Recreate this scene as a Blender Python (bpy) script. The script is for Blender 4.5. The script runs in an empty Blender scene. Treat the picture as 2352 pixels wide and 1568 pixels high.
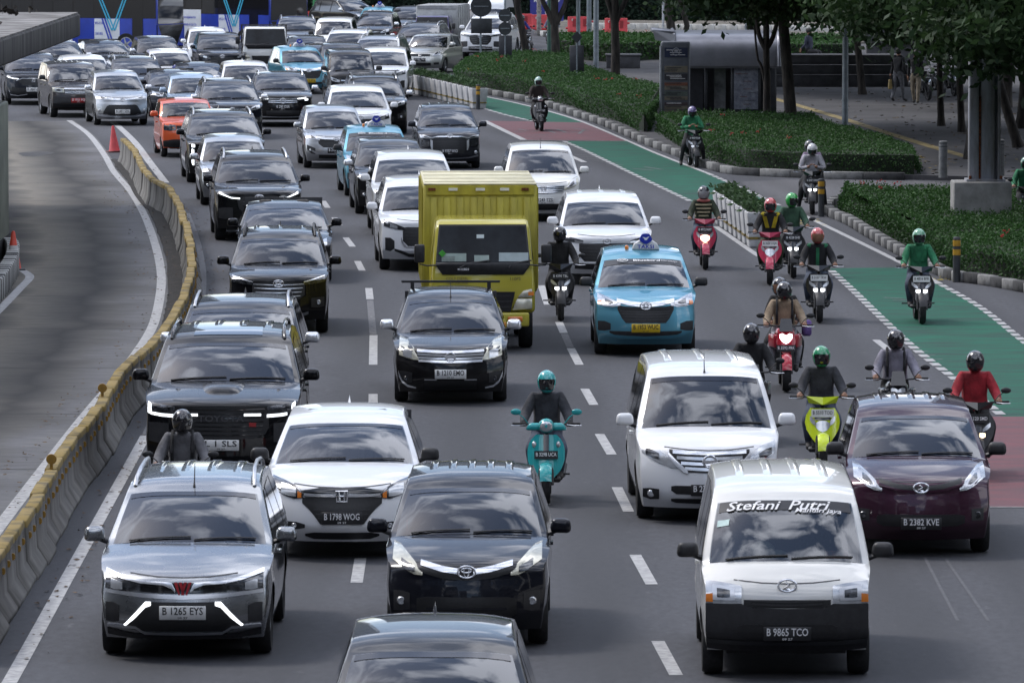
import bpy, bmesh, math, random
import numpy as np
from mathutils import Vector, Matrix, noise as mnoise
random.seed(7); np.random.seed(7)
R = math.radians
scene = bpy.context.scene
COL = scene.collection

# ------------------------------------------------------------------ camera, sky, sun, exposure
F_PX, CX, CY = 14661.0, 1176.0, 784.0          # measured in a 2352 x 1568 frame
PITCH = math.atan(1084.0 / F_PX)
CAM_H = math.cos(PITCH) / 0.1275
cam_d = bpy.data.cameras.new('camera')
cam_d.sensor_width = 36.0; cam_d.lens = 36.0 * F_PX / 2352.0
cam_d.clip_start = 1.0; cam_d.clip_end = 5000.0
cam_d.dof.use_dof = True; cam_d.dof.focus_distance = 105.0; cam_d.dof.aperture_fstop = 14.0
cam = bpy.data.objects.new('camera', cam_d); COL.objects.link(cam)
cam.location = (0, 0, CAM_H); cam.rotation_euler = (R(90) - PITCH, 0, 0)
scene.camera = cam

SUN_EL, SUN_AZ = 52.0, 300.0                    # degrees; azimuth clockwise from +Y
world = bpy.data.worlds.new('World'); scene.world = world; world.use_nodes = True
wn, wl = world.node_tree.nodes, world.node_tree.links
wn.clear()
w_out = wn.new('ShaderNodeOutputWorld'); w_bg = wn.new('ShaderNodeBackground')
w_sky = wn.new('ShaderNodeTexSky'); w_sky.sky_type = 'NISHITA'; w_sky.sun_disc = False
w_sky.sun_elevation = R(SUN_EL); w_sky.sun_rotation = R(SUN_AZ); w_sky.air_density = 1.0; w_sky.dust_density = 1.5
w_tc = wn.new('ShaderNodeTexCoord'); w_map = wn.new('ShaderNodeMapping')
w_map.inputs['Scale'].default_value = (1.0, 1.0, 1.9); w_map.inputs['Rotation'].default_value = (0.3, 0.2, 0.5)
w_n1 = wn.new('ShaderNodeTexNoise'); w_n1.inputs['Scale'].default_value = 4.4; w_n1.inputs['Detail'].default_value = 6; w_n1.inputs['Roughness'].default_value = 0.5
w_n1.inputs['Distortion'].default_value = 0.35
w_rmp = wn.new('ShaderNodeValToRGB')
w_rmp.color_ramp.elements[0].position = 0.46; w_rmp.color_ramp.elements[0].color = (0.03, 0.03, 0.03, 1)
w_rmp.color_ramp.elements[1].position = 0.64; w_rmp.color_ramp.elements[1].color = (1, 1, 1, 1)
w_mix = wn.new('ShaderNodeMixRGB'); w_mix.inputs[2].default_value = (12.6, 12.9, 14.2, 1)   # cloud radiance (before strength)
wl.new(w_tc.outputs['Generated'], w_map.inputs['Vector']); wl.new(w_map.outputs[0], w_n1.inputs['Vector'])
wl.new(w_n1.outputs['Fac'], w_rmp.inputs['Fac']); wl.new(w_rmp.outputs['Color'], w_mix.inputs['Fac'])
wl.new(w_sky.outputs['Color'], w_mix.inputs[1]); wl.new(w_mix.outputs[0], w_bg.inputs['Color'])
w_bg.inputs['Strength'].default_value = 0.15
wl.new(w_bg.outputs[0], w_out.inputs['Surface'])

sun_d = bpy.data.lights.new('sun', 'SUN'); sun_d.energy = 1.4; sun_d.angle = R(14); sun_d.color = (1.0, 0.97, 0.94)
sun = bpy.data.objects.new('sun', sun_d); COL.objects.link(sun)
_az, _el = R(SUN_AZ), R(SUN_EL)
_sd = Vector((math.sin(_az) * math.cos(_el), math.cos(_az) * math.cos(_el), math.sin(_el)))
sun.rotation_euler = _sd.to_track_quat('Z', 'Y').to_euler()
sun.location = (0, 0, 60)

vs = scene.view_settings
vs.view_transform = 'Standard'; vs.look = 'None'; vs.gamma = 1.0; vs.exposure = 0.48; vs.use_curve_mapping = False
scene.render.engine = 'CYCLES'
cy = scene.cycles
cy.max_bounces = 6; cy.diffuse_bounces = 2; cy.glossy_bounces = 3; cy.transmission_bounces = 4; cy.transparent_max_bounces = 8
cy.caustics_reflective = False; cy.caustics_refractive = False
cy.use_denoising = True
cy.sample_clamp_indirect = 4.0

# ------------------------------------------------------------------ helpers
def G(u, v, h=0.0):
    """ground point (or point at height h) seen at (u, v) of the 2352-wide frame"""
    c, s = math.cos(PITCH), math.sin(PITCH)
    dx = (u - CX) / F_PX; dy = (CY - v) / F_PX
    d = Vector((dx, c + dy * s, -s + dy * c))
    t = (CAM_H - h) / -d.z
    return Vector((d.x * t, d.y * t, h))

def tag(o, label=None, cat=None, group=None, kind=None):
    if label: o['label'] = label
    if cat: o['category'] = cat
    if group: o['group'] = group
    if kind: o['kind'] = kind
    return o

def empty(name, loc=(0, 0, 0), rz=0.0, parent=None):
    o = bpy.data.objects.new(name, None); COL.objects.link(o)
    o.location = loc; o.rotation_euler = (0, 0, rz); o.parent = parent; o.empty_display_size = 0.2
    return o

def obj(name, me, mat=None, parent=None, loc=None, rot=None):
    o = bpy.data.objects.new(name, me); COL.objects.link(o)
    if parent is not None: o.parent = parent
    if loc is not None: o.location = loc
    if rot is not None: o.rotation_euler = rot
    if mat is not None:
        if not me.materials: me.materials.append(mat)
        if o.material_slots[0].material is not mat:
            o.material_slots[0].link = 'OBJECT'; o.material_slots[0].material = mat
    return o

class MB:
    def __init__(s): s.v = []; s.f = []
    def add(s, vs_, fs):
        n = len(s.v); s.v += [tuple(p) for p in vs_]; s.f += [tuple(i + n for i in f) for f in fs]; return s
    def box(s, c, d, rz=0.0, taper=1.0, ry=0.0):
        cx, cy_, cz = c; hx, hy, hz = d[0] / 2, d[1] / 2, d[2] / 2
        pts = []
        for k, z in enumerate((-hz, hz)):
            t = taper if k else 1.0
            for x, y in ((-hx, -hy), (hx, -hy), (hx, hy), (-hx, hy)):
                p = Vector((x * t, y * t, z))
                if ry: p = Matrix.Rotation(ry, 3, 'Y') @ p
                if rz: p = Matrix.Rotation(rz, 3, 'Z') @ p
                pts.append((p.x + cx, p.y + cy_, p.z + cz))
        return s.add(pts, [(3, 2, 1, 0), (4, 5, 6, 7), (0, 1, 5, 4), (1, 2, 6, 5), (2, 3, 7, 6), (3, 0, 4, 7)])
    def tube(s, path, rad, n=8, cap=True):
        path = [Vector(p) for p in path]
        if not hasattr(rad, '__len__'): rad = [rad] * len(path)
        rings = []; up = Vector((0.13, 0.21, 1)).normalized()
        for i, p in enumerate(path):
            t = (path[min(i + 1, len(path) - 1)] - path[max(i - 1, 0)]).normalized()
            a = t.cross(up)
            if a.length < 1e-3: a = t.cross(Vector((1, 0, 0)))
            a.normalize(); b = t.cross(a)
            rings.append([p + a * math.cos(2 * math.pi * k / n) * rad[i] + b * math.sin(2 * math.pi * k / n) * rad[i] for k in range(n)])
        vv = [q for r in rings for q in r]; ff = []
        for i in range(len(rings) - 1):
            for k in range(n):
                ff.append((i * n + k, i * n + (k + 1) % n, (i + 1) * n + (k + 1) % n, (i + 1) * n + k))
        if cap:
            ff.append(tuple(range(n - 1, -1, -1))); ff.append(tuple((len(rings) - 1) * n + k for k in range(n)))
        return s.add(vv, ff)
    def lathe(s, prof, c=(0, 0, 0), axis='Z', n=24):
        vv = []; ff = []
        for r, h in prof:
            for k in range(n):
                a = 2 * math.pi * k / n; x, y = r * math.cos(a), r * math.sin(a)
                p = {'Z': (x, y, h), 'Y': (x, h, y), 'X': (h, x, y)}[axis]
                vv.append((p[0] + c[0], p[1] + c[1], p[2] + c[2]))
        for i in range(len(prof) - 1):
            for k in range(n):
                ff.append((i * n + k, i * n + (k + 1) % n, (i + 1) * n + (k + 1) % n, (i + 1) * n + k))
        return s.add(vv, ff)
    def ball(s, c, r, n=12, m=8, cut=None):
        if not hasattr(r, '__len__'): r = (r, r, r)
        vv = []; ff = []
        for i in range(m + 1):
            t = math.pi * i / m
            for k in range(n):
                a = 2 * math.pi * k / n
                vv.append((c[0] + r[0] * math.sin(t) * math.cos(a), c[1] + r[1] * math.sin(t) * math.sin(a), c[2] + r[2] * math.cos(t)))
        for i in range(m):
            for k in range(n): ff.append((i * n + k, i * n + (k + 1) % n, (i + 1) * n + (k + 1) % n, (i + 1) * n + k))
        return s.add(vv, ff)
    def grid(s, P):
        n, m = len(P), len(P[0])
        return s.add([p for r in P for p in r], [(i * m + j, i * m + j + 1, (i + 1) * m + j + 1, (i + 1) * m + j) for i in range(n - 1) for j in range(m - 1)])
    def prism(s, poly, z0, z1):
        n = len(poly)
        return s.add([(p[0], p[1], z0) for p in poly] + [(p[0], p[1], z1) for p in poly],
                     [tuple(range(n - 1, -1, -1)), tuple(range(n, 2 * n))] + [(i, (i + 1) % n, n + (i + 1) % n, n + i) for i in range(n)])
    def mesh(s, name, smooth=None, weld=False, recalc=True):
        me = bpy.data.meshes.new(name); me.from_pydata(s.v, [], s.f)
        bm = bmesh.new(); bm.from_mesh(me)
        if weld: bmesh.ops.remove_doubles(bm, verts=bm.verts, dist=1e-4)
        lv = [q for q in bm.verts if not q.link_faces]
        if lv: bmesh.ops.delete(bm, geom=lv, context='VERTS')
        if recalc: bmesh.ops.recalc_face_normals(bm, faces=bm.faces)
        bm.to_mesh(me); bm.free()
        if smooth is not None:
            me.shade_smooth()
            if smooth < 180: me.set_sharp_from_angle(angle=R(smooth))
        return me
    def build(s, name, mat, parent=None, smooth=None, weld=False, loc=None, rot=None):
        return obj(name, s.mesh(name, smooth, weld), mat, parent, loc, rot)

def bevel_mesh(me, w=0.02, seg=2, ang=40):
    bm = bmesh.new(); bm.from_mesh(me)
    ed = [e for e in bm.edges if len(e.link_faces) == 2 and e.calc_face_angle(0) > R(ang)]
    bmesh.ops.bevel(bm, geom=ed, offset=w, segments=seg, affect='EDGES', profile=0.5, clamp_overlap=True)
    bm.to_mesh(me); bm.free(); me.shade_smooth(); me.set_sharp_from_angle(angle=R(50)); return me

def smooth_path(pts, n=6):
    pts = [Vector(p) for p in pts]; out = []
    for i in range(len(pts) - 1):
        p0, p1, p2, p3 = pts[max(i - 1, 0)], pts[i], pts[i + 1], pts[min(i + 2, len(pts) - 1)]
        for k in range(n):
            t = k / n
            out.append(0.5 * ((2 * p1) + (p2 - p0) * t + (2 * p0 - 5 * p1 + 4 * p2 - p3) * t * t + (3 * p1 - p0 - 3 * p2 + p3) * t ** 3))
    out.append(pts[-1]); return out

def resample(path, step):
    path = [Vector(p) for p in path]; out = [path[0].copy()]; need = step
    for a, b in zip(path[:-1], path[1:]):
        seg = (b - a).length; pos = 0.0
        while seg - pos >= need:
            pos += need; out.append(a.lerp(b, pos / seg)); need = step
        need -= seg - pos
    return out

def normals2d(path):
    out = []
    for i in range(len(path)):
        t = path[min(i + 1, len(path) - 1)] - path[max(i - 1, 0)]; t.z = 0; t.normalize()
        out.append(Vector((t.y, -t.x, 0)))      # right-hand side of travel
    return out

def offset_path(path, d):
    return [p + n * d for p, n in zip(path, normals2d(path))]

def ribbon(name, path, width, z, mat, parent=None, off=0.0, smooth_n=0):
    if smooth_n: path = smooth_path(path, smooth_n)
    ns = normals2d(path)
    P = [[(p.x + n.x * (off - width / 2), p.y + n.y * (off - width / 2), z), (p.x + n.x * (off + width / 2), p.y + n.y * (off + width / 2), z)] for p, n in zip(path, ns)]
    return MB().grid(P).build(name, mat, parent)

# ------------------------------------------------------------------ materials
_M = {}
def pm(name, rgb, rough=0.6, metal=0.0, coat=0.0, var=0.12, scale=6.0, bump=0.0, spec=0.5, rgb2=None, emit=None, estr=0.0, detail=5, bscale=None, stretch=(1, 1, 1)):
    if name in _M: return _M[name]
    m = bpy.data.materials.new(name); m.use_nodes = True; _M[name] = m
    n, l = m.node_tree.nodes, m.node_tree.links; b = n['Principled BSDF']
    b.inputs['Roughness'].default_value = rough; b.inputs['Metallic'].default_value = metal
    b.inputs['Coat Weight'].default_value = coat; b.inputs['Coat Roughness'].default_value = 0.04; b.inputs['Specular IOR Level'].default_value = spec
    b.inputs['Base Color'].default_value = (*rgb, 1)
    if emit: b.inputs['Emission Color'].default_value = (*emit, 1); b.inputs['Emission Strength'].default_value = estr
    if var > 0 or bump > 0:
        tc = n.new('ShaderNodeTexCoord'); mp = n.new('ShaderNodeMapping'); mp.inputs['Scale'].default_value = stretch
        l.new(tc.outputs['Object'], mp.inputs['Vector'])
        nz = n.new('ShaderNodeTexNoise'); nz.inputs['Scale'].default_value = scale; nz.inputs['Detail'].default_value = detail; nz.inputs['Roughness'].default_value = 0.6
        l.new(mp.outputs[0], nz.inputs['Vector'])
        if var > 0:
            c2 = rgb2 if rgb2 else tuple(max(0.0, c * (1 - var * 2.2)) for c in rgb)
            rp = n.new('ShaderNodeValToRGB'); rp.color_ramp.elements[0].position = 0.33; rp.color_ramp.elements[1].position = 0.68
            rp.color_ramp.elements[0].color = (*c2, 1); rp.color_ramp.elements[1].color = (*[min(1, c * (1 + var * 0.5)) for c in rgb], 1)
            l.new(nz.outputs['Fac'], rp.inputs['Fac']); l.new(rp.outputs[0], b.inputs['Base Color'])
        if bump > 0:
            bp = n.new('ShaderNodeBump'); bp.inputs['Strength'].default_value = bump; bp.inputs['Distance'].default_value = 0.02
            nb = nz
            if bscale:
                nb = n.new('ShaderNodeTexNoise'); nb.inputs['Scale'].default_value = bscale; nb.inputs['Detail'].default_value = 4; l.new(mp.outputs[0], nb.inputs['Vector'])
            l.new(nb.outputs['Fac'], bp.inputs['Height']); l.new(bp.outputs[0], b.inputs['Normal'])
    return m

def paint(name, rgb, metal=0.0, rough=0.32, coat_ior=1.5):
    """car paint: clear coat over colour, road film towards the sill (noise-broken)"""
    key = 'paint_' + name
    if key in _M: return _M[key]
    m = bpy.data.materials.new(key); m.use_nodes = True; _M[key] = m
    n, l = m.node_tree.nodes, m.node_tree.links; b = n['Principled BSDF']
    b.inputs['Metallic'].default_value = metal; b.inputs['Coat Weight'].default_value = 1.0; b.inputs['Specular Tint'].default_value = (*[min(1, 0.1 + 2 * c) for c in rgb], 1); b.inputs['Coat Roughness'].default_value = 0.03
    b.inputs['Coat IOR'].default_value = coat_ior; b.inputs['Specular IOR Level'].default_value = 0.25
    tc = n.new('ShaderNodeTexCoord'); sp = n.new('ShaderNodeSeparateXYZ'); l.new(tc.outputs['Object'], sp.inputs[0])
    nz = n.new('ShaderNodeTexNoise'); nz.inputs['Scale'].default_value = 5; nz.inputs['Detail'].default_value = 6; l.new(tc.outputs['Object'], nz.inputs['Vector'])
    mr = n.new('ShaderNodeMapRange'); mr.inputs[1].default_value = 0.75; mr.inputs[2].default_value = 0.15; mr.inputs[3].default_value = 0; mr.inputs[4].default_value = 0.22
    l.new(sp.outputs[2], mr.inputs[0])
    mu = n.new('ShaderNodeMath'); mu.operation = 'MULTIPLY'; l.new(mr.outputs[0], mu.inputs[0]); l.new(nz.outputs['Fac'], mu.inputs[1])
    mx = n.new('ShaderNodeMixRGB'); mx.inputs[1].default_value = (*rgb, 1); mx.inputs[2].default_value = (0.10, 0.09, 0.08, 1)
    l.new(mu.outputs[0], mx.inputs['Fac']); l.new(mx.outputs[0], b.inputs['Base Color'])
    mr2 = n.new('ShaderNodeMapRange'); mr2.inputs[3].default_value = rough - 0.06; mr2.inputs[4].default_value = rough + 0.12; l.new(nz.outputs['Fac'], mr2.inputs[0])
    l.new(mr2.outputs[0], b.inputs['Roughness'])
    return m

def glass(name, tint, ior=2.05, refl=(0.92, 0.95, 1.0), seed=0.0, bs=0.04):
    key = 'glass_' + name
    if key in _M: return _M[key]
    m = bpy.data.materials.new(key); m.use_nodes = True; _M[key] = m
    n, l = m.node_tree.nodes, m.node_tree.links; n.clear()
    o = n.new('ShaderNodeOutputMaterial'); mx = n.new('ShaderNodeMixShader'); fr = n.new('ShaderNodeFresnel'); fr.inputs[0].default_value = ior
    tr = n.new('ShaderNodeBsdfTransparent'); tr.inputs[0].default_value = (*tint, 1)
    gl = n.new('ShaderNodeBsdfGlossy'); gl.inputs['Roughness'].default_value = 0.02; gl.inputs['Color'].default_value = (*refl, 1)
    tc = n.new('ShaderNodeTexCoord'); nz = n.new('ShaderNodeTexNoise'); nz.inputs['Scale'].default_value = 1.3
    mp = n.new('ShaderNodeMapping'); mp.inputs['Location'].default_value = (seed, seed * 1.7, seed * .6); l.new(tc.outputs['Object'], mp.inputs['Vector']); l.new(mp.outputs[0], nz.inputs['Vector'])
    bp = n.new('ShaderNodeBump'); bp.inputs['Strength'].default_value = bs; bp.inputs['Distance'].default_value = 0.05
    l.new(nz.outputs['Fac'], bp.inputs['Height']); l.new(bp.outputs[0], gl.inputs['Normal'])
    l.new(fr.outputs[0], mx.inputs[0]); l.new(tr.outputs[0], mx.inputs[1]); l.new(gl.outputs[0], mx.inputs[2]); l.new(mx.outputs[0], o.inputs['Surface'])
    return m

RUBBER = pm('tyre_rubber', (0.02, 0.02, 0.021), 0.85, var=0.25, scale=20)
BLACKP = pm('black_plastic', (0.02, 0.02, 0.022), 0.5, var=0.2, scale=15, bump=0.05)
GRILLE = pm('grille_black', (0.012, 0.012, 0.013), 0.4, var=0.2, scale=30)
GLOSSB = pm('gloss_black', (0.01, 0.01, 0.011), 0.12, coat=0.6, var=0)
CHROME = pm('chrome', (0.86, 0.87, 0.89), 0.2, metal=0.7, var=0.06, scale=9)
SILVERT = pm('silver_trim', (0.55, 0.56, 0.58), 0.3, metal=0.9, var=0.06)
LAMP = pm('headlamp_clear', (0.60, 0.62, 0.64), 0.2, metal=0.6, coat=1.0, var=0.14, scale=6, bump=0.05)
LAMPY = pm('headlamp_aged', (0.62, 0.60, 0.48), 0.25, metal=0.3, coat=1.0, var=0.15, scale=6, bump=0.04)
LAMPD = pm('headlamp_dark', (0.10, 0.105, 0.115), 0.15, metal=0.6, coat=1.0, var=0.5, scale=14, bump=0.1)
AMBER = pm('amber_lens', (0.75, 0.22, 0.03), 0.2, coat=1.0, var=0.1)
REDL = pm('red_lens', (0.45, 0.02, 0.02), 0.2, coat=1.0, var=0.1)
DRL = pm('daytime_led', (0.9, 0.92, 0.95), 0.3, var=0, emit=(0.92, 0.96, 1.0), estr=1.5)
HEADON = pm('headlight_on', (0.9, 0.9, 0.85), 0.3, var=0, emit=(1.0, 0.72, 0.42), estr=2.2)
HEADONW = pm('headlight_on_white', (0.9, 0.9, 0.9), 0.3, var=0, emit=(0.95, 0.97, 1.0), estr=2.5)
WINDARK = glass('screen_dark', (0.10, 0.11, 0.125))
WINMID = glass('screen_mid', (0.44, 0.48, 0.50))
WINV = [glass('screen_dark_%d' % k, (0.07 + .03 * k, 0.08 + .03 * k, 0.095 + .03 * k), 1.85 + .12 * (k % 4), seed=2.3 * k, bs=.10 + .06 * k) for k in range(5)]
TINTB = pm('tint_film', (0.010, 0.014, 0.026), 0.12, var=0, spec=0.6)
SIDEG = pm('side_glass', (0.012, 0.013, 0.015), 0.04, coat=1.0, var=0, spec=0.8)
RIM = pm('alloy_rim', (0.38, 0.39, 0.40), 0.35, metal=0.9, var=0.15)
CABIN = pm('cabin_grey', (0.055, 0.056, 0.06), 0.8, var=0.15)
SEATM = pm('seat_cloth', (0.09, 0.085, 0.08), 0.9, var=0.2, scale=20)
PLATEW = pm('plate_white', (0.75, 0.75, 0.73), 0.5, var=0.08)
PLATEK = pm('plate_black', (0.02, 0.02, 0.022), 0.45, var=0.1)
PLATEY = pm('plate_yellow', (0.62, 0.42, 0.02), 0.5, var=0.1)
PLATER = pm('plate_red', (0.42, 0.02, 0.02), 0.5, var=0.1)
INKB = pm('ink_black', (0.02, 0.02, 0.02), 0.6, var=0)
INKW = pm('ink_white', (0.8, 0.8, 0.8), 0.6, var=0)
INKBL = pm('ink_blue', (0.02, 0.05, 0.45), 0.5, var=0)
CONC = pm('concrete', (0.30, 0.295, 0.28), 0.9, var=0.18, scale=3, bump=0.3, bscale=25)

_T = {}
def text_mesh(s, size=1.0, w=None, bold=False, shear=0.0, cyc=0):
    """flat lettering, centred, in the XY plane"""
    key = (s, size, w, shear)
    if key in _T: return _T[key]
    cu = bpy.data.curves.new('txt', 'FONT'); cu.body = s; cu.size = size; cu.align_x = 'CENTER'; cu.align_y = 'CENTER'; cu.shear = shear
    cu.resolution_u = 2; cu.offset = 0.012 * size
    o = bpy.data.objects.new('txt', cu); COL.objects.link(o)
    dg = bpy.context.evaluated_depsgraph_get()
    me = bpy.data.meshes.new_from_object(o.evaluated_get(dg)); bpy.data.objects.remove(o)
    if w and len(me.vertices):
        co = np.empty(len(me.vertices) * 3); me.vertices.foreach_get('co', co); co = co.reshape(-1, 3)
        ww = co[:, 0].max() - co[:, 0].min(); co[:, 0] *= w / ww; me.vertices.foreach_set('co', co.ravel())
    me.name = 'lettering'; me.materials.clear(); _T[key] = me
    return me
# ------------------------------------------------------------------ ground, road, busway, markings
def asphalt_mat(name, base=(0.033, 0.0345, 0.041), light=(0.055, 0.0565, 0.065)):
    m = bpy.data.materials.new(name); m.use_nodes = True
    n, l = m.node_tree.nodes, m.node_tree.links; b = n['Principled BSDF']; b.inputs['Roughness'].default_value = 0.82
    tc = n.new('ShaderNodeTexCoord')
    def nz(scale, st, det=6):
        mp = n.new('ShaderNodeMapping'); mp.inputs['Scale'].default_value = st; l.new(tc.outputs['Object'], mp.inputs['Vector'])
        t = n.new('ShaderNodeTexNoise'); t.inputs['Scale'].default_value = scale; t.inputs['Detail'].default_value = det; t.inputs['Roughness'].default_value = 0.62
        l.new(mp.outputs[0], t.inputs['Vector']); return t
    big = nz(1.0, (0.55, 0.035, 1)); fine = nz(11.0, (1, 0.35, 1), 8); grit = nz(160, (1, 1, 1), 2); spots = nz(4.5, (1, 0.45, 1), 4)
    r1 = n.new('ShaderNodeValToRGB'); r1.color_ramp.elements[0].position = 0.35; r1.color_ramp.elements[1].position = 0.68
    r1.color_ramp.elements[0].color = (*base, 1); r1.color_ramp.elements[1].color = (*light, 1); l.new(big.outputs['Fac'], r1.inputs['Fac'])
    m1 = n.new('ShaderNodeMixRGB'); m1.blend_type = 'OVERLAY'; m1.inputs['Fac'].default_value = 0.5
    l.new(r1.outputs[0], m1.inputs[1]); l.new(fine.outputs['Fac'], m1.inputs[2])
    m2 = n.new('ShaderNodeMixRGB'); m2.blend_type = 'OVERLAY'; m2.inputs['Fac'].default_value = 0.45
    l.new(m1.outputs[0], m2.inputs[1]); l.new(grit.outputs['Fac'], m2.inputs[2])
    r2 = n.new('ShaderNodeValToRGB'); r2.color_ramp.elements[0].position = 0.66; r2.color_ramp.elements[1].position = 0.71
    l.new(spots.outputs['Fac'], r2.inputs['Fac'])
    m3 = n.new('ShaderNodeMixRGB'); m3.inputs[2].default_value = (0.14, 0.14, 0.145, 1)
    mu = n.new('ShaderNodeMath'); mu.operation = 'MULTIPLY'; mu.inputs[1].default_value = 0.35; l.new(r2.outputs[0], mu.inputs[0]); l.new(mu.outputs[0], m3.inputs['Fac'])
    l.new(m2.outputs[0], m3.inputs[1])
    sx_ = n.new('ShaderNodeSeparateXYZ'); l.new(tc.outputs['Object'], sx_.inputs[0])
    def mth(op, a, b_):
        q = n.new('ShaderNodeMath'); q.operation = op
        for k_, v_ in enumerate((a, b_)):
            if isinstance(v_, (int, float)): q.inputs[k_].default_value = v_
            else: l.new(v_, q.inputs[k_])
        return q.outputs[0]
    far = mth('MAXIMUM', mth('SUBTRACT', sx_.outputs[1], 85.0), 0.0); xs_ = mth('ADD', sx_.outputs[0], mth('MULTIPLY', mth('POWER', far, 2.0), 0.00067))
    xs_ = mth('ADD', xs_, mth('MULTIPLY', big.outputs['Fac'], 0.5)); trk = mth('SINE', mth('MULTIPLY', xs_, 6.2832 / 1.575), 0.0)
    trk = mth('MULTIPLY_ADD' if False else 'MULTIPLY', trk, mth('MULTIPLY', fine.outputs['Fac'], 0.30)); dk = mth('ADD', trk, 0.92)
    m4 = n.new('ShaderNodeMixRGB'); m4.blend_type = 'MULTIPLY'; m4.inputs['Fac'].default_value = 1.0; l.new(m3.outputs[0], m4.inputs[1]); l.new(dk, m4.inputs[2])
    stn = nz(0.55, (1, 0.25, 1), 7); r5 = n.new('ShaderNodeValToRGB'); r5.color_ramp.elements[0].position = 0.60; r5.color_ramp.elements[1].position = 0.72; r5.color_ramp.elements[0].color = (1, 1, 1, 1); r5.color_ramp.elements[1].color = (0.62, 0.61, 0.60, 1)
    l.new(stn.outputs['Fac'], r5.inputs['Fac']); m5 = n.new('ShaderNodeMixRGB'); m5.blend_type = 'MULTIPLY'; m5.inputs['Fac'].default_value = 1.0; l.new(m4.outputs[0], m5.inputs[1]); l.new(r5.outputs[0], m5.inputs[2])
    l.new(m5.outputs[0], b.inputs['Base Color'])
    bp = n.new('ShaderNodeBump'); bp.inputs['Strength'].default_value = 0.35; bp.inputs['Distance'].default_value = 0.01
    l.new(grit.outputs['Fac'], bp.inputs['Height']); l.new(bp.outputs[0], b.inputs['Normal'])
    return m
ASPH = asphalt_mat('asphalt')
ASPH2 = asphalt_mat('asphalt_side', (0.06, 0.06, 0.065), (0.095, 0.094, 0.10))
LINEW = pm('road_paint_white', (0.40, 0.40, 0.395), 0.8, var=0.22, scale=9, detail=9, rgb2=(0.22, 0.22, 0.225), bump=0.2, bscale=60)
LINEF = pm('road_paint_faded', (0.15, 0.15, 0.155), 0.8, var=0.3, scale=16, rgb2=(0.045, 0.046, 0.052))
GREENP = pm('lane_green', (0.008, 0.100, 0.058), 0.75, var=0.3, scale=1.6, spec=0.2, detail=9, rgb2=(0.024, 0.050, 0.043), bump=0.2, bscale=60, stretch=(0.5, 1.6, 1))
REDP = pm('lane_red', (0.13, 0.034, 0.042), 0.75, var=0.3, scale=1.6, rgb2=(0.070, 0.040, 0.046), bump=0.2, bscale=60, stretch=(0.5, 1.6, 1))

ground = MB().add([(-1500, -200, -0.03), (1500, -200, -0.03), (1500, 3500, -0.03), (-1500, 3500, -0.03)], [(0, 1, 2, 3)]).build('ground', pm('bare_ground', (0.10, 0.095, 0.085), 0.95, var=0.3, scale=0.4))
tag(ground, kind='structure')
road = MB().add([(-60, 10, 0), (60, 10, 0), (60, 420, 0), (-60, 420, 0)], [(0, 1, 2, 3)]).build('road', ASPH)
tag(road, kind='structure')

def px(pts, h=0.0): return [G(p[0], p[1], h) for p in pts]
def poly(name, pts, z, mat, parent):
    pp = px(pts); return MB().add([(p.x, p.y, z) for p in pp], [tuple(range(len(pp)))]).build(name, mat, parent)

# lane dashes: each dash is its own piece of paint
def dash(u0, v0, u1, v1, w=0.135, mat=None, name='lane_dash'):
    a, b = G(u0, v0), G(u1, v1); ribbon(name, [a, a.lerp(b, 0.5), b], w, 0.005, mat or LINEW, road)
for d in ((1511, 1472, 1553, 1550), (1459, 1274, 1497, 1342), (1417, 1119, 1444, 1175), (1377, 997, 1405, 1044), (1343, 893, 1364, 930),
          (1311, 800, 1331, 838), (1284, 740, 1295, 765), (1243, 656, 1258, 700), (828, 1282, 819, 1338), (857, 905, 857, 955),
          (858, 770, 857, 838), (847, 662, 850, 688), (821, 600, 832, 622), (794, 546, 810, 567), (768, 500, 780, 518), (742, 462, 753, 478), (1218, 590, 1230, 622)):
    dash(*d)
for d in ((850, 690, 857, 768), (1296, 767, 1310, 798)): dash(*d, w=0.12, mat=LINEF, name='worn_lane_dash')
ribbon('edge_line', smooth_path(px([(-40, 1660), (20, 1570), (182, 1277), (335, 1000)]), 6), 0.15, 0.005, LINEW, road)
ribbon('edge_line', smooth_path(px([(335, 1000), (400, 860), (455, 720), (467, 640), (455, 560), (430, 490)]), 6), 0.12, 0.004, LINEF, road)
ribbon('edge_line', smooth_path(px([(380, 420), (343, 372), (312, 330), (278, 296), (255, 278)]), 6), 0.2, 0.005, LINEW, road)

# bike lane
poly('bike_lane_green', [(940, 178), (1040, 172), (1075, 205), (1108, 221), (1180, 236), (1260, 256), (1342, 282), (1232, 281), (1160, 263), (1112, 250), (1030, 235), (945, 212)], 0.004, GREENP, road)
poly('bike_lane_red', [(1112, 278), (1342, 282), (1396, 303), (1444, 325), (1203, 322), (1155, 299)], 0.0055, REDP, road)
poly('bike_lane_green', [(1298, 325), (1444, 325), (1508, 353), (1629, 400), (1720, 440), (1820, 487), (1735, 515), (1660, 505), (1595, 467), (1450, 398), (1350, 348)], 0.004, GREENP, road)
poly('bike_lane_green', [(1906, 617), (2085, 614), (2150, 648), (2250, 705), (2352, 785), (2450, 860), (2560, 957), (2305, 957), (2195, 872), (2100, 800), (2023, 729), (1960, 668)], 0.004, GREENP, road)
poly('bike_lane_red', [(2205, 957), (2560, 957), (2900, 1165), (2250, 1165)], 0.0055, REDP, road)
poly('bike_lane_green', [(1285, 89), (1345, 93), (1425, 107), (1330, 106)], 0.004, GREENP, road)
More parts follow.
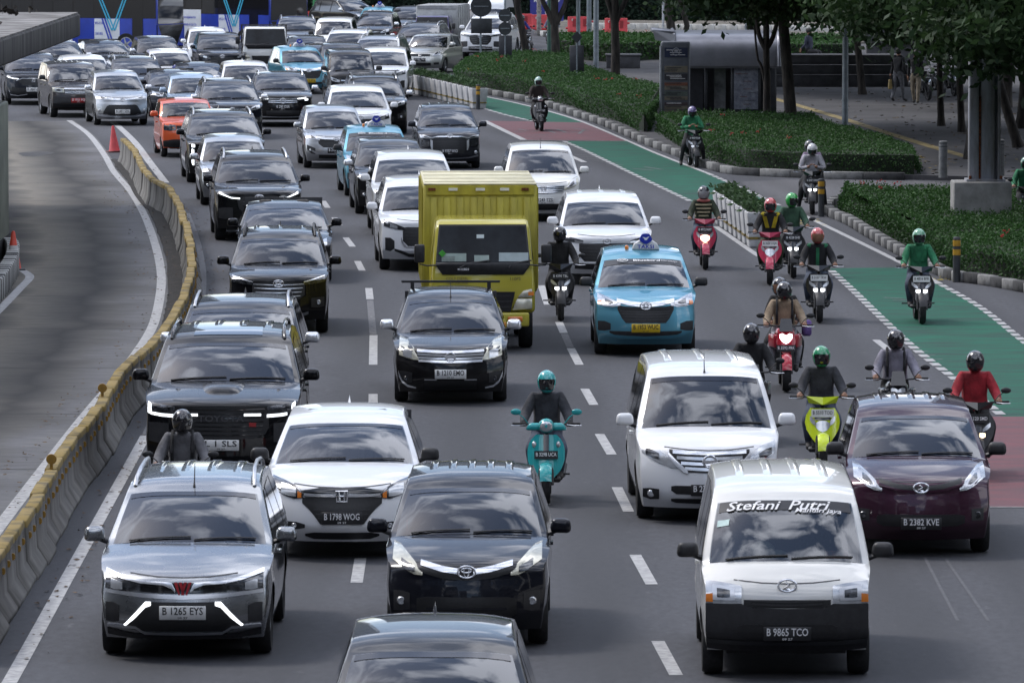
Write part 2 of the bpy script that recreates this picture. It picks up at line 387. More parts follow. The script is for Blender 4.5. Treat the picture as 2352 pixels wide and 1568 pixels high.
def dashed(name, pts, w, on, off, z=0.008):
    path = resample(smooth_path(px(pts), 8), 0.15); ns = normals2d(path); mb = MB(); per = on + off
    i = 0; ia = int(on / 0.15); ib = int(per / 0.15)
    while i + ia < len(path):
        a, b, na, nb = path[i], path[i + ia], ns[i], ns[i + ia]
        mb.add([(a.x - na.x * w / 2, a.y - na.y * w / 2, z), (a.x + na.x * w / 2, a.y + na.y * w / 2, z), (b.x + nb.x * w / 2, b.y + nb.y * w / 2, z), (b.x - nb.x * w / 2, b.y - nb.y * w / 2, z)], [(0, 1, 2, 3)])
        i += ib
    o = mb.build(name, LINEW, road); o['kind'] = 'stuff'; return o
dashed('bike_lane_dashes', [(1112, 250), (1160, 264), (1232, 281)], 0.14, 0.9, 0.3)
dashed('bike_lane_dashes', [(1296, 325), (1350, 349), (1450, 398), (1595, 467)], 0.14, 0.75, 0.3)
dashed('bike_lane_dashes', [(1629, 400), (1720, 440), (1795, 475)], 0.14, 0.75, 0.3)
dashed('bike_lane_dashes', [(1910, 622), (1960, 668), (2023, 729), (2100, 800), (2195, 872), (2305, 957)], 0.15, 0.6, 0.3)
dashed('bike_lane_dashes', [(2150, 648), (2250, 705), (2352, 785), (2450, 860)], 0.14, 0.6, 0.3)
for pts, w in (([(1112, 278), (1155, 299), (1203, 322)], 0.2), ([(1085, 215), (1108, 221), (1180, 236), (1260, 256), (1342, 282), (1444, 325), (1508, 353), (1629, 400)], 0.12),
               ([(1644, 521), (1725, 577), (1745, 590)], 0.13), ([(1840, 496), (1851, 498), (1960, 550), (2071, 605), (2150, 648)], 0.13), ([(2250, 1165), (2500, 1165), (2900, 1165)], 0.06),
               ([(1075, 320), (1210, 322), (1444, 325)][1:], 0.06)):
    ribbon('bike_lane_line', smooth_path(px(pts), 6), w, 0.0085, LINEW, road)
# taper hatching beside the bike lane and the worn symbol on the red patch
for k in range(6):
    dash(1318 + 15 * k, 356 + 4.2 * k, 1366 + 13 * k, 358 + 4.2 * k, 0.10, LINEF, 'hatch_stripe')
    dash(2030 + 13 * k, 781 + 9 * k, 2085 + 16 * k, 780 + 9 * k, 0.07, LINEF, 'hatch_stripe')
ribbon('hatch_edge', px([(1304, 356), (1322, 364), (1342, 373)]), 0.16, 0.006, LINEW, road)
ribbon('hatch_edge', px([(2012, 781), (2030, 795), (2050, 812)]), 0.13, 0.006, LINEW, road)
for a in (((1190, 297), (1212, 301)), ((1180, 303), (1205, 304)), ((1222, 303), (1262, 298)), ((1262, 302), (1275, 306)), ((1280, 298), (1300, 305)), ((1318, 297), (1345, 299)), ((1312, 304), (1352, 301)), ((1330, 308), (1342, 298)),
          ((2030, 684), (2075, 686)), ((2050, 690), (2140, 690)), ((1455, 388), (1500, 392)), ((1480, 384), (1520, 390))):
    ribbon('worn_symbol', px([a[0], a[1]]), 0.10, 0.009, LINEF, road)
for a in (((2124, 1280), (2160, 1350), (2200, 1425)), ((2172, 1283), (2220, 1352), (2270, 1425))):
    ribbon('scuff_mark', smooth_path(px(a), 5), 0.035, 0.004, pm('scuff', (0.085, 0.085, 0.09), 0.85, var=0.4, scale=9, rgb2=(0.045, 0.046, 0.054)), road)

# ---- busway of cast concrete slabs, with its own tyre wear
BW_R = smooth_path(px([(-130, 1390), (0, 1215), (95, 1090), (200, 955), (290, 848), (345, 768), (364, 715), (373, 650), (368, 600), (353, 545), (331, 490), (301, 440), (263, 395), (240, 355), (205, 310), (160, 278)]), 6)
BW_R = [Vector((BW_R[0].x, 15, 0)), Vector((BW_R[0].x, 40, 0))] + BW_R
bus_mat = bpy.data.materials.new('busway_concrete'); bus_mat.use_nodes = True
n, l = bus_mat.node_tree.nodes, bus_mat.node_tree.links; b = n['Principled BSDF']; b.inputs['Roughness'].default_value = 0.85
uvn = n.new('ShaderNodeUVMap'); uvn.uv_map = 'UVMap'; sp = n.new('ShaderNodeSeparateXYZ'); l.new(uvn.outputs[0], sp.inputs[0])
tc = n.new('ShaderNodeTexCoord')
n1 = n.new('ShaderNodeTexNoise'); n1.inputs['Scale'].default_value = 0.35; n1.inputs['Detail'].default_value = 6; l.new(tc.outputs['Object'], n1.inputs['Vector'])
n2 = n.new('ShaderNodeTexNoise'); n2.inputs['Scale'].default_value = 2.6; n2.inputs['Detail'].default_value = 12; n2.inputs['Roughness'].default_value = 0.75
mp = n.new('ShaderNodeMapping'); mp.inputs['Scale'].default_value = (0.6, 1.6, 1); l.new(tc.outputs['Object'], mp.inputs['Vector']); l.new(mp.outputs[0], n2.inputs['Vector'])
ad = n.new('ShaderNodeMath'); ad.operation = 'MULTIPLY_ADD'; ad.inputs[1].default_value = 0.24; l.new(n1.outputs['Fac'], ad.inputs[0]); sh_ = n.new('ShaderNodeMath'); sh_.inputs[1].default_value = -0.12; l.new(sp.outputs[0], sh_.inputs[0]); l.new(sh_.outputs[0], ad.inputs[2])
rp = n.new('ShaderNodeValToRGB'); cr = rp.color_ramp
for p, c in ((0.0, (0.11, 0.108, 0.104)), (0.30, (0.062, 0.062, 0.066)), (0.44, (0.030, 0.028, 0.026)), (0.555, (0.135, 0.122, 0.098)), (0.64, (0.085, 0.078, 0.066)), (0.755, (0.012, 0.011, 0.010)), (0.84, (0.055, 0.052, 0.048)), (0.92, (0.085, 0.085, 0.09)), (1.0, (0.10, 0.10, 0.10))):
    e = cr.elements.new(p) if 0 < p < 1 else cr.elements[0 if p == 0 else -1]
    e.position = p; e.color = (*c, 1)
l.new(ad.outputs[0], rp.inputs['Fac'])
m1 = n.new('ShaderNodeMixRGB'); m1.blend_type = 'OVERLAY'; m1.inputs['Fac'].default_value = 0.9; l.new(rp.outputs[0], m1.inputs[1]); l.new(n2.outputs['Fac'], m1.inputs[2])
m2 = n.new('ShaderNodeMixRGB'); m2.blend_type = 'OVERLAY'; m2.inputs['Fac'].default_value = 0.4; l.new(m1.outputs[0], m2.inputs[1]); l.new(n1.outputs['Fac'], m2.inputs[2])
l.new(m2.outputs[0], b.inputs['Base Color'])
busway = empty('busway'); tag(busway, kind='structure')
bwp = resample(BW_R, 0.5); bwn = normals2d(bwp); BWW = 5.6
i = 0; SL = 17
while i + 2 < len(bwp):
    j = min(i + SL, len(bwp) - 1); vv = []; uv = []; ff = []; nx = 5
    for k in range(i, j + 1):
        p = bwp[k]; q = bwn[k]
        t = 0.012 if k == i else (-0.012 if k == j else 0)
        tv = Vector((-q.y, q.x, 0)) * t
        for a in range(nx):
            w_ = 0.12 - (BWW + 0.12) * (1 - a / (nx - 1)); pp = p + q * w_ + tv
            vv.append((pp.x, pp.y, 0.012)); uv.append((a / (nx - 1), k * 0.5))
    for k in range(j - i):
        for a in range(nx - 1): ff.append((k * nx + a, k * nx + a + 1, (k + 1) * nx + a + 1, (k + 1) * nx + a))
    me = bpy.data.meshes.new('concrete_slab'); me.from_pydata(vv, [], ff); ul = me.uv_layers.new(name='UVMap')
    for lp in me.loops: ul.data[lp.index].uv = uv[lp.vertex_index]
    obj('concrete_slab', me, bus_mat, busway); i = j
ribbon('edge_line', BW_R[2:], 0.17, 0.017, LINEW, busway, off=-0.02)
ribbon('edge_line', smooth_path(px([(-60, 770), (0, 712), (45, 665), (68, 640), (60, 628), (40, 618)]), 6), 0.17, 0.017, LINEW, busway)
# the bitumen seam that shows dark between slabs
sb = MB()
i = 0
while i < len(bwp):
    p, q = bwp[i], bwn[i]; t = Vector((-q.y, q.x, 0)) * 0.035
    a, c = p + q * 0.1, p - q * BWW
    sb.add([(a - t)[:2] + (0.0142,), (a + t)[:2] + (0.0142,), (c + t)[:2] + (0.0142,), (c - t)[:2] + (0.0142,)], [(0, 1, 2, 3)]); i += SL
sb.build('slab_seam', pm('bitumen', (0.025, 0.025, 0.025), 0.8), busway)
oil = MB(); c0 = G(80, 355)
for k in range(14):
    a = 2 * math.pi * k / 14; oil.v.append((c0.x + math.cos(a) * (0.45 + 0.1 * math.sin(3 * a)), c0.y + math.sin(a) * 1.6, 0.0155))
oil.f.append(tuple(range(14))); oil.build('oil_stain', pm('oil', (0.035, 0.033, 0.034), 0.7, var=0.4, scale=5), busway)

# soil strip between busway line and barrier
BAR_TOP = px([(-75, 1370), (0, 1257), (38, 1201), (86, 1133), (136, 1045), (180, 985), (216, 943), (245, 893), (274, 850), (304, 822), (334, 797), (364, 766), (394, 724), (418, 683), (430, 652), (437, 620), (439, 590), (436, 555), (430, 523), (421, 495), (411, 470), (401, 447), (389, 428), (374, 418), (356, 412), (343, 400), (325, 376), (310, 343), (295, 327), (274, 312)], 0.67)
BAR = [Vector((p.x, p.y, 0)) for p in smooth_path(BAR_TOP, 5)]
SOIL = pm('soil', (0.026, 0.022, 0.018), 0.95, var=0.45, scale=6, bump=0.9, bscale=18)
sl = MB(); rows = []
for p, q in zip(BAR, normals2d(BAR)):
    best = min(range(len(bwp)), key=lambda k: (bwp[k] - p).length_squared)
    w_ = max(0.25, (bwp[best] - p).length - 0.12); rows.append([(p.x + q.x * 0.1, p.y + q.y * 0.1, 0.02)] + [(p.x - q.x * w_ * t, p.y - q.y * w_ * t, 0.02 + 0.05 * math.sin(t * 3.1) * (0.6 + 0.6 * mnoise.noise(Vector((p.x * 2 + t * 3, p.y, 0))))) for t in (0.2, 0.45, 0.7, 0.95)])
sl.grid(rows); soil = sl.build('soil_strip', SOIL, smooth=60); tag(soil, kind='structure')
db = MB()
for k in range(900):
    i = random.randrange(len(BAR) - 1); p, q = BAR[i], normals2d(BAR[i:i + 2])[0]
    if random.random() < 0.55: off, z = -random.uniform(0.25, 1.1), 0.05
    else: off, z = 0.33 + abs(random.gauss(0, 0.25)), 0.008
    s = random.uniform(0.015, 0.05); a = random.uniform(0, 6.28); c = p.lerp(BAR[i + 1], random.random()) + q * off
    db.add([(c.x + math.cos(a + t) * s * r, c.y + math.sin(a + t) * s * 1.4 * r, z + random.uniform(0, 0.02)) for t, r in ((0, 1), (1.7, 0.6), (3.1, 1), (4.6, 0.7))], [(0, 1, 2, 3)])
o = db.build('leaf_litter', pm('dry_litter', (0.13, 0.085, 0.05), 0.95, var=0.4, scale=30)); tag(o, 'dry leaf litter and grit along the foot of the yellow topped barrier', 'litter', kind='stuff')

# ---- the concrete barrier: precast blocks with yellow tops and reflectors
bar_mat = bpy.data.materials.new('barrier_concrete'); bar_mat.use_nodes = True
n, l = bar_mat.node_tree.nodes, bar_mat.node_tree.links; b = n['Principled BSDF']; b.inputs['Roughness'].default_value = 0.9
tc = n.new('ShaderNodeTexCoord'); sp = n.new('ShaderNodeSeparateXYZ'); l.new(tc.outputs['Object'], sp.inputs[0])
oi = n.new('ShaderNodeObjectInfo'); va = n.new('ShaderNodeVectorMath'); va.operation = 'ADD'; l.new(tc.outputs['Object'], va.inputs[0]); l.new(oi.outputs['Location'], va.inputs[1])
nz = n.new('ShaderNodeTexNoise'); nz.inputs['Scale'].default_value = 4; nz.inputs['Detail'].default_value = 8; l.new(va.outputs[0], nz.inputs['Vector'])
mpz = n.new('ShaderNodeMapping'); mpz.inputs['Scale'].default_value = (2.2, 2.2, 1.1); l.new(va.outputs[0], mpz.inputs['Vector'])
st = n.new('ShaderNodeTexNoise'); st.inputs['Scale'].default_value = 1.2; st.inputs['Detail'].default_value = 5; l.new(mpz.outputs[0], st.inputs['Vector'])
rc = n.new('ShaderNodeValToRGB'); rc.color_ramp.elements[0].color = (0.075, 0.072, 0.066, 1); rc.color_ramp.elements[0].position = 0.28; rc.color_ramp.elements[1].color = (0.20, 0.193, 0.18, 1); rc.color_ramp.elements[1].position = 0.66
l.new(st.outputs['Fac'], rc.inputs['Fac'])
ry = n.new('ShaderNodeValToRGB'); ry.color_ramp.elements[0].color = (0.10, 0.08, 0.04, 1); ry.color_ramp.elements[0].position = 0.36; ry.color_ramp.elements[1].color = (0.235, 0.17, 0.055, 1); ry.color_ramp.elements[1].position = 0.52
l.new(nz.outputs['Fac'], ry.inputs['Fac'])
ma = n.new('ShaderNodeMath'); ma.operation = 'MULTIPLY_ADD'; ma.inputs[1].default_value = 0.09; l.new(nz.outputs['Fac'], ma.inputs[0]); l.new(sp.outputs[2], ma.inputs[2])
gt = n.new('ShaderNodeMath'); gt.operation = 'GREATER_THAN'; gt.inputs[1].default_value = 0.645; l.new(ma.outputs[0], gt.inputs[0])
mxb = n.new('ShaderNodeMixRGB'); l.new(gt.outputs[0], mxb.inputs['Fac']); l.new(rc.outputs[0], mxb.inputs[1]); l.new(ry.outputs[0], mxb.inputs[2]); l.new(mxb.outputs[0], b.inputs['Base Color'])
bp = n.new('ShaderNodeBump'); bp.inputs['Strength'].default_value = 0.5; bp.inputs['Distance'].default_value = 0.02; l.new(nz.outputs['Fac'], bp.inputs['Height']); l.new(bp.outputs[0], b.inputs['Normal'])
prof = [(-0.15, 0), (-0.15, 0.05), (-0.09, 0.22), (-0.065, 0.57), (-0.078, 0.585), (-0.07, 0.67), (0.07, 0.67), (0.078, 0.585), (0.07, 0.57), (0.09, 0.22), (0.20, 0.05), (0.20, 0)]
BL = 1.5
def block_mesh(k):
    mb = MB(); np_ = len(prof); vv = []
    for y in (-BL / 2 + 0.012, BL / 2 - 0.012):
        vv += [(x, y, z) for x, z in prof]
    ff = [(i, (i + 1) % np_, np_ + (i + 1) % np_, np_ + i) for i in range(np_)] + [tuple(range(np_ - 1, -1, -1)), tuple(range(np_, 2 * np_))]
    me = mb.add(vv, ff).mesh('barrier_block'); return bevel_mesh(me, 0.012, 1, 30)
bmes = block_mesh(0)
refl_me = MB().box((0, 0, 0), (0.03, 0.075, 0.07)).box((0.012, 0, 0), (0.02, 0.05, 0.045)).mesh('reflector')
REFL = pm('reflector_yellow', (0.30, 0.17, 0.025), 0.5, var=0.2)
barrier = empty('concrete_barrier', BAR[0]); tag(barrier, 'long curving concrete barrier with worn yellow top between busway and traffic', 'barrier')
bpth = resample(BAR, BL); bnr = normals2d(bpth)
for k, (p, q) in enumerate(zip(bpth, bnr)):
    if k == 0: continue
    p0 = (bpth[k - 1] + p) / 2; t = (p - bpth[k - 1]); ang = math.atan2(t.y, t.x) - math.pi / 2
    jit = random.uniform(-0.02, 0.02)
    o = obj('barrier_block', bmes, bar_mat, barrier, Vector(p0) - BAR[0] + Vector((q.x * jit, q.y * jit, random.uniform(-0.015, 0.0))), (random.uniform(-.006, .006), random.uniform(-.012, .012), ang + random.uniform(-.012, .012)))
    for yy in (-0.4, 0.3):
        obj('reflector', refl_me, REFL, o, (0.085, yy, 0.48))
for k in (9, 16):     # round delineators bolted on the top
    p = bpth[k]; mb = MB().tube([(0, 0, 0), (0, 0, 0.1)], 0.02).lathe([(0.001, -0.02), (0.06, -0.02), (0.065, 0), (0.06, 0.02), (0.001, 0.02)], (0, 0, 0.12), 'Y', 16)
    mb.build('delineator', REFL, barrier, smooth=40, loc=Vector((p.x, p.y, 0.665)) - BAR[0])

# ---- kerbs of painted stones
KW = pm('kerb_white', (0.21, 0.207, 0.20), 0.9, var=0.35, scale=5, rgb2=(0.10, 0.10, 0.095), bump=0.3)
KB = pm('kerb_black', (0.055, 0.055, 0.055), 0.9, var=0.4, scale=5, rgb2=(0.02, 0.02, 0.02), bump=0.3)
KBW = pm('kerb_white_fresh', (0.5, 0.5, 0.48), 0.85, var=0.2, scale=5)
def kerb(name, pts, step=0.62, h=0.2, wd=0.2, mats=(KW, KB)):
    path = resample(smooth_path(px(pts), 8), step); e = empty(name, path[0]); tag(e, kind='structure')
    me = bevel_mesh(MB().box((0, 0, h / 2), (wd, step * 0.985, h)).mesh('kerb_stone'), 0.014, 1, 40)
    for k in range(1, len(path)):
        a, c = path[k - 1], path[k]; t = c - a
        obj('kerb_stone', me, mats[k % 2], e, (a + c) / 2 - path[0] + Vector((0, 0, random.uniform(-0.012, 0.004))), (0, 0, math.atan2(t.y, t.x) - math.pi / 2 + random.uniform(-.02, .02)))
    return e
K1 = [(1080, 208), (1112, 215), (1194, 231), (1264, 247), (1319, 266), (1394, 291), (1444, 313), (1494, 335), (1569, 363), (1611, 381), (1658, 396), (1700, 402), (1803, 407), (1900, 411), (2090, 414)]
K3 = [(2085, 462), (2000, 462), (1930, 468), (1904, 480), (1908, 496), (1950, 515), (2000, 545), (2060, 580), (2110, 607), (2160, 632), (2200, 645), (2270, 655), (2352, 670), (2440, 690)]
kerb('kerb', K1, 1.05)
kerb('kerb', K3, 0.62)
kerb('kerb', [(1240, 82), (1292, 90), (1350, 96), (1408, 107), (1470, 113), (1535, 118)], 0.95, 0.25, 0.3, (KBW, KB))
kerb('kerb', [(-40, 715), (-10, 690), (12, 660), (28, 630), (30, 605), (22, 592)], 0.3, 0.42, 0.25, (KBW, KB))

# ---- plaza pavement, side road, far island
PAVE = bpy.data.materials.new('plaza_pavers'); PAVE.use_nodes = True
n, l = PAVE.node_tree.nodes, PAVE.node_tree.links; b = n['Principled BSDF']; b.inputs['Roughness'].default_value = 0.85
tc = n.new('ShaderNodeTexCoord'); br = n.new('ShaderNodeTexBrick'); br.inputs['Scale'].default_value = 1.0; br.inputs['Brick Width'].default_value = 0.9; br.inputs['Row Height'].default_value = 0.9
br.inputs['Mortar Size'].default_value = 0.012; br.inputs['Color1'].default_value = (0.056, 0.055, 0.058, 1); br.inputs['Color2'].default_value = (0.045, 0.044, 0.047, 1); br.inputs['Mortar'].default_value = (0.06, 0.06, 0.06, 1)
nz = n.new('ShaderNodeTexNoise'); nz.inputs['Scale'].default_value = 0.8; nz.inputs['Detail'].default_value = 8
l.new(tc.outputs['Object'], br.inputs['Vector']); l.new(tc.outputs['Object'], nz.inputs['Vector'])
mx = n.new('ShaderNodeMixRGB'); mx.blend_type = 'OVERLAY'; mx.inputs['Fac'].default_value = 0.7; l.new(br.outputs['Color'], mx.inputs[1]); l.new(nz.outputs['Fac'], mx.inputs[2]); l.new(mx.outputs[0], b.inputs['Base Color'])
pv = px([(p[0] + 3, p[1] - 1) for p in K1] + [(2352, 420), (3100, 430), (3300, 150), (2600, 96), (1800, 100), (1530, 118), (1300, 128), (1190, 128), (1060, 170)])
o = MB().prism([(p.x, p.y) for p in pv], -0.02, 0.125).build('pavement', PAVE); tag(o, kind='structure'); pavement = o
sr = px([(1800, 492), (1700, 418), (1800, 413), (2090, 416), (2352, 424), (3100, 436), (3100, 520), (2085, 470), (1930, 472), (1900, 485), (1880, 500)])
o = MB().add([(p.x, p.y, 0.0035) for p in sr], [tuple(range(len(sr)))]).build('side_road', ASPH2); tag(o, kind='structure')
ribbon('tactile_line', smooth_path(px([(1700, 205), (1825, 240), (1940, 274), (2050, 309), (2140, 337), (2220, 360)], 0.13), 5), 0.32, 0.131, pm('tactile_yellow', (0.30, 0.235, 0.10), 0.85, var=0.3, scale=4), pavement)
isl = px([(1240, 81), (1292, 88), (1350, 94), (1408, 105), (1470, 111), (1535, 116), (2100, 105), (2100, 60), (1240, 55)])
o = MB().prism([(p.x, p.y) for p in isl], -0.02, 0.2).build('dirt_island', pm('island_dirt', (0.16, 0.145, 0.12), 0.95, var=0.35, scale=2, bump=0.5)); tag(o, kind='structure')
# fallen leaves and petals on the plaza
lf = MB(); yf = MB()
for k in range(420):
    u, v = random.uniform(1830, 2352), random.uniform(195, 400); c = G(u, v, 0.13); s = random.uniform(0.03, 0.09); a = random.uniform(0, 6.3)
    lf.add([(c.x + math.cos(a + t) * s, c.y + math.sin(a + t) * s * 0.6, 0.135 + 0.02 * math.sin(t)) for t in (0, 1.6, 3.1, 4.7)], [(0, 1, 2, 3)])
for k in range(130):
    u, v = random.choice(((random.gauss(2110, 60), random.gauss(388, 10)), (random.gauss(2300, 30), random.gauss(385, 12)), (random.gauss(1450, 40), random.gauss(290, 3)), (random.gauss(1850, 20), random.gauss(512, 6)), (random.gauss(2170, 30), random.gauss(640, 6))))
    c = G(u, v, 0.0); z = 0.135 if v < 405 and u > 1700 else 0.01; s = random.uniform(0.03, 0.07); a = random.uniform(0, 6.3)
    yf.add([(c.x + math.cos(a + t) * s, c.y + math.sin(a + t) * s, z + 0.02 * math.sin(t * 2)) for t in (0, 1.6, 3.1, 4.7)], [(0, 1, 2, 3)])
tag(lf.build('fallen_leaves', pm('dead_leaf', (0.10, 0.065, 0.03), 0.9, var=0.4)), 'brown dead leaves strewn over the grey plaza paving', 'leaves', kind='stuff')
tag(yf.build('fallen_petals', pm('yellow_petal', (0.55, 0.42, 0.03), 0.8, var=0.2)), 'yellow petals dropped near the bollards and kerbs', 'petals', kind='stuff')
# ------------------------------------------------------------------ cars
# local frame of every vehicle: x runs rearwards from the front axle, y to the driver's right hand side of the picture, z up
SUB = 7
class Shape:
    def __init__(s, L=4.2, W=0.83, fo=0.8, wb=2.65, wr=0.31, bz=0.2, hl=0.86, cx=1.05, cz=1.09, hx=1.85, hz=1.49, rz=1.64, rx=3.75,
                 belt=0.98, tum=0.30, nose=0.05, sweep=0.26, nf=0.10, hoodlift=0.62, rrz=None, lead=0.13, tail=0.9, archr=None, side_tuck=0.05, flat=1.0, crn=0.05):
        s.L, s.W, s.fo, s.wb, s.wr, s.belt, s.tum, s.nf, s.hl, s.cx, s.cz, s.hx, s.hz, s.rz, s.rx, s.bz = L, W, fo, wb, wr, belt, tum, nf, hl, cx, cz, hx, hz, rz, rx, bz
        s.side_tuck = side_tuck; s.archr = archr or wr + 0.055; s.flat = flat
        rrz = rrz if rrz is not None else rz - 0.07
        s.rows = [(0.14, bz, sweep * .9, 0), (0.02, bz + .14, sweep, 0), (0.0, .47, sweep, 0), (nose, hl - .16, sweep, 0), (lead, hl, sweep * 1.05, .03),
                  (lead + .5 * (cx - lead), hl + hoodlift * (cz - hl), .17, crn), (cx, cz, .17, crn), (hx, hz, .10, crn), (hx + .38, hz + .72 * (rz - hz), .05, crn),
                  ((hx + rx) / 2 + .25, rz, 0, crn), (rx, rrz, -.05, crn), (rx + .16, (rrz + tail) / 2 + .1, -.07, .03), (L - .06, tail, -.09, .02), (L, .55, -.10, 0), (L - .12, .28, -.10, 0)]
        corner = {6, 7}; q = math.hypot(hx - cx, hz - cz); s.scn = ((hx - cx) / q, (hz - cz) / q); s.bulge = 0.045
        T = []
        for i in range(14):
            p = s.rows
            p1, p2 = np.array(p[i]), np.array(p[i + 1])
            p0 = np.array(p[i - 1]) if i > 0 and i not in corner else p1 - (p2 - p1) * 0.6
            p3 = np.array(p[i + 2]) if i < 13 and i + 1 not in corner else p2 + (p2 - p1) * 0.6
            for k in range(SUB):
                t = k / SUB; m1 = (p2 - p0) / 2; m2 = (p3 - p1) / 2
                T.append((2 * t ** 3 - 3 * t * t + 1) * p1 + (t ** 3 - 2 * t * t + t) * m1 + (-2 * t ** 3 + 3 * t * t) * p2 + (t ** 3 - t * t) * m2)
        T.append(np.array(s.rows[14])); s.T = T
        s.E = []
        for r in T:
            x, z = r[0] + r[2], r[1] - r[3]; s.E.append((x, s.Y(x, z), z))
    def Y(s, x, z):
        y = s.W
        if x < 0.95: y -= s.nf * ((0.95 - x) / 0.95) ** 2.2
        if x > s.L - 0.7: y -= 0.09 * ((x - s.L + 0.7) / 0.7) ** 2
        if z > s.belt: y -= s.tum * (z - s.belt) + 0.06 * (z - s.belt) ** 2
        elif z < 0.62: y -= s.side_tuck * ((0.62 - z) / 0.4) ** 2
        if 0.62 <= z <= s.belt: y -= 0.012 * (1 - math.cos((z - .62) / (s.belt - .62) * 6.283)) / 2
        return y
    def S(s, u, i):
        """surface point across (u -1..1) at dense row i (float)"""
        a = min(int(i), len(s.T) - 2); t = i - a; r = s.T[a] * (1 - t) + s.T[a + 1] * t; hw = s.E[a][1] * (1 - t) + s.E[a + 1][1] * t
        au = abs(u); bx = bz_ = 0.0
        if 6 * SUB < i < 7 * SUB and au < 0.99:        # the screen bulges a little, like pressed glass
            k = s.bulge * math.sin(math.pi * (i / SUB - 6)) * (1 - au ** 4); bx, bz_ = -k * s.scn[1], k * s.scn[0]
        return Vector((r[0] + r[2] * au ** 2.3 - s.fo + bx, u * hw, r[1] - r[3] * au ** 3.2 + bz_))
    def front(s, y, z, off=0.0):
        """point of the front skin / bonnet in front view"""
        u = y / s.W
        lo, hi = 0.0, 6.0 * SUB
        for _ in range(4):
            lo, hi = 0.0, 6.0 * SUB; cu = abs(u) ** 3.2
            for _ in range(18):
                m = (lo + hi) / 2; a = min(int(m), len(s.T) - 2); t = m - a; r = s.T[a] * (1 - t) + s.T[a + 1] * t
                if r[1] - r[3] * cu < z: lo = m
                else: hi = m
            a = min(int(lo), len(s.T) - 2); t = lo - a; hw = s.E[a][1] * (1 - t) + s.E[a + 1][1] * t
            u = max(-1.0, min(1.0, y / hw))
        p = s.S(u, lo)
        if off:
            du = s.S(min(1, u + .03), lo) - s.S(max(-1, u - .03), lo); dv = s.S(u, min(lo + .6, 6 * SUB)) - s.S(u, max(lo - .6, 0))
            nn = du.cross(dv)
            if nn.length > 1e-9: p = p - nn.normalized() * off
        return p
    def body(s):
        U = [-1, -.975, -.95, -.9, -.78, -.6, -.4, -.2, 0, .2, .4, .6, .78, .9, .95, .975, 1]
        mb = MB(); n = len(s.T); m = len(U)
        pts = [s.S(u, i) for i in range(n) for u in U]
        ff = []
        for i in range(n - 1):
            for j in range(m - 1):
                if 6 * SUB <= i < 7 * SUB and U[j] >= -.9 and U[j + 1] <= .9: continue
                ff.append((i * m + j, i * m + j + 1, (i + 1) * m + j + 1, (i + 1) * m + j))
        mb.add(pts, ff)
        top = s.E[4 * SUB:10 * SUB + 1]; lf = s.E[0:4 * SUB + 1]; rt = s.E[10 * SUB:14 * SUB + 1][::-1]
        na, nb = len(top), len(lf)
        x0, x1 = lf[0][0], rt[0][0]; z0, z1 = lf[0][2], rt[0][2]
        tx0, tx1 = top[0][0], top[-1][0]
        B = []
        for p in top:
            a = (p[0] - tx0) / (tx1 - tx0); x = x0 + (x1 - x0) * a; z = z0 + (z1 - z0) * a
            z = max(z, 0) if True else z
            for wx in (s.fo, s.fo + s.wb):
                d = abs(x - wx)
                if d < s.archr: z = max(z, s.wr + math.sqrt(s.archr ** 2 - d * d))
            B.append((x, z))
        for sg in (1, -1):
            P = []
            for ia in range(na):
                a = (top[ia][0] - tx0) / (tx1 - tx0); row = []
                for ib in range(nb):
                    bb = ib / (nb - 1)
                    def co(c, kk):
                        bo, to = B[ia][kk], (top[ia][0], top[ia][2])[kk]; le, ri = (lf[ib][0], lf[ib][2])[kk], (rt[ib][0], rt[ib][2])[kk]
                        c00, c10 = B[0][kk], B[-1][kk]; c01, c11 = (top[0][0], top[0][2])[kk], (top[-1][0], top[-1][2])[kk]
                        return (1 - bb) * bo + bb * to + (1 - a) * le + a * ri - ((1 - a) * (1 - bb) * c00 + a * (1 - bb) * c10 + (1 - a) * bb * c01 + a * bb * c11)
                    x, z = co(None, 0), co(None, 1); row.append((x - s.fo, sg * s.Y(x, z), z))
                P.append(row)
            mb.grid(P)
        return mb.mesh('body', 75, weld=True)
    def patch(s, st, off=0.006, nz=4, depth=0.03, mirror=None):
        """raised panel on the front skin; st = [(y, zlow, zhigh), ...]"""
        mb = MB(); dense = []; nz = max(nz, int(max(q[2] - q[1] for q in st) / .045)) if nz > 1 else 1
        for (a, c) in zip(st[:-1], st[1:]):
            k = max(1, int(abs(c[0] - a[0]) / 0.09))
            for q in range(k): t = q / k; dense.append(tuple(a[i] + (c[i] - a[i]) * t for i in range(3)))
        dense.append(st[-1])
        for sg in ((1, -1) if mirror == 'both' else ((-1,) if mirror else (1,))):
            out = [[s.front(sg * y, zl + (zh - zl) * k / nz, off) for k in range(nz + 1)] for y, zl, zh in dense]
            mb.grid(out)
            edge = [out[0][k] for k in range(nz + 1)] + [out[i][nz] for i in range(1, len(out))] + [out[-1][k] for k in range(nz - 1, -1, -1)] + [out[i][0] for i in range(len(out) - 2, 0, -1)]
            inn = [p + Vector((depth, 0, 0)) for p in edge]; ne = len(edge)
            mb.add(edge + inn, [(i, (i + 1) % ne, ne + (i + 1) % ne, ne + i) for i in range(ne)])
        return mb.mesh('panel', 40, weld=True)
    def screen(s, i0=6.0, i1=7.0, uw=0.915, off=0.004, nu=12, nv=6, ext=0.25):
        P = []
        for k in range(nv + 1):
            i = (i0 * SUB - ext) + (i1 - i0) * SUB * k / nv + 2 * ext * k / nv
            P.append([s.S(uw * (-1 + 2 * j / nu), i) + Vector((-off * .7, 0, off * .7)) for j in range(nu + 1)])
        return MB().grid(P).mesh('glass', 180)
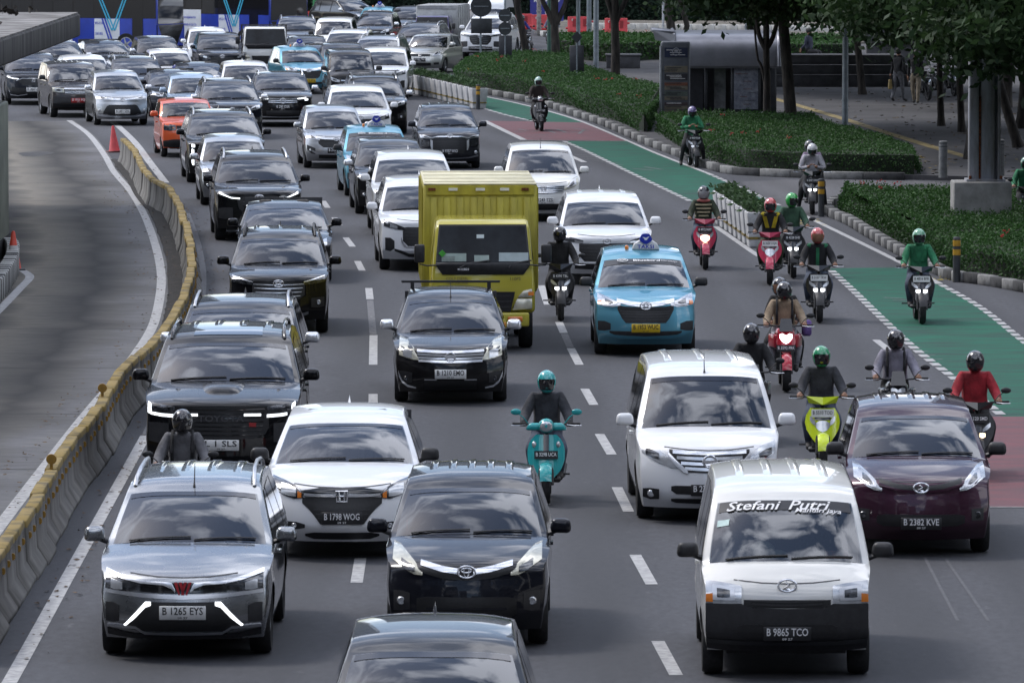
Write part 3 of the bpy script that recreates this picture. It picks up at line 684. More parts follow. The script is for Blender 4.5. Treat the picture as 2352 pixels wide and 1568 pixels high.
    def side_quad(s, q, sg, off=0.006, n=5, m=4):
        """pane on the body side: q = 4 corners (x from bumper, z), bottom-front, bottom-rear, top-rear, top-front"""
        P = []
        for i in range(n + 1):
            a = i / n; row = []
            for j in range(m + 1):
                c = j / m
                x = (1 - c) * ((1 - a) * q[0][0] + a * q[1][0]) + c * ((1 - a) * q[3][0] + a * q[2][0])
                z = (1 - c) * ((1 - a) * q[0][1] + a * q[1][1]) + c * ((1 - a) * q[3][1] + a * q[2][1])
                row.append((x - s.fo, sg * (s.Y(x, z) + off), z))
            P.append(row)
        return MB().grid(P).mesh('pane', 180)

_wheel = {}
def wheel_meshes(r, w=0.2, style=0):
    if (r, w, style) in _wheel: return _wheel[(r, w, style)]
    ir = r * 0.64
    ty = MB().lathe([(ir, -w / 2 + .02), (r - .025, -w / 2), (r - .005, -w / 2 + .03), (r, 0), (r - .005, w / 2 - .03), (r - .025, w / 2), (ir, w / 2 - .02)], axis='Y', n=28).mesh('tyre', 50)
    rm = MB().lathe([(ir, -w / 2 + .025), (ir - .02, -w / 2 + .02), (ir - .03, -w / 2 + .06), (0.05, -w / 2 + .075)], axis='Y', n=28)
    rm.lathe([(ir, w / 2 - .025), (ir - .02, w / 2 - .02), (ir - .03, w / 2 - .06), (0.05, w / 2 - .075)], axis='Y', n=28)
    for k in range(5):
        a = 2 * math.pi * k / 5
        for sg in (-1, 1):
            c = ((ir * .52) * math.cos(a), sg * (w / 2 - .035), (ir * .52) * math.sin(a)); m3 = Matrix.Rotation(-a, 3, 'Y')
            vv = [m3 @ Vector(p) for p in ((-ir * .5, -.012, -.04), (ir * .46, -.012, -.025), (ir * .46, -.012, .025), (-ir * .5, -.012, .04), (-ir * .5, .012, -.04), (ir * .46, .012, -.025), (ir * .46, .012, .025), (-ir * .5, .012, .04))]
            rm.add([v + Vector(c) for v in vv], [(0, 1, 2, 3), (7, 6, 5, 4), (0, 4, 5, 1), (1, 5, 6, 2), (2, 6, 7, 3), (3, 7, 4, 0)])
    rm.lathe([(0.001, -w / 2 + .03), (.06, -w / 2 + .035), (.06, w / 2 - .035), (.001, w / 2 - .03)], axis='Y', n=14)
    _wheel[(r, w, style)] = (ty, rm.mesh('rim', 40)); return _wheel[(r, w, style)]

def ring(mb, c, ry, rz, r=0.008, n=20, axis_x=True):
    path = [(c[0], c[1] + ry * math.cos(2 * math.pi * k / n), c[2] + rz * math.sin(2 * math.pi * k / n)) for k in range(n + 1)]
    mb.tube(path, r, 6, cap=False); return mb
def emblem_mesh(kind, p, k=1.0):
    mb = MB(); x = p.x - 0.015; y, z = p.y, p.z
    def bar(pts, r=0.008): mb.tube([(x, y + a * k, z + b_ * k) for a, b_ in pts], r * k, 6)
    if kind == 'oval3':
        ring(mb, (x, y, z), .072 * k, .048 * k, .008 * k); ring(mb, (x, y, z + .012 * k), .042 * k, .018 * k, .007 * k); ring(mb, (x, y, z), .02 * k, .044 * k, .006 * k)
    elif kind == 'H':
        sq = [(-.05, .042), (.05, .042), (.042, -.045), (-.042, -.045), (-.05, .042)]; bar(sq, .009); bar([(-.026, .036), (-.02, -.036)], .009); bar([(.026, .036), (.02, -.036)], .009); bar([(-.024, 0), (.024, 0)], .008)
    elif kind == 'ringbar':
        ring(mb, (x, y, z), .06 * k, .06 * k, .011 * k); mb.box((x, y, z), (.02 * k, .15 * k, .026 * k))
    elif kind == 'oval':
        ring(mb, (x, y, z), .07 * k, .046 * k, .010 * k); bar([(-.02, -.03), (.03, -.02), (-.02, .005), (.015, .03)], .010)
    elif kind == 'ringw':
        ring(mb, (x, y, z), .066 * k, .066 * k, .008 * k); bar([(-.03, .052), (0, .008), (.03, .052)], .008); bar([(-.052, .02), (-.024, -.045), (0, .0), (.024, -.045), (.052, .02)], .008)
    elif kind == 'W':
        for sg in (-1, 1):
            for a, h in ((.065, .045), (.032, .045)):
                mb.add([(x, y + sg * a * k, z + h * k), (x, y + sg * (a - .024) * k, z + h * k), (x, y + sg * (a - .045) * k, z - .045 * k), (x, y + sg * (a - .035) * k, z - .05 * k)], [(0, 1, 2, 3)])
        mb2 = MB(); nv = len(mb.v); mb.add([(q[0] + .02, q[1], q[2]) for q in mb.v], [tuple(reversed(f)) for f in mb.f])
    elif kind == 'S':
        bar([(.05, .025), (-.005, .05), (-.045, .015), (.045, -.015), (.005, -.05), (-.05, -.025)], .014)
    elif kind == 'tri':
        for a in (90, 210, 330):
            c, s_ = math.cos(R(a)), math.sin(R(a)); n0 = len(mb.v)
            q = [(0, 0), (.038 * c - .02 * s_, .038 * s_ + .02 * c), (.076 * c, .076 * s_), (.038 * c + .02 * s_, .038 * s_ - .02 * c)]
            mb.add([(x, y + a_ * k, z + b_ * k) for a_, b_ in q] + [(x + .02, y + a_ * k, z + b_ * k) for a_, b_ in q], [(0, 1, 2, 3), (7, 6, 5, 4), (0, 4, 5, 1), (1, 5, 6, 2), (2, 6, 7, 3), (3, 7, 4, 0)])
    return mb.mesh('emblem', 40)

def glass_text(sh, s_, size, w, y0, frac, shear=0.0, off=.02):
    """lettering wrapped onto the windscreen, frac = height up the screen"""
    src = text_mesh(s_, size, w, shear=shear); me = src.copy(); slant = math.hypot(sh.hx - sh.cx, sh.hz - sh.cz)
    for v_ in me.vertices:
        i = (6 + frac + v_.co.y / slant) * SUB; y = y0 - v_.co.x; hw = sh.E[int(i)][1]; p = sh.S(y / hw, i)
        v_.co = p + Vector((-sh.scn[1], 0, sh.scn[0])) * off
    return me
class CarType:
    """all meshes of one car model, made once; place() links copies"""
    def __init__(s, shape, face, win=None, mirror='paint', rails=None, ribs=0, sunroof=False, antenna='rear', emblem=('oval3', None), plate_z=0.5, glass_m=None, wiper=1, rack=False, lights=None, wind_uw=0.915, seats=True, wheel_w=0.2):
        s.sh = sh = shape; s.parts = []
        A = s.parts.append                   # (name, mesh, role, parent index)
        A(('body', sh.body(), 'paint', None))
        ub = MB().box(((sh.L / 2) - sh.fo, 0, 0.44), (sh.L - 0.7, 2 * sh.W - 0.5, 0.42)).box((sh.L / 2 - sh.fo, 0, .27), (sh.L - .8, 2 * sh.W - .9, .1))
        A(('underbody', ub.mesh('underbody'), BLACKP, None))
        ws = len(s.parts); A(('windscreen', sh.screen(uw=wind_uw), glass_m or WINDARK, None))
        A(('tint_band', MB().grid([[sh.S(-.885 + 1.77 * j / 12, i) + Vector((-sh.scn[1], 0, sh.scn[0])) * .0075 for j in range(13)] for i in np.linspace(6.87 * SUB, 6.995 * SUB, 4)]).mesh('tint_band', 180), TINTB, None))
        rg = MB(); P = []
        for k in range(4):
            i = 10 * SUB + 2.5 + (2 * SUB - 5.5) * k / 3; P.append([sh.S(-.8 + 1.6 * j / 8, i) + Vector((.008, 0, .002)) for j in range(9)])
        A(('rear_window', rg.grid(P).mesh('rear_window', 180), SIDEG, None))
        # cabin
        cxl, hxl = sh.cx - sh.fo, sh.hx - sh.fo
        dash_z = sh.cz - 0.02
        db = MB().box((cxl + .42, 0, dash_z - .14), (.62, 2 * sh.W - .34, .24)).box((cxl + .40, .36, dash_z + .01), (.22, .34, .08))
        A(('dashboard', bevel_mesh(db.mesh('dashboard'), .04, 2), CABIN, None))
        A(('rear_bulkhead', MB().box((hxl + 1.5, 0, 1.0), (.06, 2 * sh.W - .3, .9)).mesh('rear_bulkhead'), CABIN, None))
        if seats:
            for sg in (-1, 1):
                sm = MB().box((hxl + .55, sg * .36, dash_z + .02), (.16, .46, .62), ry=.18).box((hxl + .62, sg * .36, dash_z + .42), (.10, .26, .17))
                A(('seat', bevel_mesh(sm.mesh('seat'), .05, 2), SEATM, None))
            sw = MB(); sw.tube([(cxl + .72 + .06 * math.sin(a), .36 + .18 * math.cos(a), dash_z + .03 + .165 * math.sin(a)) for a in [2 * math.pi * k / 16 for k in range(17)]], .014, 6, cap=False); sw.box((cxl + .72, .36, dash_z + .03), (.03, .3, .05))
            A(('steering_wheel', sw.mesh('steering_wheel', 40), BLACKP, None))
        # side panes
        for q in (win or s.default_windows(sh)):
            for sg in (1, -1): A(('side_window', sh.side_quad(q, sg), SIDEG, None))
        # face
        for it in face:
            nm, role, st = it[0], it[1], it[2]; off = it[3] if len(it) > 3 else 0.006; mir = it[4] if len(it) > 4 else True
            if mir:
                for sg in (False, True):
                    A((nm, sh.patch(st, off, mirror=sg), role, None))
                    if nm == 'headlight' and role in (LAMP, LAMPY) and not any(f_[0] in ('headlight_lens', 'headlight_inner') for f_ in face):
                        cy_ = sum(q[0] for q in st) / len(st); cz_ = sum((q[1] + q[2]) / 2 for q in st) / len(st); hi_ = len(s.parts) - 1
                        for k_, rl in ((.62, SILVERT), (.36, LAMPD)):
                            A(('lamp_reflector', sh.patch([(cy_ + (q[0] - cy_) * k_, cz_ + (q[1] - cz_) * k_ * 1.1, cz_ + (q[2] - cz_) * k_ * 1.1) for q in st], off + .004 + .004 * (k_ < .5), 3, .006, mirror=sg), rl, hi_))
            else:
                st2 = [(-y, a, b_) for y, a, b_ in reversed(st) if y > 0.001] + list(st)
                A((nm, sh.patch(st2, off), role, None))
        for y, z, r, role in (lights or []):
            for sg in (1, -1):
                p = sh.front(sg * y, z, .004); A(('fog_lamp', MB().lathe([(.001, -.01), (r * .8, -.014), (r, -.006), (r * 1.15, .03)], (p.x, p.y, p.z), 'X', 16).mesh('fog_lamp', 50), role, None))
        if emblem and emblem[0]:
            ez = emblem[1] or sh.hl - .07; p = sh.front(0, ez, .012); A(('emblem', emblem_mesh(emblem[0], p, emblem[2] if len(emblem) > 2 else 1.0), emblem[3] if len(emblem) > 3 else CHROME, None))
        if sh.hl - .02 > .6: A(('bonnet_seam', sh.patch([(-.62 * sh.W, sh.hl + .012, sh.hl + .022), (-.3 * sh.W, sh.hl - .012, sh.hl - .002), (0, sh.hl - .02, sh.hl - .01), (.3 * sh.W, sh.hl - .012, sh.hl - .002), (.62 * sh.W, sh.hl + .012, sh.hl + .022)], .0015, 1, .004), GRILLE, None))
        # wipers
        if wiper:
            for u0, u1 in ((-.06, -.80), (.72, -.02)):
                path = [sh.S(u0 + (u1 - u0) * t, 6 * SUB + .1 + .6 * t * (1 - t * .4)) + Vector((-.014, 0, .016)) for t in (0, .25, .5, .75, 1)]
                A(('wiper', MB().tube(path, .009, 5).mesh('wiper', 50), BLACKP, None))
        # mirrors
        mz = sh.belt + .14; mx = sh.cx + .28 - sh.fo
        for sg in (1, -1):
            yb = sh.Y(sh.cx + .28, mz)
            mm = bevel_mesh(MB().box((mx, sg * (yb + .15), mz + .02), (.115, .225, .15), rz=sg * .12, taper=.86).mesh('side_mirror'), .05, 3)
            A(('mirror_arm', MB().tube([(mx + .02, sg * (yb - .02), mz - .08), (mx, sg * (yb + .10), mz - .03)], .028, 6).mesh('mirror_arm', 60), BLACKP, None))
            A(('side_mirror', mm, {'paint': 'paint', 'black': BLACKP, 'chrome': CHROME}[mirror], None))
            mi = len(s.parts) - 1
            A(('mirror_glass', MB().ball((mx + .06, sg * (yb + .155), mz + .02), (.02, .105, .068), 10, 6).mesh('mirror_glass', 60), CHROME, mi))
        # door handles
        for xx in (sh.fo + 1.35, sh.fo + 2.25):
            for sg in (1, -1):
                if xx < sh.L - .7: A(('door_handle', MB().box((xx - sh.fo, sg * (sh.Y(xx, sh.belt - .1) + .015), sh.belt - .1), (.17, .03, .03)).mesh('door_handle'), 'paint', None))
        # tail lamps
        for sg in (1, -1):
            A(('tail_lamp', MB().box((sh.L - sh.fo - .09, sg * (sh.W - .17), .92), (.12, .14, .28)).mesh('tail_lamp'), REDL, None))
        # roof gear
        if antenna:
            i = 10 * SUB - 2 if antenna == 'rear' else (9.6 * SUB if antenna == 'fin' else 7 * SUB + 3)
            p = sh.S(0, i)
            if antenna == 'fin': mb = MB().add([(p.x - .06, -.018, p.z - .01), (p.x - .06, .018, p.z - .01), (p.x + .10, .02, p.z - .01), (p.x + .10, -.02, p.z - .01), (p.x + .09, 0, p.z + .085), (p.x + .06, 0, p.z + .075)], [(0, 1, 2, 3), (0, 3, 4, 5), (1, 5, 4, 2), (0, 5, 1), (2, 4, 3)])
            else: mb = MB().tube([(p.x - .02, 0, p.z - .01), (p.x, 0, p.z + .03), (p.x + .1, 0, p.z + (.22 if antenna == 'front' else .16))], [.016, .008, .004], 6)
            A(('antenna', mb.mesh('antenna', 50), 'paint' if antenna == 'fin' else BLACKP, None))
        if rails:
            for sg in (1, -1):
                path = [sh.S(sg * .9, i) + Vector((0, 0, h)) for i, h in [(7.6 * SUB, .0), (7.8 * SUB, .055), (8.4 * SUB, .07), (9 * SUB, .07), (9.6 * SUB, .065), (9.9 * SUB, .05), (10 * SUB, 0.0)]]
                A(('roof_rail', MB().tube(path, .022, 6).mesh('roof_rail', 60), rails, None))
        if rack:
            for i in (8.9 * SUB, 9.8 * SUB):
                p = sh.S(1, i); z = sh.S(0, i).z + .075
                mb = MB().box((p.x, 0, z), (.045, 2 * sh.W - .2, .022)).box((p.x, p.y - .05, z - .06), (.05, .04, .13)).box((p.x, -p.y + .05, z - .06), (.05, .04, .13))
                A(('roof_rack_bar', mb.mesh('roof_rack_bar'), rack, None))
        for k in range(ribs):
            u = -.62 + 1.24 * k / max(1, ribs - 1); P = []
            for q_, i in enumerate(np.linspace(8.3 * SUB, 10 * SUB - 1, 9)): P.append([sh.S(u + du, i) + Vector((0, 0, (dz + .003) * min(1, q_ / 2) - .003)) for du, dz in ((-.075, -.002), (-.055, .012), (.055, .012), (.075, -.002))])
            A(('roof_rib', MB().grid(P).mesh('roof_rib', 60), 'paint', None))
        if sunroof:
            P = [[sh.S(-.55 + 1.1 * j / 8, i) + Vector((0, 0, .006)) for j in range(9)] for i in np.linspace(7.7 * SUB, 8.7 * SUB, 5)]
            A(('sunroof', MB().grid(P).mesh('sunroof', 180), SIDEG, None))
        # wheels
        ty, rm = wheel_meshes(sh.wr, wheel_w)
        s.wheels = [(xx, sg * (sh.W - wheel_w / 2 - .02), sh.wr) for xx in (0, sh.wb) for sg in (1, -1)]; s.tyre, s.rim = ty, rm
        p = sh.front(0, plate_z, 0); s.plate_p = Vector((min(p.x, sh.front(0, plate_z + .06).x, sh.front(0, plate_z - .06).x) - .016, 0, plate_z))
    @staticmethod
    def default_windows(sh):
        b, z0 = sh.belt, sh.belt + .03
        hx, cx, rx = sh.hx, sh.cx, sh.rx
        top = sh.hz - .02; t2 = min(sh.rz - .14, sh.hz + .05)
        x1 = hx + .55; x2 = x1 + .95
        ap = lambda z: cx + .22 + (hx - cx) * (z - sh.cz) / (sh.hz - sh.cz) + .02
        out = [((ap(z0) + .10, z0), (x1 - .03, z0), (x1 - .03, top), (ap(top) + .12, top)), ((x1 + .05, z0), (x2 - .03, z0), (x2 - .03, t2), (x1 + .05, top + .01))]
        if rx + .05 - x2 > .25: out.append(((x2 + .05, z0 + .02), (rx + .10, z0 + .06), (rx - .12, t2 - .04), (x2 + .05, t2)))
        return out
    def place(s, name, label, u, v, yaw, col, cat='car', group='cars and vans in the traffic', plate=None, pl='w', skip=(), scale=1.0, extra=None, glass_o=None):
        loc = G(u, v); e = empty(name, loc, R(90 + yaw)); tag(e, label, cat, group)
        made = []
        for nm, me, role, par in s.parts:
            if nm in skip: made.append(None); continue
            m = col if role == 'paint' else role
            if nm == 'windscreen':
                m = glass_o or (WINV[(int(u) * 7 + int(v)) % 5] if m is WINDARK else m)
            made.append(obj(nm, me, m, e if par is None else made[par]))
        for (x, y, z) in s.wheels:
            w_ = obj('wheel', s.tyre, RUBBER, e, (x, y, z)); obj('rim', s.rim, RIM, w_)
        if plate:
            pw = (0.46, 0.135)
            pm_ = _T.setdefault('platemesh', bevel_mesh(MB().box((0, 0, 0), (.014, .46, .138)).mesh('licence_plate'), .004, 1))
            po = obj('licence_plate', pm_, {'w': PLATEW, 'k': PLATEK, 'y': PLATEY, 'r': PLATER}[pl], e, s.plate_p, (0, -.05, 0))
            ink = INKB if pl in 'wy' else INKW
            to = obj('plate_lettering', text_mesh(plate, .105, .40), ink, po, (-.0095, 0, .016), (R(90), 0, R(-90)))
            to2 = obj('plate_date', text_mesh('09 27', .03, .10), ink, po, (-.0095, 0, -.05), (R(90), 0, R(-90)))
        if extra: extra(e, s, made)
        return e
# ------------------------------------------------------------------ car models (shape, then what the front shows)
WHITE = paint('white', (0.72, 0.73, 0.74)); PEARL = paint('pearl', (0.66, 0.67, 0.67)); CREAM = paint('cream_white', (0.70, 0.70, 0.67))
BLACK = paint('black', (0.004, 0.004, 0.005), 0.0, 0.4, 1.36); BLACKB = paint('black_blue', (0.007, 0.008, 0.013), 0.2, 0.35, 1.38); DGREY = paint('dark_grey', (0.022, 0.024, 0.031), 0.5, 0.32, 1.4)
SILVERD = paint('steel_silver', (0.30, 0.31, 0.32), 0.95, 0.24); SILVER = paint('silver', (0.44, 0.45, 0.46), 0.92, 0.28); GREY = paint('grey', (0.14, 0.145, 0.155), 0.8, 0.3); SILVERG = paint('silver_green', (0.46, 0.465, 0.44), 0.6)
MAROON = paint('maroon', (0.045, 0.016, 0.030), 0.4, 0.32, 1.42); TAXI = paint('taxi_blue', (0.10, 0.30, 0.39), 0.5, 0.34); ORANGE = paint('orange', (0.62, 0.10, 0.03), 0.25)
LBLUE = paint('pale_blue', (0.34, 0.42, 0.52), 0.6); PURPLE = paint('truck_purple', (0.055, 0.045, 0.13), 0.1); YELLOW = paint('truck_yellow', (0.42, 0.37, 0.05), 0.0, 0.5)
BRONZE = paint('dark_brown', (0.035, 0.027, 0.024), 0.4)

def bars(y0, z0, z1, n, role, y1=None, t=0.018, off=0.014):
    """n horizontal grille bars between heights; width tapers from y1 (top) to y0 (bottom)"""
    out = []; y1 = y1 or y0
    for k in range(n):
        z = z0 + (z1 - z0) * (k + .5) / n; y = y0 + (y1 - y0) * (k + .5) / n
        out.append(('grille_bar', role, [(0, z - t / 2, z + t / 2), (y * .5, z - t / 2 + .004, z + t / 2 + .004), (y, z - t / 2 + .012, z + t / 2 + .012)], off, False))
    return out
CAR = {}
av = dict(L=4.14, W=0.83, hl=.87, cx=1.05, cz=1.08, hx=1.82, hz=1.47, rz=1.635, rx=3.72)
lampA = ('headlight', LAMPY, [(.44, .76, .79), (.52, .765, .88), (.60, .80, .945), (.68, .85, 1.0), (.75, .885, 1.015)], .01)
CAR['mpv_swept'] = CarType(Shape(**av), [lampA, ('grille', GRILLE, [(0, .715, .815), (.25, .735, .83), (.46, .79, .86)], .004, False), ('chrome_bar', CHROME, [(.07, .775, .825), (.25, .80, .85), (.46, .85, .895)], .014),
    ('lower_grille', GRILLE, [(0, .30, .55), (.40, .31, .55), (.50, .38, .53)], .005, False), ('bumper_fin', 'paint', [(0, .425, .445), (.4, .425, .445)], .014, False), ('fog_pod', BLACKP, [(.57, .42, .58), (.65, .40, .60), (.735, .40, .60)], .004),
    ('headlight_inner', LAMPD, [(.52, .79, .84), (.60, .80, .87), (.66, .84, .90)], .016)],
    lights=[(.655, .50, .042, LAMP)], emblem=('oval3', .80, 1.25), antenna=None, ribs=5, plate_z=.30, mirror='paint')
CAR['mpv_maroon'] = CarType(Shape(**av), [('headlight', LAMP, lampA[2], .01), ('grille', GRILLE, [(0, .76, .81), (.25, .78, .84), (.47, .84, .895)], .006, False), ('trim_bar', 'paint', [(0, .735, .762), (.25, .755, .785), (.47, .815, .84)], .014, False),
    ('lower_grille', GRILLE, [(0, .36, .50), (.42, .37, .50), (.50, .40, .48)], .005, False), ('fog_pod', BLACKP, [(.58, .42, .55), (.72, .42, .56)], .004)], lights=[(.65, .485, .04, LAMPD)], emblem=('oval', .80, 1.2), antenna=None, ribs=5, plate_z=.40, mirror='black')
CAR['mpv_taxi'] = CarType(Shape(**{**av, 'hl': .89}), [('headlight', LAMP, [(.40, .825, .865), (.52, .80, .905), (.65, .81, .955), (.765, .83, .985)], .01), ('turn_lens', AMBER, [(.70, .83, .885), (.765, .835, .88)], .014),
    ('grille', GRILLE, [(0, .55, .80), (.32, .55, .81), (.38, .62, .82), (.45, .76, .84)], .006, False), ('chrome_bar', CHROME, [(0, .80, .865), (.25, .825, .885), (.46, .865, .925)], .014, False),
    ('fog_pod', BLACKP, [(.56, .44, .54), (.66, .42, .575), (.765, .42, .575)], .004), ('lower_grille', BLACKP, [(0, .34, .42), (.5, .36, .42), (.58, .39, .42)], .005, False), ('bumper_lip', 'paint', [(0, .29, .315), (.4, .29, .315), (.6, .34, .37), (.76, .40, .43)], .012, False)] + bars(.34, .57, .79, 5, BLACKP, .43),
    emblem=('oval3', .825, 1.25), antenna=None, plate_z=.47, mirror='black')
CAR['mpv_silver'] = CarType(Shape(**av), [('headlight', LAMP, [(.38, .80, .835), (.52, .79, .875), (.66, .80, .92), (.76, .82, .94)], .01), ('chrome_bar', CHROME, [(0, .775, .815), (.2, .785, .825), (.40, .80, .845)], .013, False),
    ('grille', GRILLE, [(0, .31, .64), (.40, .33, .64), (.47, .36, .60), (.58, .36, .42)], .006, False), ('bumper_lip', CHROME, [(0, .26, .285), (.5, .275, .30), (.70, .30, .35), (.76, .36, .42)], .012, False)], lights=[(.68, .47, .045, LAMP)], emblem=('oval3', .795), antenna='rear', plate_z=.43, mirror='chrome')
CAR['mpv_2019'] = CarType(Shape(**{**av, 'hl': .92, 'cz': 1.1}), [('headlight', LAMP, [(.42, .80, .83), (.6, .80, .865), (.77, .82, .89)], .01), ('lower_lamp', LAMPD, [(.52, .60, .74), (.60, .58, .745), (.74, .60, .76)], .01), ('chrome_bar', CHROME, [(0, .84, .87), (.3, .835, .865), (.55, .80, .825)], .014, False),
    ('grille', GRILLE, [(0, .42, .83), (.36, .42, .83), (.44, .50, .82), (.50, .74, .81)], .006, False), ('chrome_bar', CHROME, [(.44, .50, .74), (.47, .50, .76), (.50, .60, .785)], .014), ('bumper_lip', SILVERT, [(0, .27, .30), (.5, .29, .315), (.74, .33, .38)], .012, False)] + bars(.38, .48, .8, 5, BLACKP, .46),
    lights=[(.68, .44, .045, LAMP)], emblem=('oval3', .87), antenna='fin', ribs=4, plate_z=.46)
CAR['crossover_white'] = CarType(Shape(L=4.3, W=.885, fo=.86, wb=2.61, wr=.34, hl=.85, cx=1.05, cz=1.045, hx=1.9, hz=1.41, rz=1.555, rx=3.7, bz=.22, belt=.95, tum=.38, nf=.12, sweep=.32),
    [('headlight', LAMPD, [(.44, .72, .79), (.54, .705, .85), (.66, .74, .89), (.80, .80, .925)], .01), ('headlight_lens', LAMP, [(.52, .73, .81), (.60, .735, .845), (.69, .76, .86)], .018), ('turn_lens', AMBER, [(.455, .72, .77), (.50, .715, .79)], .018), ('upper_grille', GLOSSB, [(0, .755, .83), (.25, .76, .83), (.46, .75, .80)], .008, False),
     ('chrome_bar', CHROME, [(.07, .735, .77), (.3, .735, .765), (.43, .745, .77)], .016), ('grille', GRILLE, [(0, .43, .74), (.245, .43, .74), (.31, .52, .735), (.38, .60, .73), (.45, .66, .725)], .006, False),
     ('fog_recess', BLACKP, [(.42, .385, .425), (.52, .365, .45), (.66, .375, .455), (.79, .40, .455)], .004), ('lower_grille', GRILLE, [(0, .25, .335), (.32, .255, .335), (.42, .29, .315)], .005, False)] + bars(.26, .45, .6, 3, GRILLE, .33),
    lights=[(.54, .41, .03, LAMP)], emblem=('H', .745, 1.35), antenna='fin', plate_z=.50, mirror='black', glass_m=WINMID)
CAR['mpv_led'] = CarType(Shape(L=4.78, W=.86, fo=.88, wb=2.75, wr=.33, hl=.85, cx=1.1, cz=1.09, hx=1.95, hz=1.51, rz=1.67, rx=4.2, bz=.22),
    [('headlight', LAMPD, [(.42, .72, .775), (.55, .70, .80), (.68, .70, .83), (.78, .715, .855)], .008), ('headlight_lens', LAMP, [(.60, .71, .775), (.66, .705, .79), (.72, .715, .80)], .018), ('upper_grille', GLOSSB, [(0, .68, .79), (.2, .685, .785), (.43, .70, .77)], .006, False),
     ('chrome_wing', CHROME, [(.075, .69, .72), (.11, .73, .785), (.2, .765, .792), (.42, .775, .80), (.6, .805, .835), (.78, .85, .885)], .02), ('silver_band', SILVERT, [(0, .625, .665), (.4, .64, .68), (.78, .675, .71)], .010, False),
     ('grille', GRILLE, [(0, .31, .60), (.34, .31, .60), (.46, .315, .51), (.60, .34, .38)], .006, False), ('led_strip', DRL, [(.315, .565, .60), (.37, .545, .60), (.47, .44, .49), (.565, .365, .395), (.585, .37, .38)], .016), ('side_vent', BLACKP, [(.64, .40, .56), (.70, .39, .585), (.775, .40, .585)], .006),
     ('bumper_lip', SILVERT, [(0, .275, .30), (.38, .28, .305), (.47, .335, .36), (.76, .345, .37)], .016, False), ('lower_bumper', BLACKP, [(0, .225, .27), (.5, .23, .28), (.76, .26, .33)], .008, False)],
    emblem=('W', .735, 1.35, pm('emblem_red', (0.5, 0.02, 0.03), 0.35, coat=1)), rails=SILVERT, ribs=4, antenna='front', plate_z=.50, wheel_w=.21)
CAR['tall_mpv'] = CarType(Shape(L=4.77, W=.865, fo=.95, wb=2.86, wr=.325, hl=.90, cx=.80, cz=1.12, hx=1.42, hz=1.67, rz=1.83, rx=4.3, bz=.19, belt=1.02, tum=.22, sweep=.3),
    [('headlight', LAMP, [(.36, .67, .70), (.46, .68, .83), (.62, .74, .92), (.80, .84, .965)], .01), ('headlight_lens', LAMPD, [(.60, .77, .84), (.68, .785, .875), (.75, .82, .89)], .018), ('grille', GRILLE, [(0, .62, .875), (.27, .63, .88), (.36, .72, .885), (.48, .83, .89)], .006, False)] + bars(.27, .63, .88, 4, CHROME, .46, .036, .016) +
    [('chrome_edge', CHROME, [(.26, .61, .64), (.32, .63, .70), (.40, .70, .77), (.49, .80, .86)], .02), ('lower_grille', GRILLE, [(0, .36, .47), (.40, .37, .47), (.46, .41, .46)], .006, False), ('lower_grille', GRILLE, [(0, .25, .315), (.40, .26, .315), (.46, .28, .31)], .006, False),
     ('fog_recess', BLACKP, [(.60, .30, .42), (.70, .29, .43), (.79, .32, .42)], .006)], lights=[(.69, .365, .045, LAMP)], emblem=('ringbar', .755, 1.25), antenna='front', plate_z=.42, ribs=3)
CAR['cargo_van'] = CarType(Shape(L=4.05, W=.83, fo=.62, wb=2.65, wr=.30, hl=.95, cx=.36, cz=1.13, hx=.86, hz=1.665, rz=1.86, rx=3.85, bz=.28, belt=1.05, tum=.17, sweep=.10, nf=.05, lead=.10, nose=.02, tail=1.0),
    [('headlight', LAMP, [(.44, .75, .91), (.55, .745, .93), (.68, .745, .945), (.785, .75, .95)], .01), ('turn_lens', AMBER, [(.715, .76, .84), (.785, .76, .83)], .015), ('bumper', BLACKP, [(0, .29, .70), (.36, .29, .71), (.44, .29, .745), (.60, .29, .745), (.785, .31, .745)], .014, False),
     ('grille', GRILLE, [(0, .71, .785), (.34, .71, .785), (.42, .73, .785)], .006, False), ('bumper_groove', GRILLE, [(0, .43, .55), (.42, .43, .55), (.48, .45, .53)], .018, False), ('bumper_ridge', pm('plastic_highlight', (.035, .036, .04), .4, var=.2), [(0, .355, .395), (.5, .36, .40), (.77, .38, .42)], .026, False)] + bars(.33, .715, .78, 2, BLACKP, .36, .014, .016),  # bumper ridge in lighter grey: its highlight is put into the colour
    emblem=('oval', .915, 1.25), antenna=None, ribs=4, plate_z=.46, mirror='black', glass_m=WINMID)
CAR['big_suv'] = CarType(Shape(L=4.95, W=.985, fo=.92, wb=2.85, wr=.39, hl=1.12, cx=1.25, cz=1.30, hx=2.0, hz=1.72, rz=1.90, rx=4.3, bz=.30, belt=1.2, tum=.28, sweep=.2, nf=.08, tail=1.15),
    [('headlight', LAMPD, [(.58, .96, 1.06), (.75, .97, 1.08), (.91, .99, 1.10)], .008), ('led_strip', DRL, [(.575, .925, .962), (.75, .935, .972), (.875, .955, .99), (.885, .96, 1.075), (.925, .98, 1.10)], .018), ('grille', GRILLE, [(0, .66, 1.07), (.40, .66, 1.07), (.56, .72, 1.06), (.60, .80, 1.04)], .006, False),
     ('led_bar', DRL, [(.29, .945, .975), (.50, .945, .975)], .022), ('side_vent', BLACKP, [(.66, .62, .85), (.78, .60, .86), (.92, .63, .86)], .006), ('bumper_lip', GLOSSB, [(0, .36, .44), (.5, .37, .45), (.85, .42, .50)], .012, False)] + bars(.52, .68, 1.05, 7, GLOSSB, .55, .016, .012),
    emblem=None, antenna=None, rails=GLOSSB, ribs=4, sunroof=True, plate_z=.585, mirror='paint', wheel_w=.25)
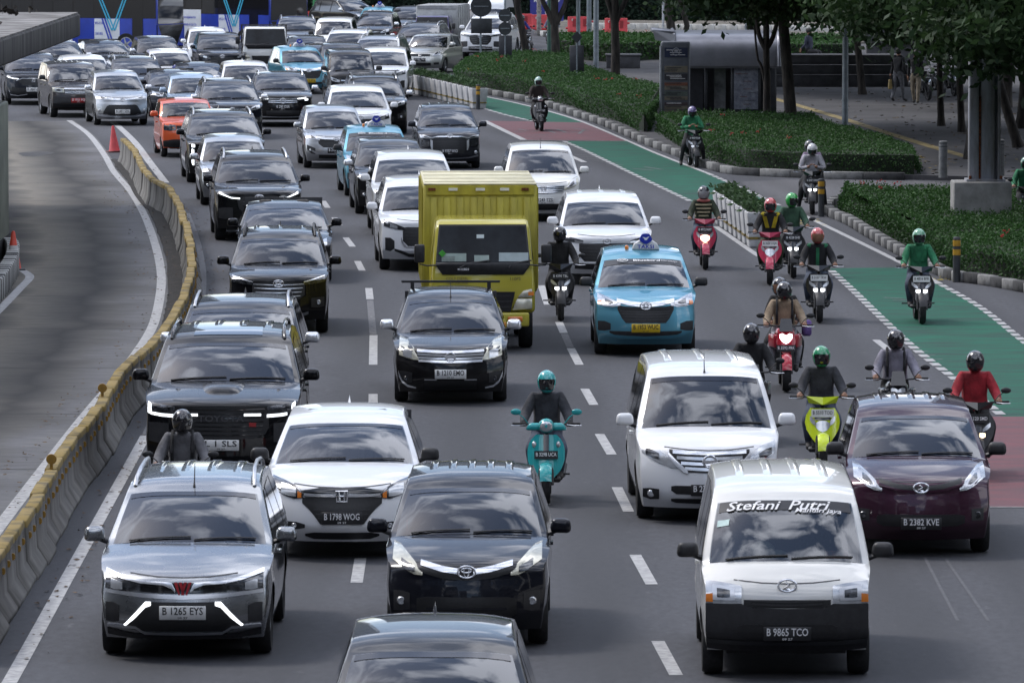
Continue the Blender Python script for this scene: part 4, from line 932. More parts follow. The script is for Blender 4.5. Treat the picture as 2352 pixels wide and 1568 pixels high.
CAR['suv_black'] = CarType(Shape(L=4.44, W=.848, fo=.87, wb=2.685, wr=.345, hl=.98, cx=1.1, cz=1.135, hx=1.85, hz=1.52, rz=1.68, rx=3.85, bz=.25, belt=1.03, tum=.3),
    [('headlight', LAMPD, [(.42, .845, .885), (.6, .86, .93), (.78, .885, .975)], .01), ('chrome_bar', CHROME, [(.42, .885, .90), (.6, .925, .94), (.78, .97, .985)], .016), ('grille', GRILLE, [(0, .60, .90), (.34, .60, .90), (.44, .68, .89)], .006, False), ('fog_recess', BLACKP, [(.55, .47, .62), (.66, .46, .63), (.77, .48, .64)], .006),
     ('silver_lip', SILVERT, [(0, .31, .36), (.35, .31, .36), (.5, .36, .41)], .012, False)] + bars(.36, .62, .88, 4, CHROME, .43, .016), lights=[(.67, .55, .04, LAMP)], emblem=('oval3', .87, 1.2), rails=BLACKP, antenna='fin', ribs=3, plate_z=.50)
CAR['suv_drl'] = CarType(Shape(L=4.8, W=.927, fo=.95, wb=2.745, wr=.38, hl=1.06, cx=1.2, cz=1.21, hx=2.0, hz=1.62, rz=1.80, rx=4.15, bz=.28, belt=1.12),
    [('headlight', LAMPD, [(.42, .90, .95), (.6, .92, .995), (.84, .96, 1.05)], .01), ('led_strip', DRL, [(.40, .895, .925), (.58, .91, .935), (.70, .955, .985), (.82, .995, 1.035)], .018), ('grille', GRILLE, [(0, .58, .98), (.30, .58, .98), (.42, .70, .96), (.46, .84, .95)], .006, False), ('fog_pod', BLACKP, [(.55, .5, .72), (.72, .48, .72), (.85, .5, .7)], .006), ('lower_grille', GRILLE, [(0, .33, .52), (.5, .35, .5)], .006, False)] + bars(.30, .62, .95, 4, GLOSSB, .42),
    emblem=('oval3', .93, 1.25), rails=SILVERT, antenna='fin', plate_z=.52, wheel_w=.23)
CAR['suv_vertical_led'] = CarType(Shape(L=4.98, W=.985, fo=.96, wb=2.9, wr=.38, hl=1.04, cx=1.25, cz=1.18, hx=2.1, hz=1.60, rz=1.75, rx=4.3, bz=.25, belt=1.08),
    [('grille', GRILLE, [(0, .52, .98), (.55, .52, .96), (.66, .60, .94)], .006, False), ('led_strip', DRL, [(.80, .46, .84), (.835, .46, .86), (.86, .52, .86)], .02), ('led_dot', DRL, [(.78, .90, .97), (.86, .90, .98)], .016), ('lower_grille', SILVERT, [(0, .29, .36), (.5, .3, .37), (.8, .34, .4)], .008, False)] + bars(.55, .55, .95, 5, CHROME, .6), emblem=('oval', .99), rails=SILVERT, antenna='fin', plate_z=.5, wheel_w=.24)
CAR['suv_chrome'] = CarType(Shape(L=4.5, W=.92, fo=.9, wb=2.68, wr=.36, hl=.95, cx=1.15, cz=1.11, hx=1.95, hz=1.50, rz=1.62, rx=3.9, bz=.22, belt=1.0),
    [('headlight', LAMPD, [(.44, .80, .875), (.6, .80, .89), (.84, .82, .92)], .01), ('led_strip', DRL, [(.44, .845, .875), (.6, .855, .885), (.70, .87, .90)], .018), ('led_ring', DRL, [(.66, .80, .85), (.76, .805, .865)], .018), ('grille', GRILLE, [(0, .72, .885), (.44, .725, .875)], .006, False), ('chrome_bar', CHROME, [(0, .30, .325), (.6, .31, .335), (.85, .35, .38)], .012, False), ('lower_grille', GRILLE, [(0, .36, .52), (.5, .38, .5)], .006, False)] + bars(.44, .72, .885, 3, CHROME, .44, .018),
    emblem=('ringw', .80, 1.2), rails=CHROME, antenna=None, plate_z=.61, mirror='chrome', wheel_w=.23)
CAR['mpv_chrome_grille'] = CarType(Shape(L=4.3, W=.845, fo=.85, wb=2.6, wr=.31, hl=.83, cx=1.15, cz=1.0, hx=2.0, hz=1.41, rz=1.55, rx=3.75, bz=.18, belt=.93, tum=.36, nf=.12, sweep=.3),
    [('headlight', LAMPY, [(.46, .655, .69), (.54, .66, .83), (.64, .68, .915), (.75, .72, .95)], .01), ('headlight_lens', LAMP, [(.56, .68, .78), (.63, .69, .80), (.69, .71, .80)], .018), ('grille', GRILLE, [(0, .60, .805), (.3, .625, .80), (.49, .68, .79)], .006, False)] + bars(.46, .61, .80, 4, CHROME, .49, .032, .016) +
    [('chrome_lip', CHROME, [(.5, .245, .268), (.62, .262, .295), (.70, .32, .36), (.745, .40, .46), (.755, .46, .50)], .016), ('lower_grille', GRILLE, [(0, .22, .37), (.38, .23, .37)], .006, False), ('trim_bar', SILVERT, [(.2, .37, .385), (.38, .37, .385)], .012), ('fog_pod', BLACKP, [(.56, .33, .47), (.66, .31, .49), (.74, .4, .49)], .005)],
    lights=[(.645, .39, .032, LAMPD)], emblem=('ringbar', .705, 1.1), antenna='front', plate_z=.46, mirror='chrome', rack=BLACKP)
CAR['mpv_hex'] = CarType(Shape(L=4.74, W=.915, fo=.9, wb=2.75, wr=.345, hl=1.0, cx=1.1, cz=1.15, hx=1.95, hz=1.57, rz=1.74, rx=4.2, bz=.24, belt=1.06),
    [('headlight', LAMPD, [(.42, .80, .86), (.6, .83, .93), (.82, .88, 1.0)], .01), ('headlight_lens', LAMP, [(.56, .83, .89), (.7, .86, .93)], .017), ('grille', GRILLE, [(0, .50, .87), (.36, .50, .87), (.46, .60, .86)], .006, False), ('chrome_edge', CHROME, [(0, .475, .50), (.38, .475, .50), (.44, .50, .56), (.49, .58, .68)], .016, False), ('fog_recess', BLACKP, [(.62, .45, .60), (.70, .40, .66), (.80, .42, .66)], .006), ('lower_grille', BLACKP, [(0, .28, .36), (.34, .29, .36), (.5, .36, .42), (.62, .41, .45)], .008, False)] + bars(.36, .53, .85, 5, BLACKP, .44), emblem=('oval3', .90, 1.2), antenna='fin', plate_z=.42)
CAR['small_mpv'] = CarType(Shape(L=4.07, W=.83, fo=.78, wb=2.525, wr=.29, hl=.85, cx=1.0, cz=1.02, hx=1.75, hz=1.44, rz=1.59, rx=3.65, bz=.2, belt=.95),
    [('headlight', LAMP, [(.42, .74, .77), (.56, .76, .86), (.76, .80, .94)], .01), ('grille', GRILLE, [(0, .55, .76), (.34, .56, .77), (.46, .66, .78)], .006, False), ('chrome_bar', CHROME, [(0, .76, .785), (.3, .775, .80), (.45, .79, .815)], .014, False), ('fog_pod', BLACKP, [(.54, .38, .54), (.64, .40, .58), (.75, .50, .62)], .006), ('lower_grille', GRILLE, [(0, .27, .37), (.45, .28, .37)], .006, False), ('silver_lip', SILVERT, [(.05, .37, .42), (.5, .38, .44), (.62, .45, .49)], .012)] + bars(.32, .57, .75, 4, BLACKP, .42), lights=[(.66, .49, .035, LAMP)], emblem=('oval3', .78), antenna=None, plate_z=.48, mirror='paint')
CAR['minivan'] = CarType(Shape(L=4.21, W=.85, fo=.82, wb=2.74, wr=.30, hl=.86, cx=.85, cz=1.05, hx=1.6, hz=1.53, rz=1.67, rx=3.8, bz=.18, belt=.95, tum=.26, sweep=.3),
    [('headlight', LAMPY, [(.46, .70, .74), (.58, .72, .86), (.70, .76, .95), (.80, .82, .98)], .01), ('grille', GRILLE, [(0, .62, .80), (.3, .64, .80), (.47, .70, .79)], .006, False), ('lower_grille', GRILLE, [(0, .26, .40), (.42, .27, .40), (.5, .3, .38)], .006, False)] + bars(.44, .63, .80, 4, CHROME, .47, .022, .014), emblem=('H', .73, 1.2), antenna='front', plate_z=.47)
CAR['mpv_white_dark'] = CarType(Shape(L=4.48, W=.875, fo=.85, wb=2.775, wr=.33, hl=.94, cx=1.1, cz=1.09, hx=1.9, hz=1.48, rz=1.66, rx=3.95, bz=.22, belt=1.0),
    [('headlight', LAMPD, [(.44, .80, .85), (.6, .81, .89), (.82, .84, .93)], .01), ('headlight_lens', LAMP, [(.44, .80, .83), (.60, .815, .85)], .017), ('grille', GRILLE, [(0, .46, .80), (.42, .46, .80), (.52, .56, .79)], .006, False), ('chrome_bar', SILVERT, [(0, .80, .83), (.45, .79, .82)], .012, False), ('fog_panel', 'paint', [(.46, .56, .60), (.58, .46, .70), (.72, .48, .72)], .012), ('lower_grille', BLACKP, [(0, .30, .42), (.6, .32, .42)], .006, False)] + bars(.42, .48, .78, 5, BLACKP, .5), emblem=('oval3', .84), antenna='fin', ribs=3, plate_z=.48)
gen_face = [('headlight', LAMP, [(.44, .76, .82), (.58, .77, .88), (.76, .82, .93)], .01), ('grille', GRILLE, [(0, .60, .80), (.34, .61, .80), (.44, .70, .81)], .006, False), ('chrome_bar', CHROME, [(0, .79, .815), (.4, .80, .825)], .014, False), ('lower_grille', GRILLE, [(0, .28, .46), (.45, .30, .46)], .006, False), ('fog_pod', BLACKP, [(.56, .40, .54), (.74, .42, .56)], .005)]
CAR['mpv_plain'] = CarType(Shape(L=4.3, W=.86, hl=.90, cx=1.05, cz=1.08, hx=1.85, hz=1.50, rz=1.65, rx=3.8), gen_face, lights=[(.66, .47, .035, LAMP)], emblem=('oval3', .81), antenna='fin', plate_z=.50, mirror='chrome')
CAR['suv_plain'] = CarType(Shape(L=4.6, W=.92, fo=.9, wb=2.7, wr=.35, hl=.98, cx=1.15, cz=1.14, hx=1.95, hz=1.55, rz=1.70, rx=4.0, belt=1.04, bz=.24), [(a[0], a[1], [(y * 1.07, z0 + .07, z1 + .07) for y, z0, z1 in a[2]]) + tuple(a[3:]) for a in gen_face], lights=[(.7, .53, .035, LAMP)], emblem=('oval3', .88), rails=SILVERT, antenna='fin', plate_z=.52, mirror='chrome', wheel_w=.22)
CAR['sedan'] = CarType(Shape(L=4.65, W=.90, fo=.85, wb=2.8, wr=.32, hl=.76, cx=1.35, cz=.97, hx=2.15, hz=1.33, rz=1.44, rx=3.4, belt=.92, tum=.40, rrz=1.37, tail=1.0), [(a[0], a[1], [(y * 1.04, z0 - .11, z1 - .11) for y, z0, z1 in a[2]]) + tuple(a[3:]) for a in gen_face], emblem=('oval', .70), antenna='fin', plate_z=.42)
CAR['suv_slim_lamp'] = CarType(Shape(L=4.6, W=.925, fo=.9, wb=2.66, wr=.36, hl=1.0, cx=1.15, cz=1.14, hx=1.95, hz=1.55, rz=1.69, rx=4.0, belt=1.04, bz=.22),
    [('headlight', LAMPD, [(.46, .86, .90), (.62, .87, .95), (.84, .91, 1.0)], .01), ('led_strip', DRL, [(.48, .865, .885), (.64, .875, .90), (.82, .915, .95)], .016), ('grille', GRILLE, [(0, .66, .88), (.34, .67, .88), (.48, .78, .89)], .006, False), ('chrome_bar', CHROME, [(0, .875, .905), (.36, .875, .905), (.47, .84, .875), (.56, .80, .84)], .016, False), ('lower_grille', GRILLE, [(0, .36, .58), (.55, .38, .58), (.7, .42, .62)], .006, False), ('chrome_lip', CHROME, [(.2, .36, .385), (.5, .31, .335), (.74, .34, .37), (.80, .48, .56)], .014)], emblem=('H', .83, 1.3), antenna='fin', plate_z=.52)
CAR['boxy_wagon'] = CarType(Shape(L=4.4, W=.84, fo=.72, wb=2.68, wr=.345, hl=.98, cx=1.2, cz=1.13, hx=1.75, hz=1.58, rz=1.71, rx=4.1, belt=1.08, tum=.16, bz=.3, sweep=.12, nf=.05, tail=1.05),
    [('headlight', LAMPY, [(.44, .80, .92), (.6, .80, .94), (.80, .83, .95)], .01), ('grille', GRILLE, [(0, .74, .90), (.42, .75, .90)], .006, False), ('chrome_edge', CHROME, [(0, .90, .935), (.44, .90, .935)], .014, False), ('bumper', BLACKP, [(0, .34, .66), (.5, .34, .66), (.79, .38, .68)], .014, False)] + bars(.42, .75, .9, 3, CHROME, .42, .014), emblem=None, antenna=None, ribs=6, plate_z=.55, mirror='black', wheel_w=.22)
CAR['tiny_suv'] = CarType(Shape(L=3.56, W=.765, fo=.7, wb=2.38, wr=.275, hl=.95, cx=1.0, cz=1.09, hx=1.55, hz=1.44, rz=1.56, rx=3.2, belt=1.0, tum=.22, bz=.26, sweep=.14, nf=.05),
    [('headlight', LAMPD, [(.38, .75, .88), (.52, .73, .90), (.70, .75, .92)], .01), ('turn_lens', AMBER, [(.42, .79, .83), (.46, .79, .83)], .016), ('grille', GRILLE, [(0, .76, .86), (.36, .76, .87)], .006, False), ('bumper', BLACKP, [(0, .28, .50), (.45, .28, .50), (.72, .30, .46)], .010, False)], emblem=('S', .82, .9), antenna=None, plate_z=.56, mirror='paint', wheel_w=.17)
CAR['hatchback'] = CarType(Shape(L=3.7, W=.845, fo=.78, wb=2.39, wr=.30, hl=.80, cx=1.05, cz=1.0, hx=1.6, hz=1.40, rz=1.50, rx=3.15, belt=.95, tum=.26, bz=.2, sweep=.28, nf=.1),
    [('headlight', LAMP, [(.46, .66, .74), (.58, .67, .84), (.72, .72, .91)], .01), ('grille', GRILLE, [(0, .66, .75), (.38, .66, .745)], .006, False), ('lower_grille', GRILLE, [(0, .30, .42), (.42, .31, .42)], .006, False), ('fog_pod', BLACKP, [(.52, .34, .42), (.70, .35, .44)], .005)], emblem=('S', .70), antenna=None, plate_z=.53)
CAR['tall_van'] = CarType(Shape(L=4.85, W=.94, fo=.9, wb=2.6, wr=.34, hl=.98, cx=.62, cz=1.18, hx=1.15, hz=1.72, rz=2.25, rx=4.6, belt=1.12, tum=.12, sweep=.18, lead=.12, bz=.25, tail=1.1), gen_face, emblem=('oval3', .83), antenna=None, plate_z=.5, mirror='black')
CAR['low_van'] = CarType(Shape(L=3.9, W=.80, fo=.6, wb=2.3, wr=.285, hl=.98, cx=.42, cz=1.13, hx=.95, hz=1.64, rz=1.82, rx=3.7, belt=1.05, tum=.14, sweep=.12, lead=.1, bz=.26, tail=1.0), gen_face, emblem=('oval', .83), antenna=None, plate_z=.5, mirror='black')

# ------------------------------------------------------------------ additions that belong to single cars
BIRDW = pm('sign_white', (0.70, 0.70, 0.70), 0.4, var=0.05); BIRDB = pm('sign_blue', (0.02, 0.04, 0.38), 0.35, var=0.05)
def flat_poly(pts, x0, x1):
    n_ = len(pts); return MB().add([(x0, y, z) for y, z in pts] + [(x1, y, z) for y, z in pts], [tuple(range(n_)), tuple(range(2 * n_ - 1, n_ - 1, -1))] + [(i, (i + 1) % n_, n_ + (i + 1) % n_, n_ + i) for i in range(n_)])
def taxi_extra(e, ct, made):
    sh = ct.sh; p = sh.S(-.10, 8.2 * SUB); z = p.z - .01; y0 = p.y
    base = bevel_mesh(flat_poly([(y0 - .23, z), (y0 + .23, z), (y0 + .19, z + .10), (y0 + .11, z + .155), (y0 - .11, z + .155), (y0 - .19, z + .10)], p.x - .07, p.x + .07).mesh('roof_sign'), .02, 2)
    sg = obj('roof_sign', base, BIRDW, e)
    obj('sign_lettering', text_mesh('TAKSI', .085, .27), INKBL, sg, (p.x - .0735, y0, z + .05), (R(90), 0, R(-90)))
    lg = [(y0 + .10 * math.cos(a) * (1 + .12 * math.cos(3 * a + 1.57)), z + .19 + .085 * math.sin(a) * (1 + .10 * math.sin(3 * a))) for a in [2 * math.pi * k / 18 for k in range(18)]]
    lo = obj('bird_emblem', flat_poly(lg, p.x - .09, p.x - .03).mesh('bird_emblem'), BIRDB, sg)
    bird = [(.062, .018), (.03, -.005), (.018, -.032), (-.012, -.036), (-.03, -.012), (-.062, .028), (-.02, .012), (.0, .002), (.012, .01)]
    lo2 = obj('bird', flat_poly([(y0 + a, z + .195 + b_) for a, b_ in bird], p.x - .094, p.x - .085).mesh('bird'), INKW, sg)
    obj('beacon', MB().lathe([(.03, 0), (.034, .05), (.02, .07), (.001, .075)], (p.x, y0 + .31, z), 'Z', 12).mesh('beacon', 50), AMBER, e)
    q = sh.S(-.02, 6.87 * SUB); q2 = sh.S(-.02, 6.8 * SUB); nrm = Vector((-(sh.hz - sh.cz), 0, sh.hx - sh.cx)).normalized(); c = q + nrm * .018
    pit = math.atan2(sh.hz - sh.cz, sh.hx - sh.cx)
    bandm = MB(); P = []
    for i in np.linspace(6.72 * SUB, 7 * SUB, 4): P.append([sh.S(-.88 + 1.76 * j / 10, i) + nrm * .009 for j in range(11)])
    bo = obj('screen_banner', bandm.grid(P).mesh('screen_banner', 180), pm('banner_film', (0.02, 0.022, 0.028), 0.5, var=0), e)
    obj('banner_lettering', glass_text(sh, 'Bluebird', .125, .44, -.06, .87), INKW, bo)
    obj('banner_lettering', glass_text(sh, 'Group', .105, .27, -.43, .87), pm('ink_grey', (.45, .45, .46), .6, var=0), bo)
    ov = MB(); t = Vector((sh.hx - sh.cx, 0, sh.hz - sh.cz)).normalized()
    ov.tube([Vector((c.x, .33, c.z)) + Vector((0, .085 * math.cos(a), 0)) + t * .045 * math.sin(a) for a in [2 * math.pi * k / 16 for k in range(17)]], .008, 5, cap=False)
    ov.tube([Vector((c.x, .33 + a, c.z)) + t * b_ for a, b_ in ((.05, .01), (.01, -.01), (-.05, .02))], .012, 5)
    obj('banner_emblem', ov.mesh('banner_emblem', 60), INKW, bo)
def van_extra(e, ct, made):
    sh = ct.sh; nrm = Vector((-(sh.hz - sh.cz), 0, sh.hx - sh.cx)).normalized(); pit = math.atan2(sh.hz - sh.cz, sh.hx - sh.cx)
    P = [[sh.S(-.88 + 1.76 * j / 10, i) + nrm * .008 for j in range(11)] for i in np.linspace(6.80 * SUB, 7 * SUB, 4)]
    bo = obj('screen_banner', MB().grid(P).mesh('screen_banner', 180), pm('banner_film', (0.02, 0.022, 0.028), 0.5, var=0), e)
    q = sh.S(0, 6.865 * SUB) + nrm * .012
    obj('banner_lettering', glass_text(sh, 'Stefani', .19, .54, .33, .87, .35), INKW, bo)
    obj('banner_lettering', glass_text(sh, 'Putri', .20, .42, -.22, .875, .35), INKW, bo)
    obj('banner_lettering', glass_text(sh, 'Mandiri jaya', .085, .46, -.32, .775, .35), INKW, bo)
    c0 = sh.cx - sh.fo
    obj('cap_on_dashboard', MB().ball((c0 + .42, .22, sh.cz + .05), (.13, .13, .10), 14, 8).ball((c0 + .36, .08, sh.cz + .02), (.12, .11, .05), 12, 6).mesh('cap', 60), pm('pale_cloth', (.30, .33, .27), .9, var=.1), e)
    obj('packet', MB().box((c0 + .30, -.50, sh.cz + .03), (.12, .22, .06)).mesh('packet'), pm('packet_red', (.5, .07, .05), .5, var=.5, scale=12, rgb2=(.6, .6, .6)), e)
    obj('windscreen_sticker', MB().add([sh.S(u, i) + nrm * .01 for u, i in ((.87, 6.56 * SUB), (.72, 6.56 * SUB), (.72, 6.66 * SUB), (.87, 6.66 * SUB))], [(0, 1, 2, 3)]).mesh('sticker'), pm('sticker', (.45, .62, .60), .5, var=.1), e)
def lc_extra(e, ct, made):
    sh = ct.sh; p = sh.front(0, .92, .03)
    obj('grille_lettering', text_mesh('TOYOTA', .11, .58), pm('dark_chrome', (.16, .16, .17), .3, metal=.8, var=0), e, (p.x - .005, 0, .915), (R(90), 0, R(-90)))
    P = []
    for k, (x, w0, h) in enumerate(((.46, .20, .0), (.52, .24, .055), (.70, .27, .06), (1.0, .30, .05), (1.18, .30, .0))):
        zc = lambda y: sh.front(y, min(sh.cz - .02, sh.hl + .62 * (sh.cz - sh.hl) * min(1, (x - .13) / .56) + (.38 * (sh.cz - sh.hl) * max(0, (x - .69) / .56)))).z
        P.append([(x - sh.fo, y * w0, zc(0) + h * (1 - abs(y) ** 4) - .012) for y in np.linspace(-1, 1, 9)])
    obj('bonnet_scoop', MB().grid(P).mesh('bonnet_scoop', 60), BLACK, e)
    obj('badge', MB().box((sh.front(-.40, .84, .02).x, -.40, .84), (.012, .09, .05)).mesh('badge'), pm('badge_red', (.35, .03, .03), .4, var=.2), e)
def panther_extra(e, ct, made):
    p = ct.sh.front(0, .83, .03); obj('grille_lettering', text_mesh('ISUZU', .07, .24), CHROME, e, (p.x - .004, 0, .825), (R(90), 0, R(-90)))
def rail_bar_extra(e, ct, made):
    sh = ct.sh
    for i in (8.0 * SUB,):
        p = sh.S(1, i); z = sh.S(0, i).z + .16
        obj('roof_rack_bar', MB().box((p.x, 0, z), (.09, 2 * sh.W - .3, .03)).box((p.x, p.y - .08, z - .09), (.06, .05, .2)).box((p.x, -p.y + .08, z - .09), (.06, .05, .2)).mesh('roof_rack_bar'), SILVERT, e)

# ------------------------------------------------------------------ the traffic
C = CAR
TG = 'taxis in the traffic'
C['mpv_led'].place('minivan_car', 'silver MPV with slanted white LED strips and roof rails, front left beside the barrier', 432, 1497, -0.5, SILVERD, plate='B 1265 EYS')
C['mpv_plain'].place('minivan_car', 'black car cut off by the bottom edge, only its pale reflecting roof and windscreen showing', 990, 1965, 0, BLACK, plate='B 1042 KZ', skip=())
C['mpv_swept'].place('minivan_car', 'black MPV with swept yellowed headlights and chrome V bar, front row centre', 1075, 1475, -0.8, BLACKB, plate='B 1561 FVA', pl='k')
C['crossover_white'].place('crossover_car', 'white crossover with black H badge grille and shark fin, behind the black front MPV', 790, 1272, 0, WHITE, plate='B 1798 WOG', pl='k')
C['cargo_van'].place('cargo_van', 'white cargo van with black bumper and scripted windscreen banner, front right', 1803, 1545, -0.5, CREAM, 'van', plate='B 9865 TCO', pl='k', extra=van_extra, skip=('tint_band',))
C['tall_mpv'].place('minivan_car', 'tall white MPV with wide chrome barred grille, just behind the white cargo van', 1622, 1187, 1.0, WHITE, plate='B 2718 SZF', pl='k')
C['mpv_maroon'].place('minivan_car', 'dark maroon MPV beside the white cargo van at right', 2108, 1265, -1.0, MAROON, plate='B 2382 KVE', pl='k')
C['big_suv'].place('suv_car', 'big black SUV with L shaped white LED lamps and bonnet scoop beside the barrier', 515, 1112, 0, BLACK, 'suv', plate='L 1 SLS', extra=lc_extra)
C['suv_plain'].place('suv_car', 'black SUV with chrome mirrors and clear windscreen, hidden behind the big LED SUV', 549, 975, 0.5, BLACKB, 'suv', glass_o=WINMID)
C['mpv_chrome_grille'].place('minivan_car', 'black low MPV with chrome grille and roof rack bars, before the yellow truck', 1035, 920, 0.5, BLACK, plate='B 1210 EMO')
C['suv_black'].place('suv_car', 'glossy black SUV with oval badge, next behind the chrome mirror SUV', 641, 762, 1.5, BLACK, 'suv', plate='B 1877 PJA', pl='k')
C['sedan'].place('sedan_car', 'black car with teal windscreen and wide mirrors tucked behind the glossy black SUV', 655, 645, 2.5, BLACK, glass_o=WINMID)
C['suv_drl'].place('suv_car', 'black SUV with bent white LED strips and silver roof rails near the barrier bend', 592, 550, 4.5, BLACK, 'suv', plate='B 1390 UJT', pl='k')
C['small_mpv'].place('minivan_car', 'silver MPV with front aerial behind the SUV with bent LED strips', 540, 470, 5, SILVER)
C['suv_vertical_led'].place('suv_car', 'black SUV with tall vertical LED strips beside the orange car', 517, 418, 5.5, BLACK, 'suv')
C['tiny_suv'].place('small_car', 'small orange car near the tip of the barrier', 432, 360, 7.5, ORANGE)
C['mpv_silver'].place('minivan_car', 'silver MPV with amber lamp lit turning past the red cone', 276, 287, 9, SILVER, plate='B 2491 SZK')
C['boxy_wagon'].place('wagon_car', 'old boxy dark wagon with red plate left of the silver MPV by the cone', 174, 269, 11, BRONZE, plate='B 1921 PQ', pl='r', extra=panther_extra)
C['suv_slim_lamp'].place('suv_car', 'dark grey SUV at the far left edge beyond the busway', 74, 240, 7, DGREY, 'suv', plate='B 1466 UJB')
C['mpv_plain'].place('minivan_car', 'dark car with teal windscreen under the station roof edge, left of two', 150, 200, 14, DGREY, glass_o=WINMID)
C['sedan'].place('sedan_car', 'dark sedan with teal windscreen right of the one under the station roof edge', 256, 184, 14, DGREY, glass_o=WINMID)
C['mpv_plain'].place('minivan_car', 'white car half hidden behind the boxy dark wagon', 203, 243, 10, WHITE)
C['suv_plain'].place('suv_car', 'dark SUV with chrome grille and diamond badge behind the silver MPV by the cone', 318, 252, 8, DGREY, 'suv')
C['sedan'].place('sedan_car', 'black sedan with ring headlight left of the pale blue car', 405, 268, 7, BLACKB)
C['small_mpv'].place('small_car', 'pale blue hatch showing its windscreen above the orange car', 447, 291, 6, LBLUE, glass_o=WINMID)
C['suv_plain'].place('suv_car', 'black SUV with chrome mirror left of the car with three chrome grille bars', 530, 318, 6, BLACKB, 'suv')
C['suv_chrome'].place('suv_car', 'black SUV with round badge, three chrome grille bars and lit lamps in mid traffic', 648, 290, 4, BLACK, 'suv', plate='B 285 DSR', pl='k')
C['low_van'].place('small_van', 'tall black van with clouded windscreen behind the white car with sunroof', 808, 240, 6, BLACK, 'van')
C['mpv_hex'].place('minivan_car', 'white MPV with long roof vent and sunroof ahead of the tall black van', 824, 342, 4, WHITE, glass_o=WINMID)
C['suv_plain'].place('suv_car', 'black SUV carrying a silver roof bar, right behind the white MPV with sunroof', 864, 307, 4, BLACK, 'suv', extra=rail_bar_extra)
C['small_mpv'].place('minivan_car', 'silver grey MPV left of the taxi, wiper parked across its windscreen', 768, 385, 5.5, SILVER, plate='B 2104 TKX', pl='k')
C['mpv_plain'].place('minivan_car', 'black MPV overlapping the lower side of the middle taxi', 900, 490, 4, BLACK)
C['mpv_hex'].place('minivan_car', 'white car with roof panel right behind the white MPV with hexagon grille', 950, 540, 3.2, PEARL)
C['mpv_hex'].place('minivan_car', 'white MPV with hexagon grille left of the yellow truck', 976, 618, 3, WHITE, plate='B 1745 NOP')
C['mpv_2019'].place('minivan_car', 'dark grey MPV with slatted grille and side aerial ahead of the red lane patch', 1030, 386, 3.5, DGREY, plate='B 1337 WIO', pl='k')
C['minivan'].place('minivan_car', 'cream white minivan with barred grille right behind the yellow truck', 1245, 505, 2, CREAM, plate='B 1243 TZS', glass_o=WINMID)
C['mpv_white_dark'].place('minivan_car', 'white MPV with dark slim lamps directly behind the nearest taxi', 1390, 650, 1.5, WHITE)
C['mpv_taxi'].place('taxi', 'light blue taxi nearest the camera, yellow plate and roof sign', 1480, 812, 0.5, TAXI, 'taxi', TG, plate='B 1953 WUC', pl='y', extra=taxi_extra, skip=('tint_band',))
C['mpv_taxi'].place('taxi', 'light blue taxi in the middle of the jam, between silver MPV and black MPV', 868, 449, 5, TAXI, 'taxi', TG, plate='B 1264 TTA', pl='y', extra=taxi_extra, skip=('tint_band',))
C['mpv_taxi'].place('taxi', 'light blue taxi turned to show its side, behind the SUV with round badge', 701, 215, 12, TAXI, 'taxi', TG, plate='B 1872 BTU', pl='y', extra=taxi_extra, skip=('tint_band',))
C['mpv_taxi'].place('taxi', 'farthest light blue taxi, only roof sign and roof showing at the top', 862, 100, -4, TAXI, 'taxi', TG, extra=taxi_extra, skip=('tint_band',))
C['mpv_plain'].place('minivan_car', 'white car whose roof peeks out behind the dark car left of the pickup', 480, 162, 6, WHITE)
C['mpv_hex'].place('minivan_car', 'dark MPV with oval badge left of the white pickup truck', 508, 184, 6, DGREY)
C['mpv_plain'].place('minivan_car', 'dark car with thin aerial right below the first bus', 368, 188, 9, DGREY)
C['small_mpv'].place('small_car', 'white car with wiper across its screen below the dark car with thin aerial', 395, 220, 8, WHITE)
C['sedan'].place('sedan_car', 'dark grey car directly below the dark MPV beside the pickup', 463, 247, 7, DGREY)
C['mpv_plain'].place('minivan_car', 'white car in front of the white pickup, left of the turned taxi', 569, 261, 6, PEARL)
C['suv_plain'].place('suv_car', 'dark grey SUV left of the boxy white van near the second bus', 686, 134, 4, GREY, 'suv')
C['low_van'].place('small_van', 'boxy white van with driver window open below the green pole', 766, 144, -3, CREAM, 'van')
C['suv_plain'].place('suv_car', 'white SUV with roof rails right below the boxy white van', 794, 172, -4, WHITE, 'suv')
C['mpv_plain'].place('minivan_car', 'grey car with aerial behind the turned taxi roof sign', 706, 187, 3, DGREY)
C['mpv_plain'].place('minivan_car', 'black car with shark fin right of the turned taxi', 789, 207, 4, BLACK)
C['suv_plain'].place('suv_car', 'silver white SUV with roof rails right of the black car with shark fin', 860, 190, -7, SILVER, 'suv', glass_o=WINMID)
C['mpv_hex'].place('minivan_car', 'white MPV showing headlight and mirror behind the SUV with roof bar', 878, 228, -2, WHITE)
C['hatchback'].place('hatchback_car', 'silver hatchback turned in from the right beside the first planter row', 976, 168, -14, SILVERG, plate='B 1262 TAV', pl='k', glass_o=WINMID)
C['suv_plain'].place('suv_car', 'dark grey SUV directly behind the silver hatchback', 955, 152, -9, GREY, 'suv')
C['mpv_plain'].place('minivan_car', 'black car under the farthest taxi at the top of the jam', 856, 116, -7, BLACKB)
C['mpv_plain'].place('minivan_car', 'grey car left of the box truck with purple cab', 930, 100, -8, GREY)
C['suv_plain'].place('suv_car', 'black SUV turned side on at the top edge behind the farthest taxi', 838, 80, 35, BLACK, 'suv')
C['sedan'].place('sedan_car', 'dark sedan squeezed between turned taxi and black shark fin car', 745, 197, 4, BLACKB)
C['tall_van'].place('passenger_van', 'tall white passenger van behind the white SUV at the round signs', 1112, 112, -8, WHITE, 'van')
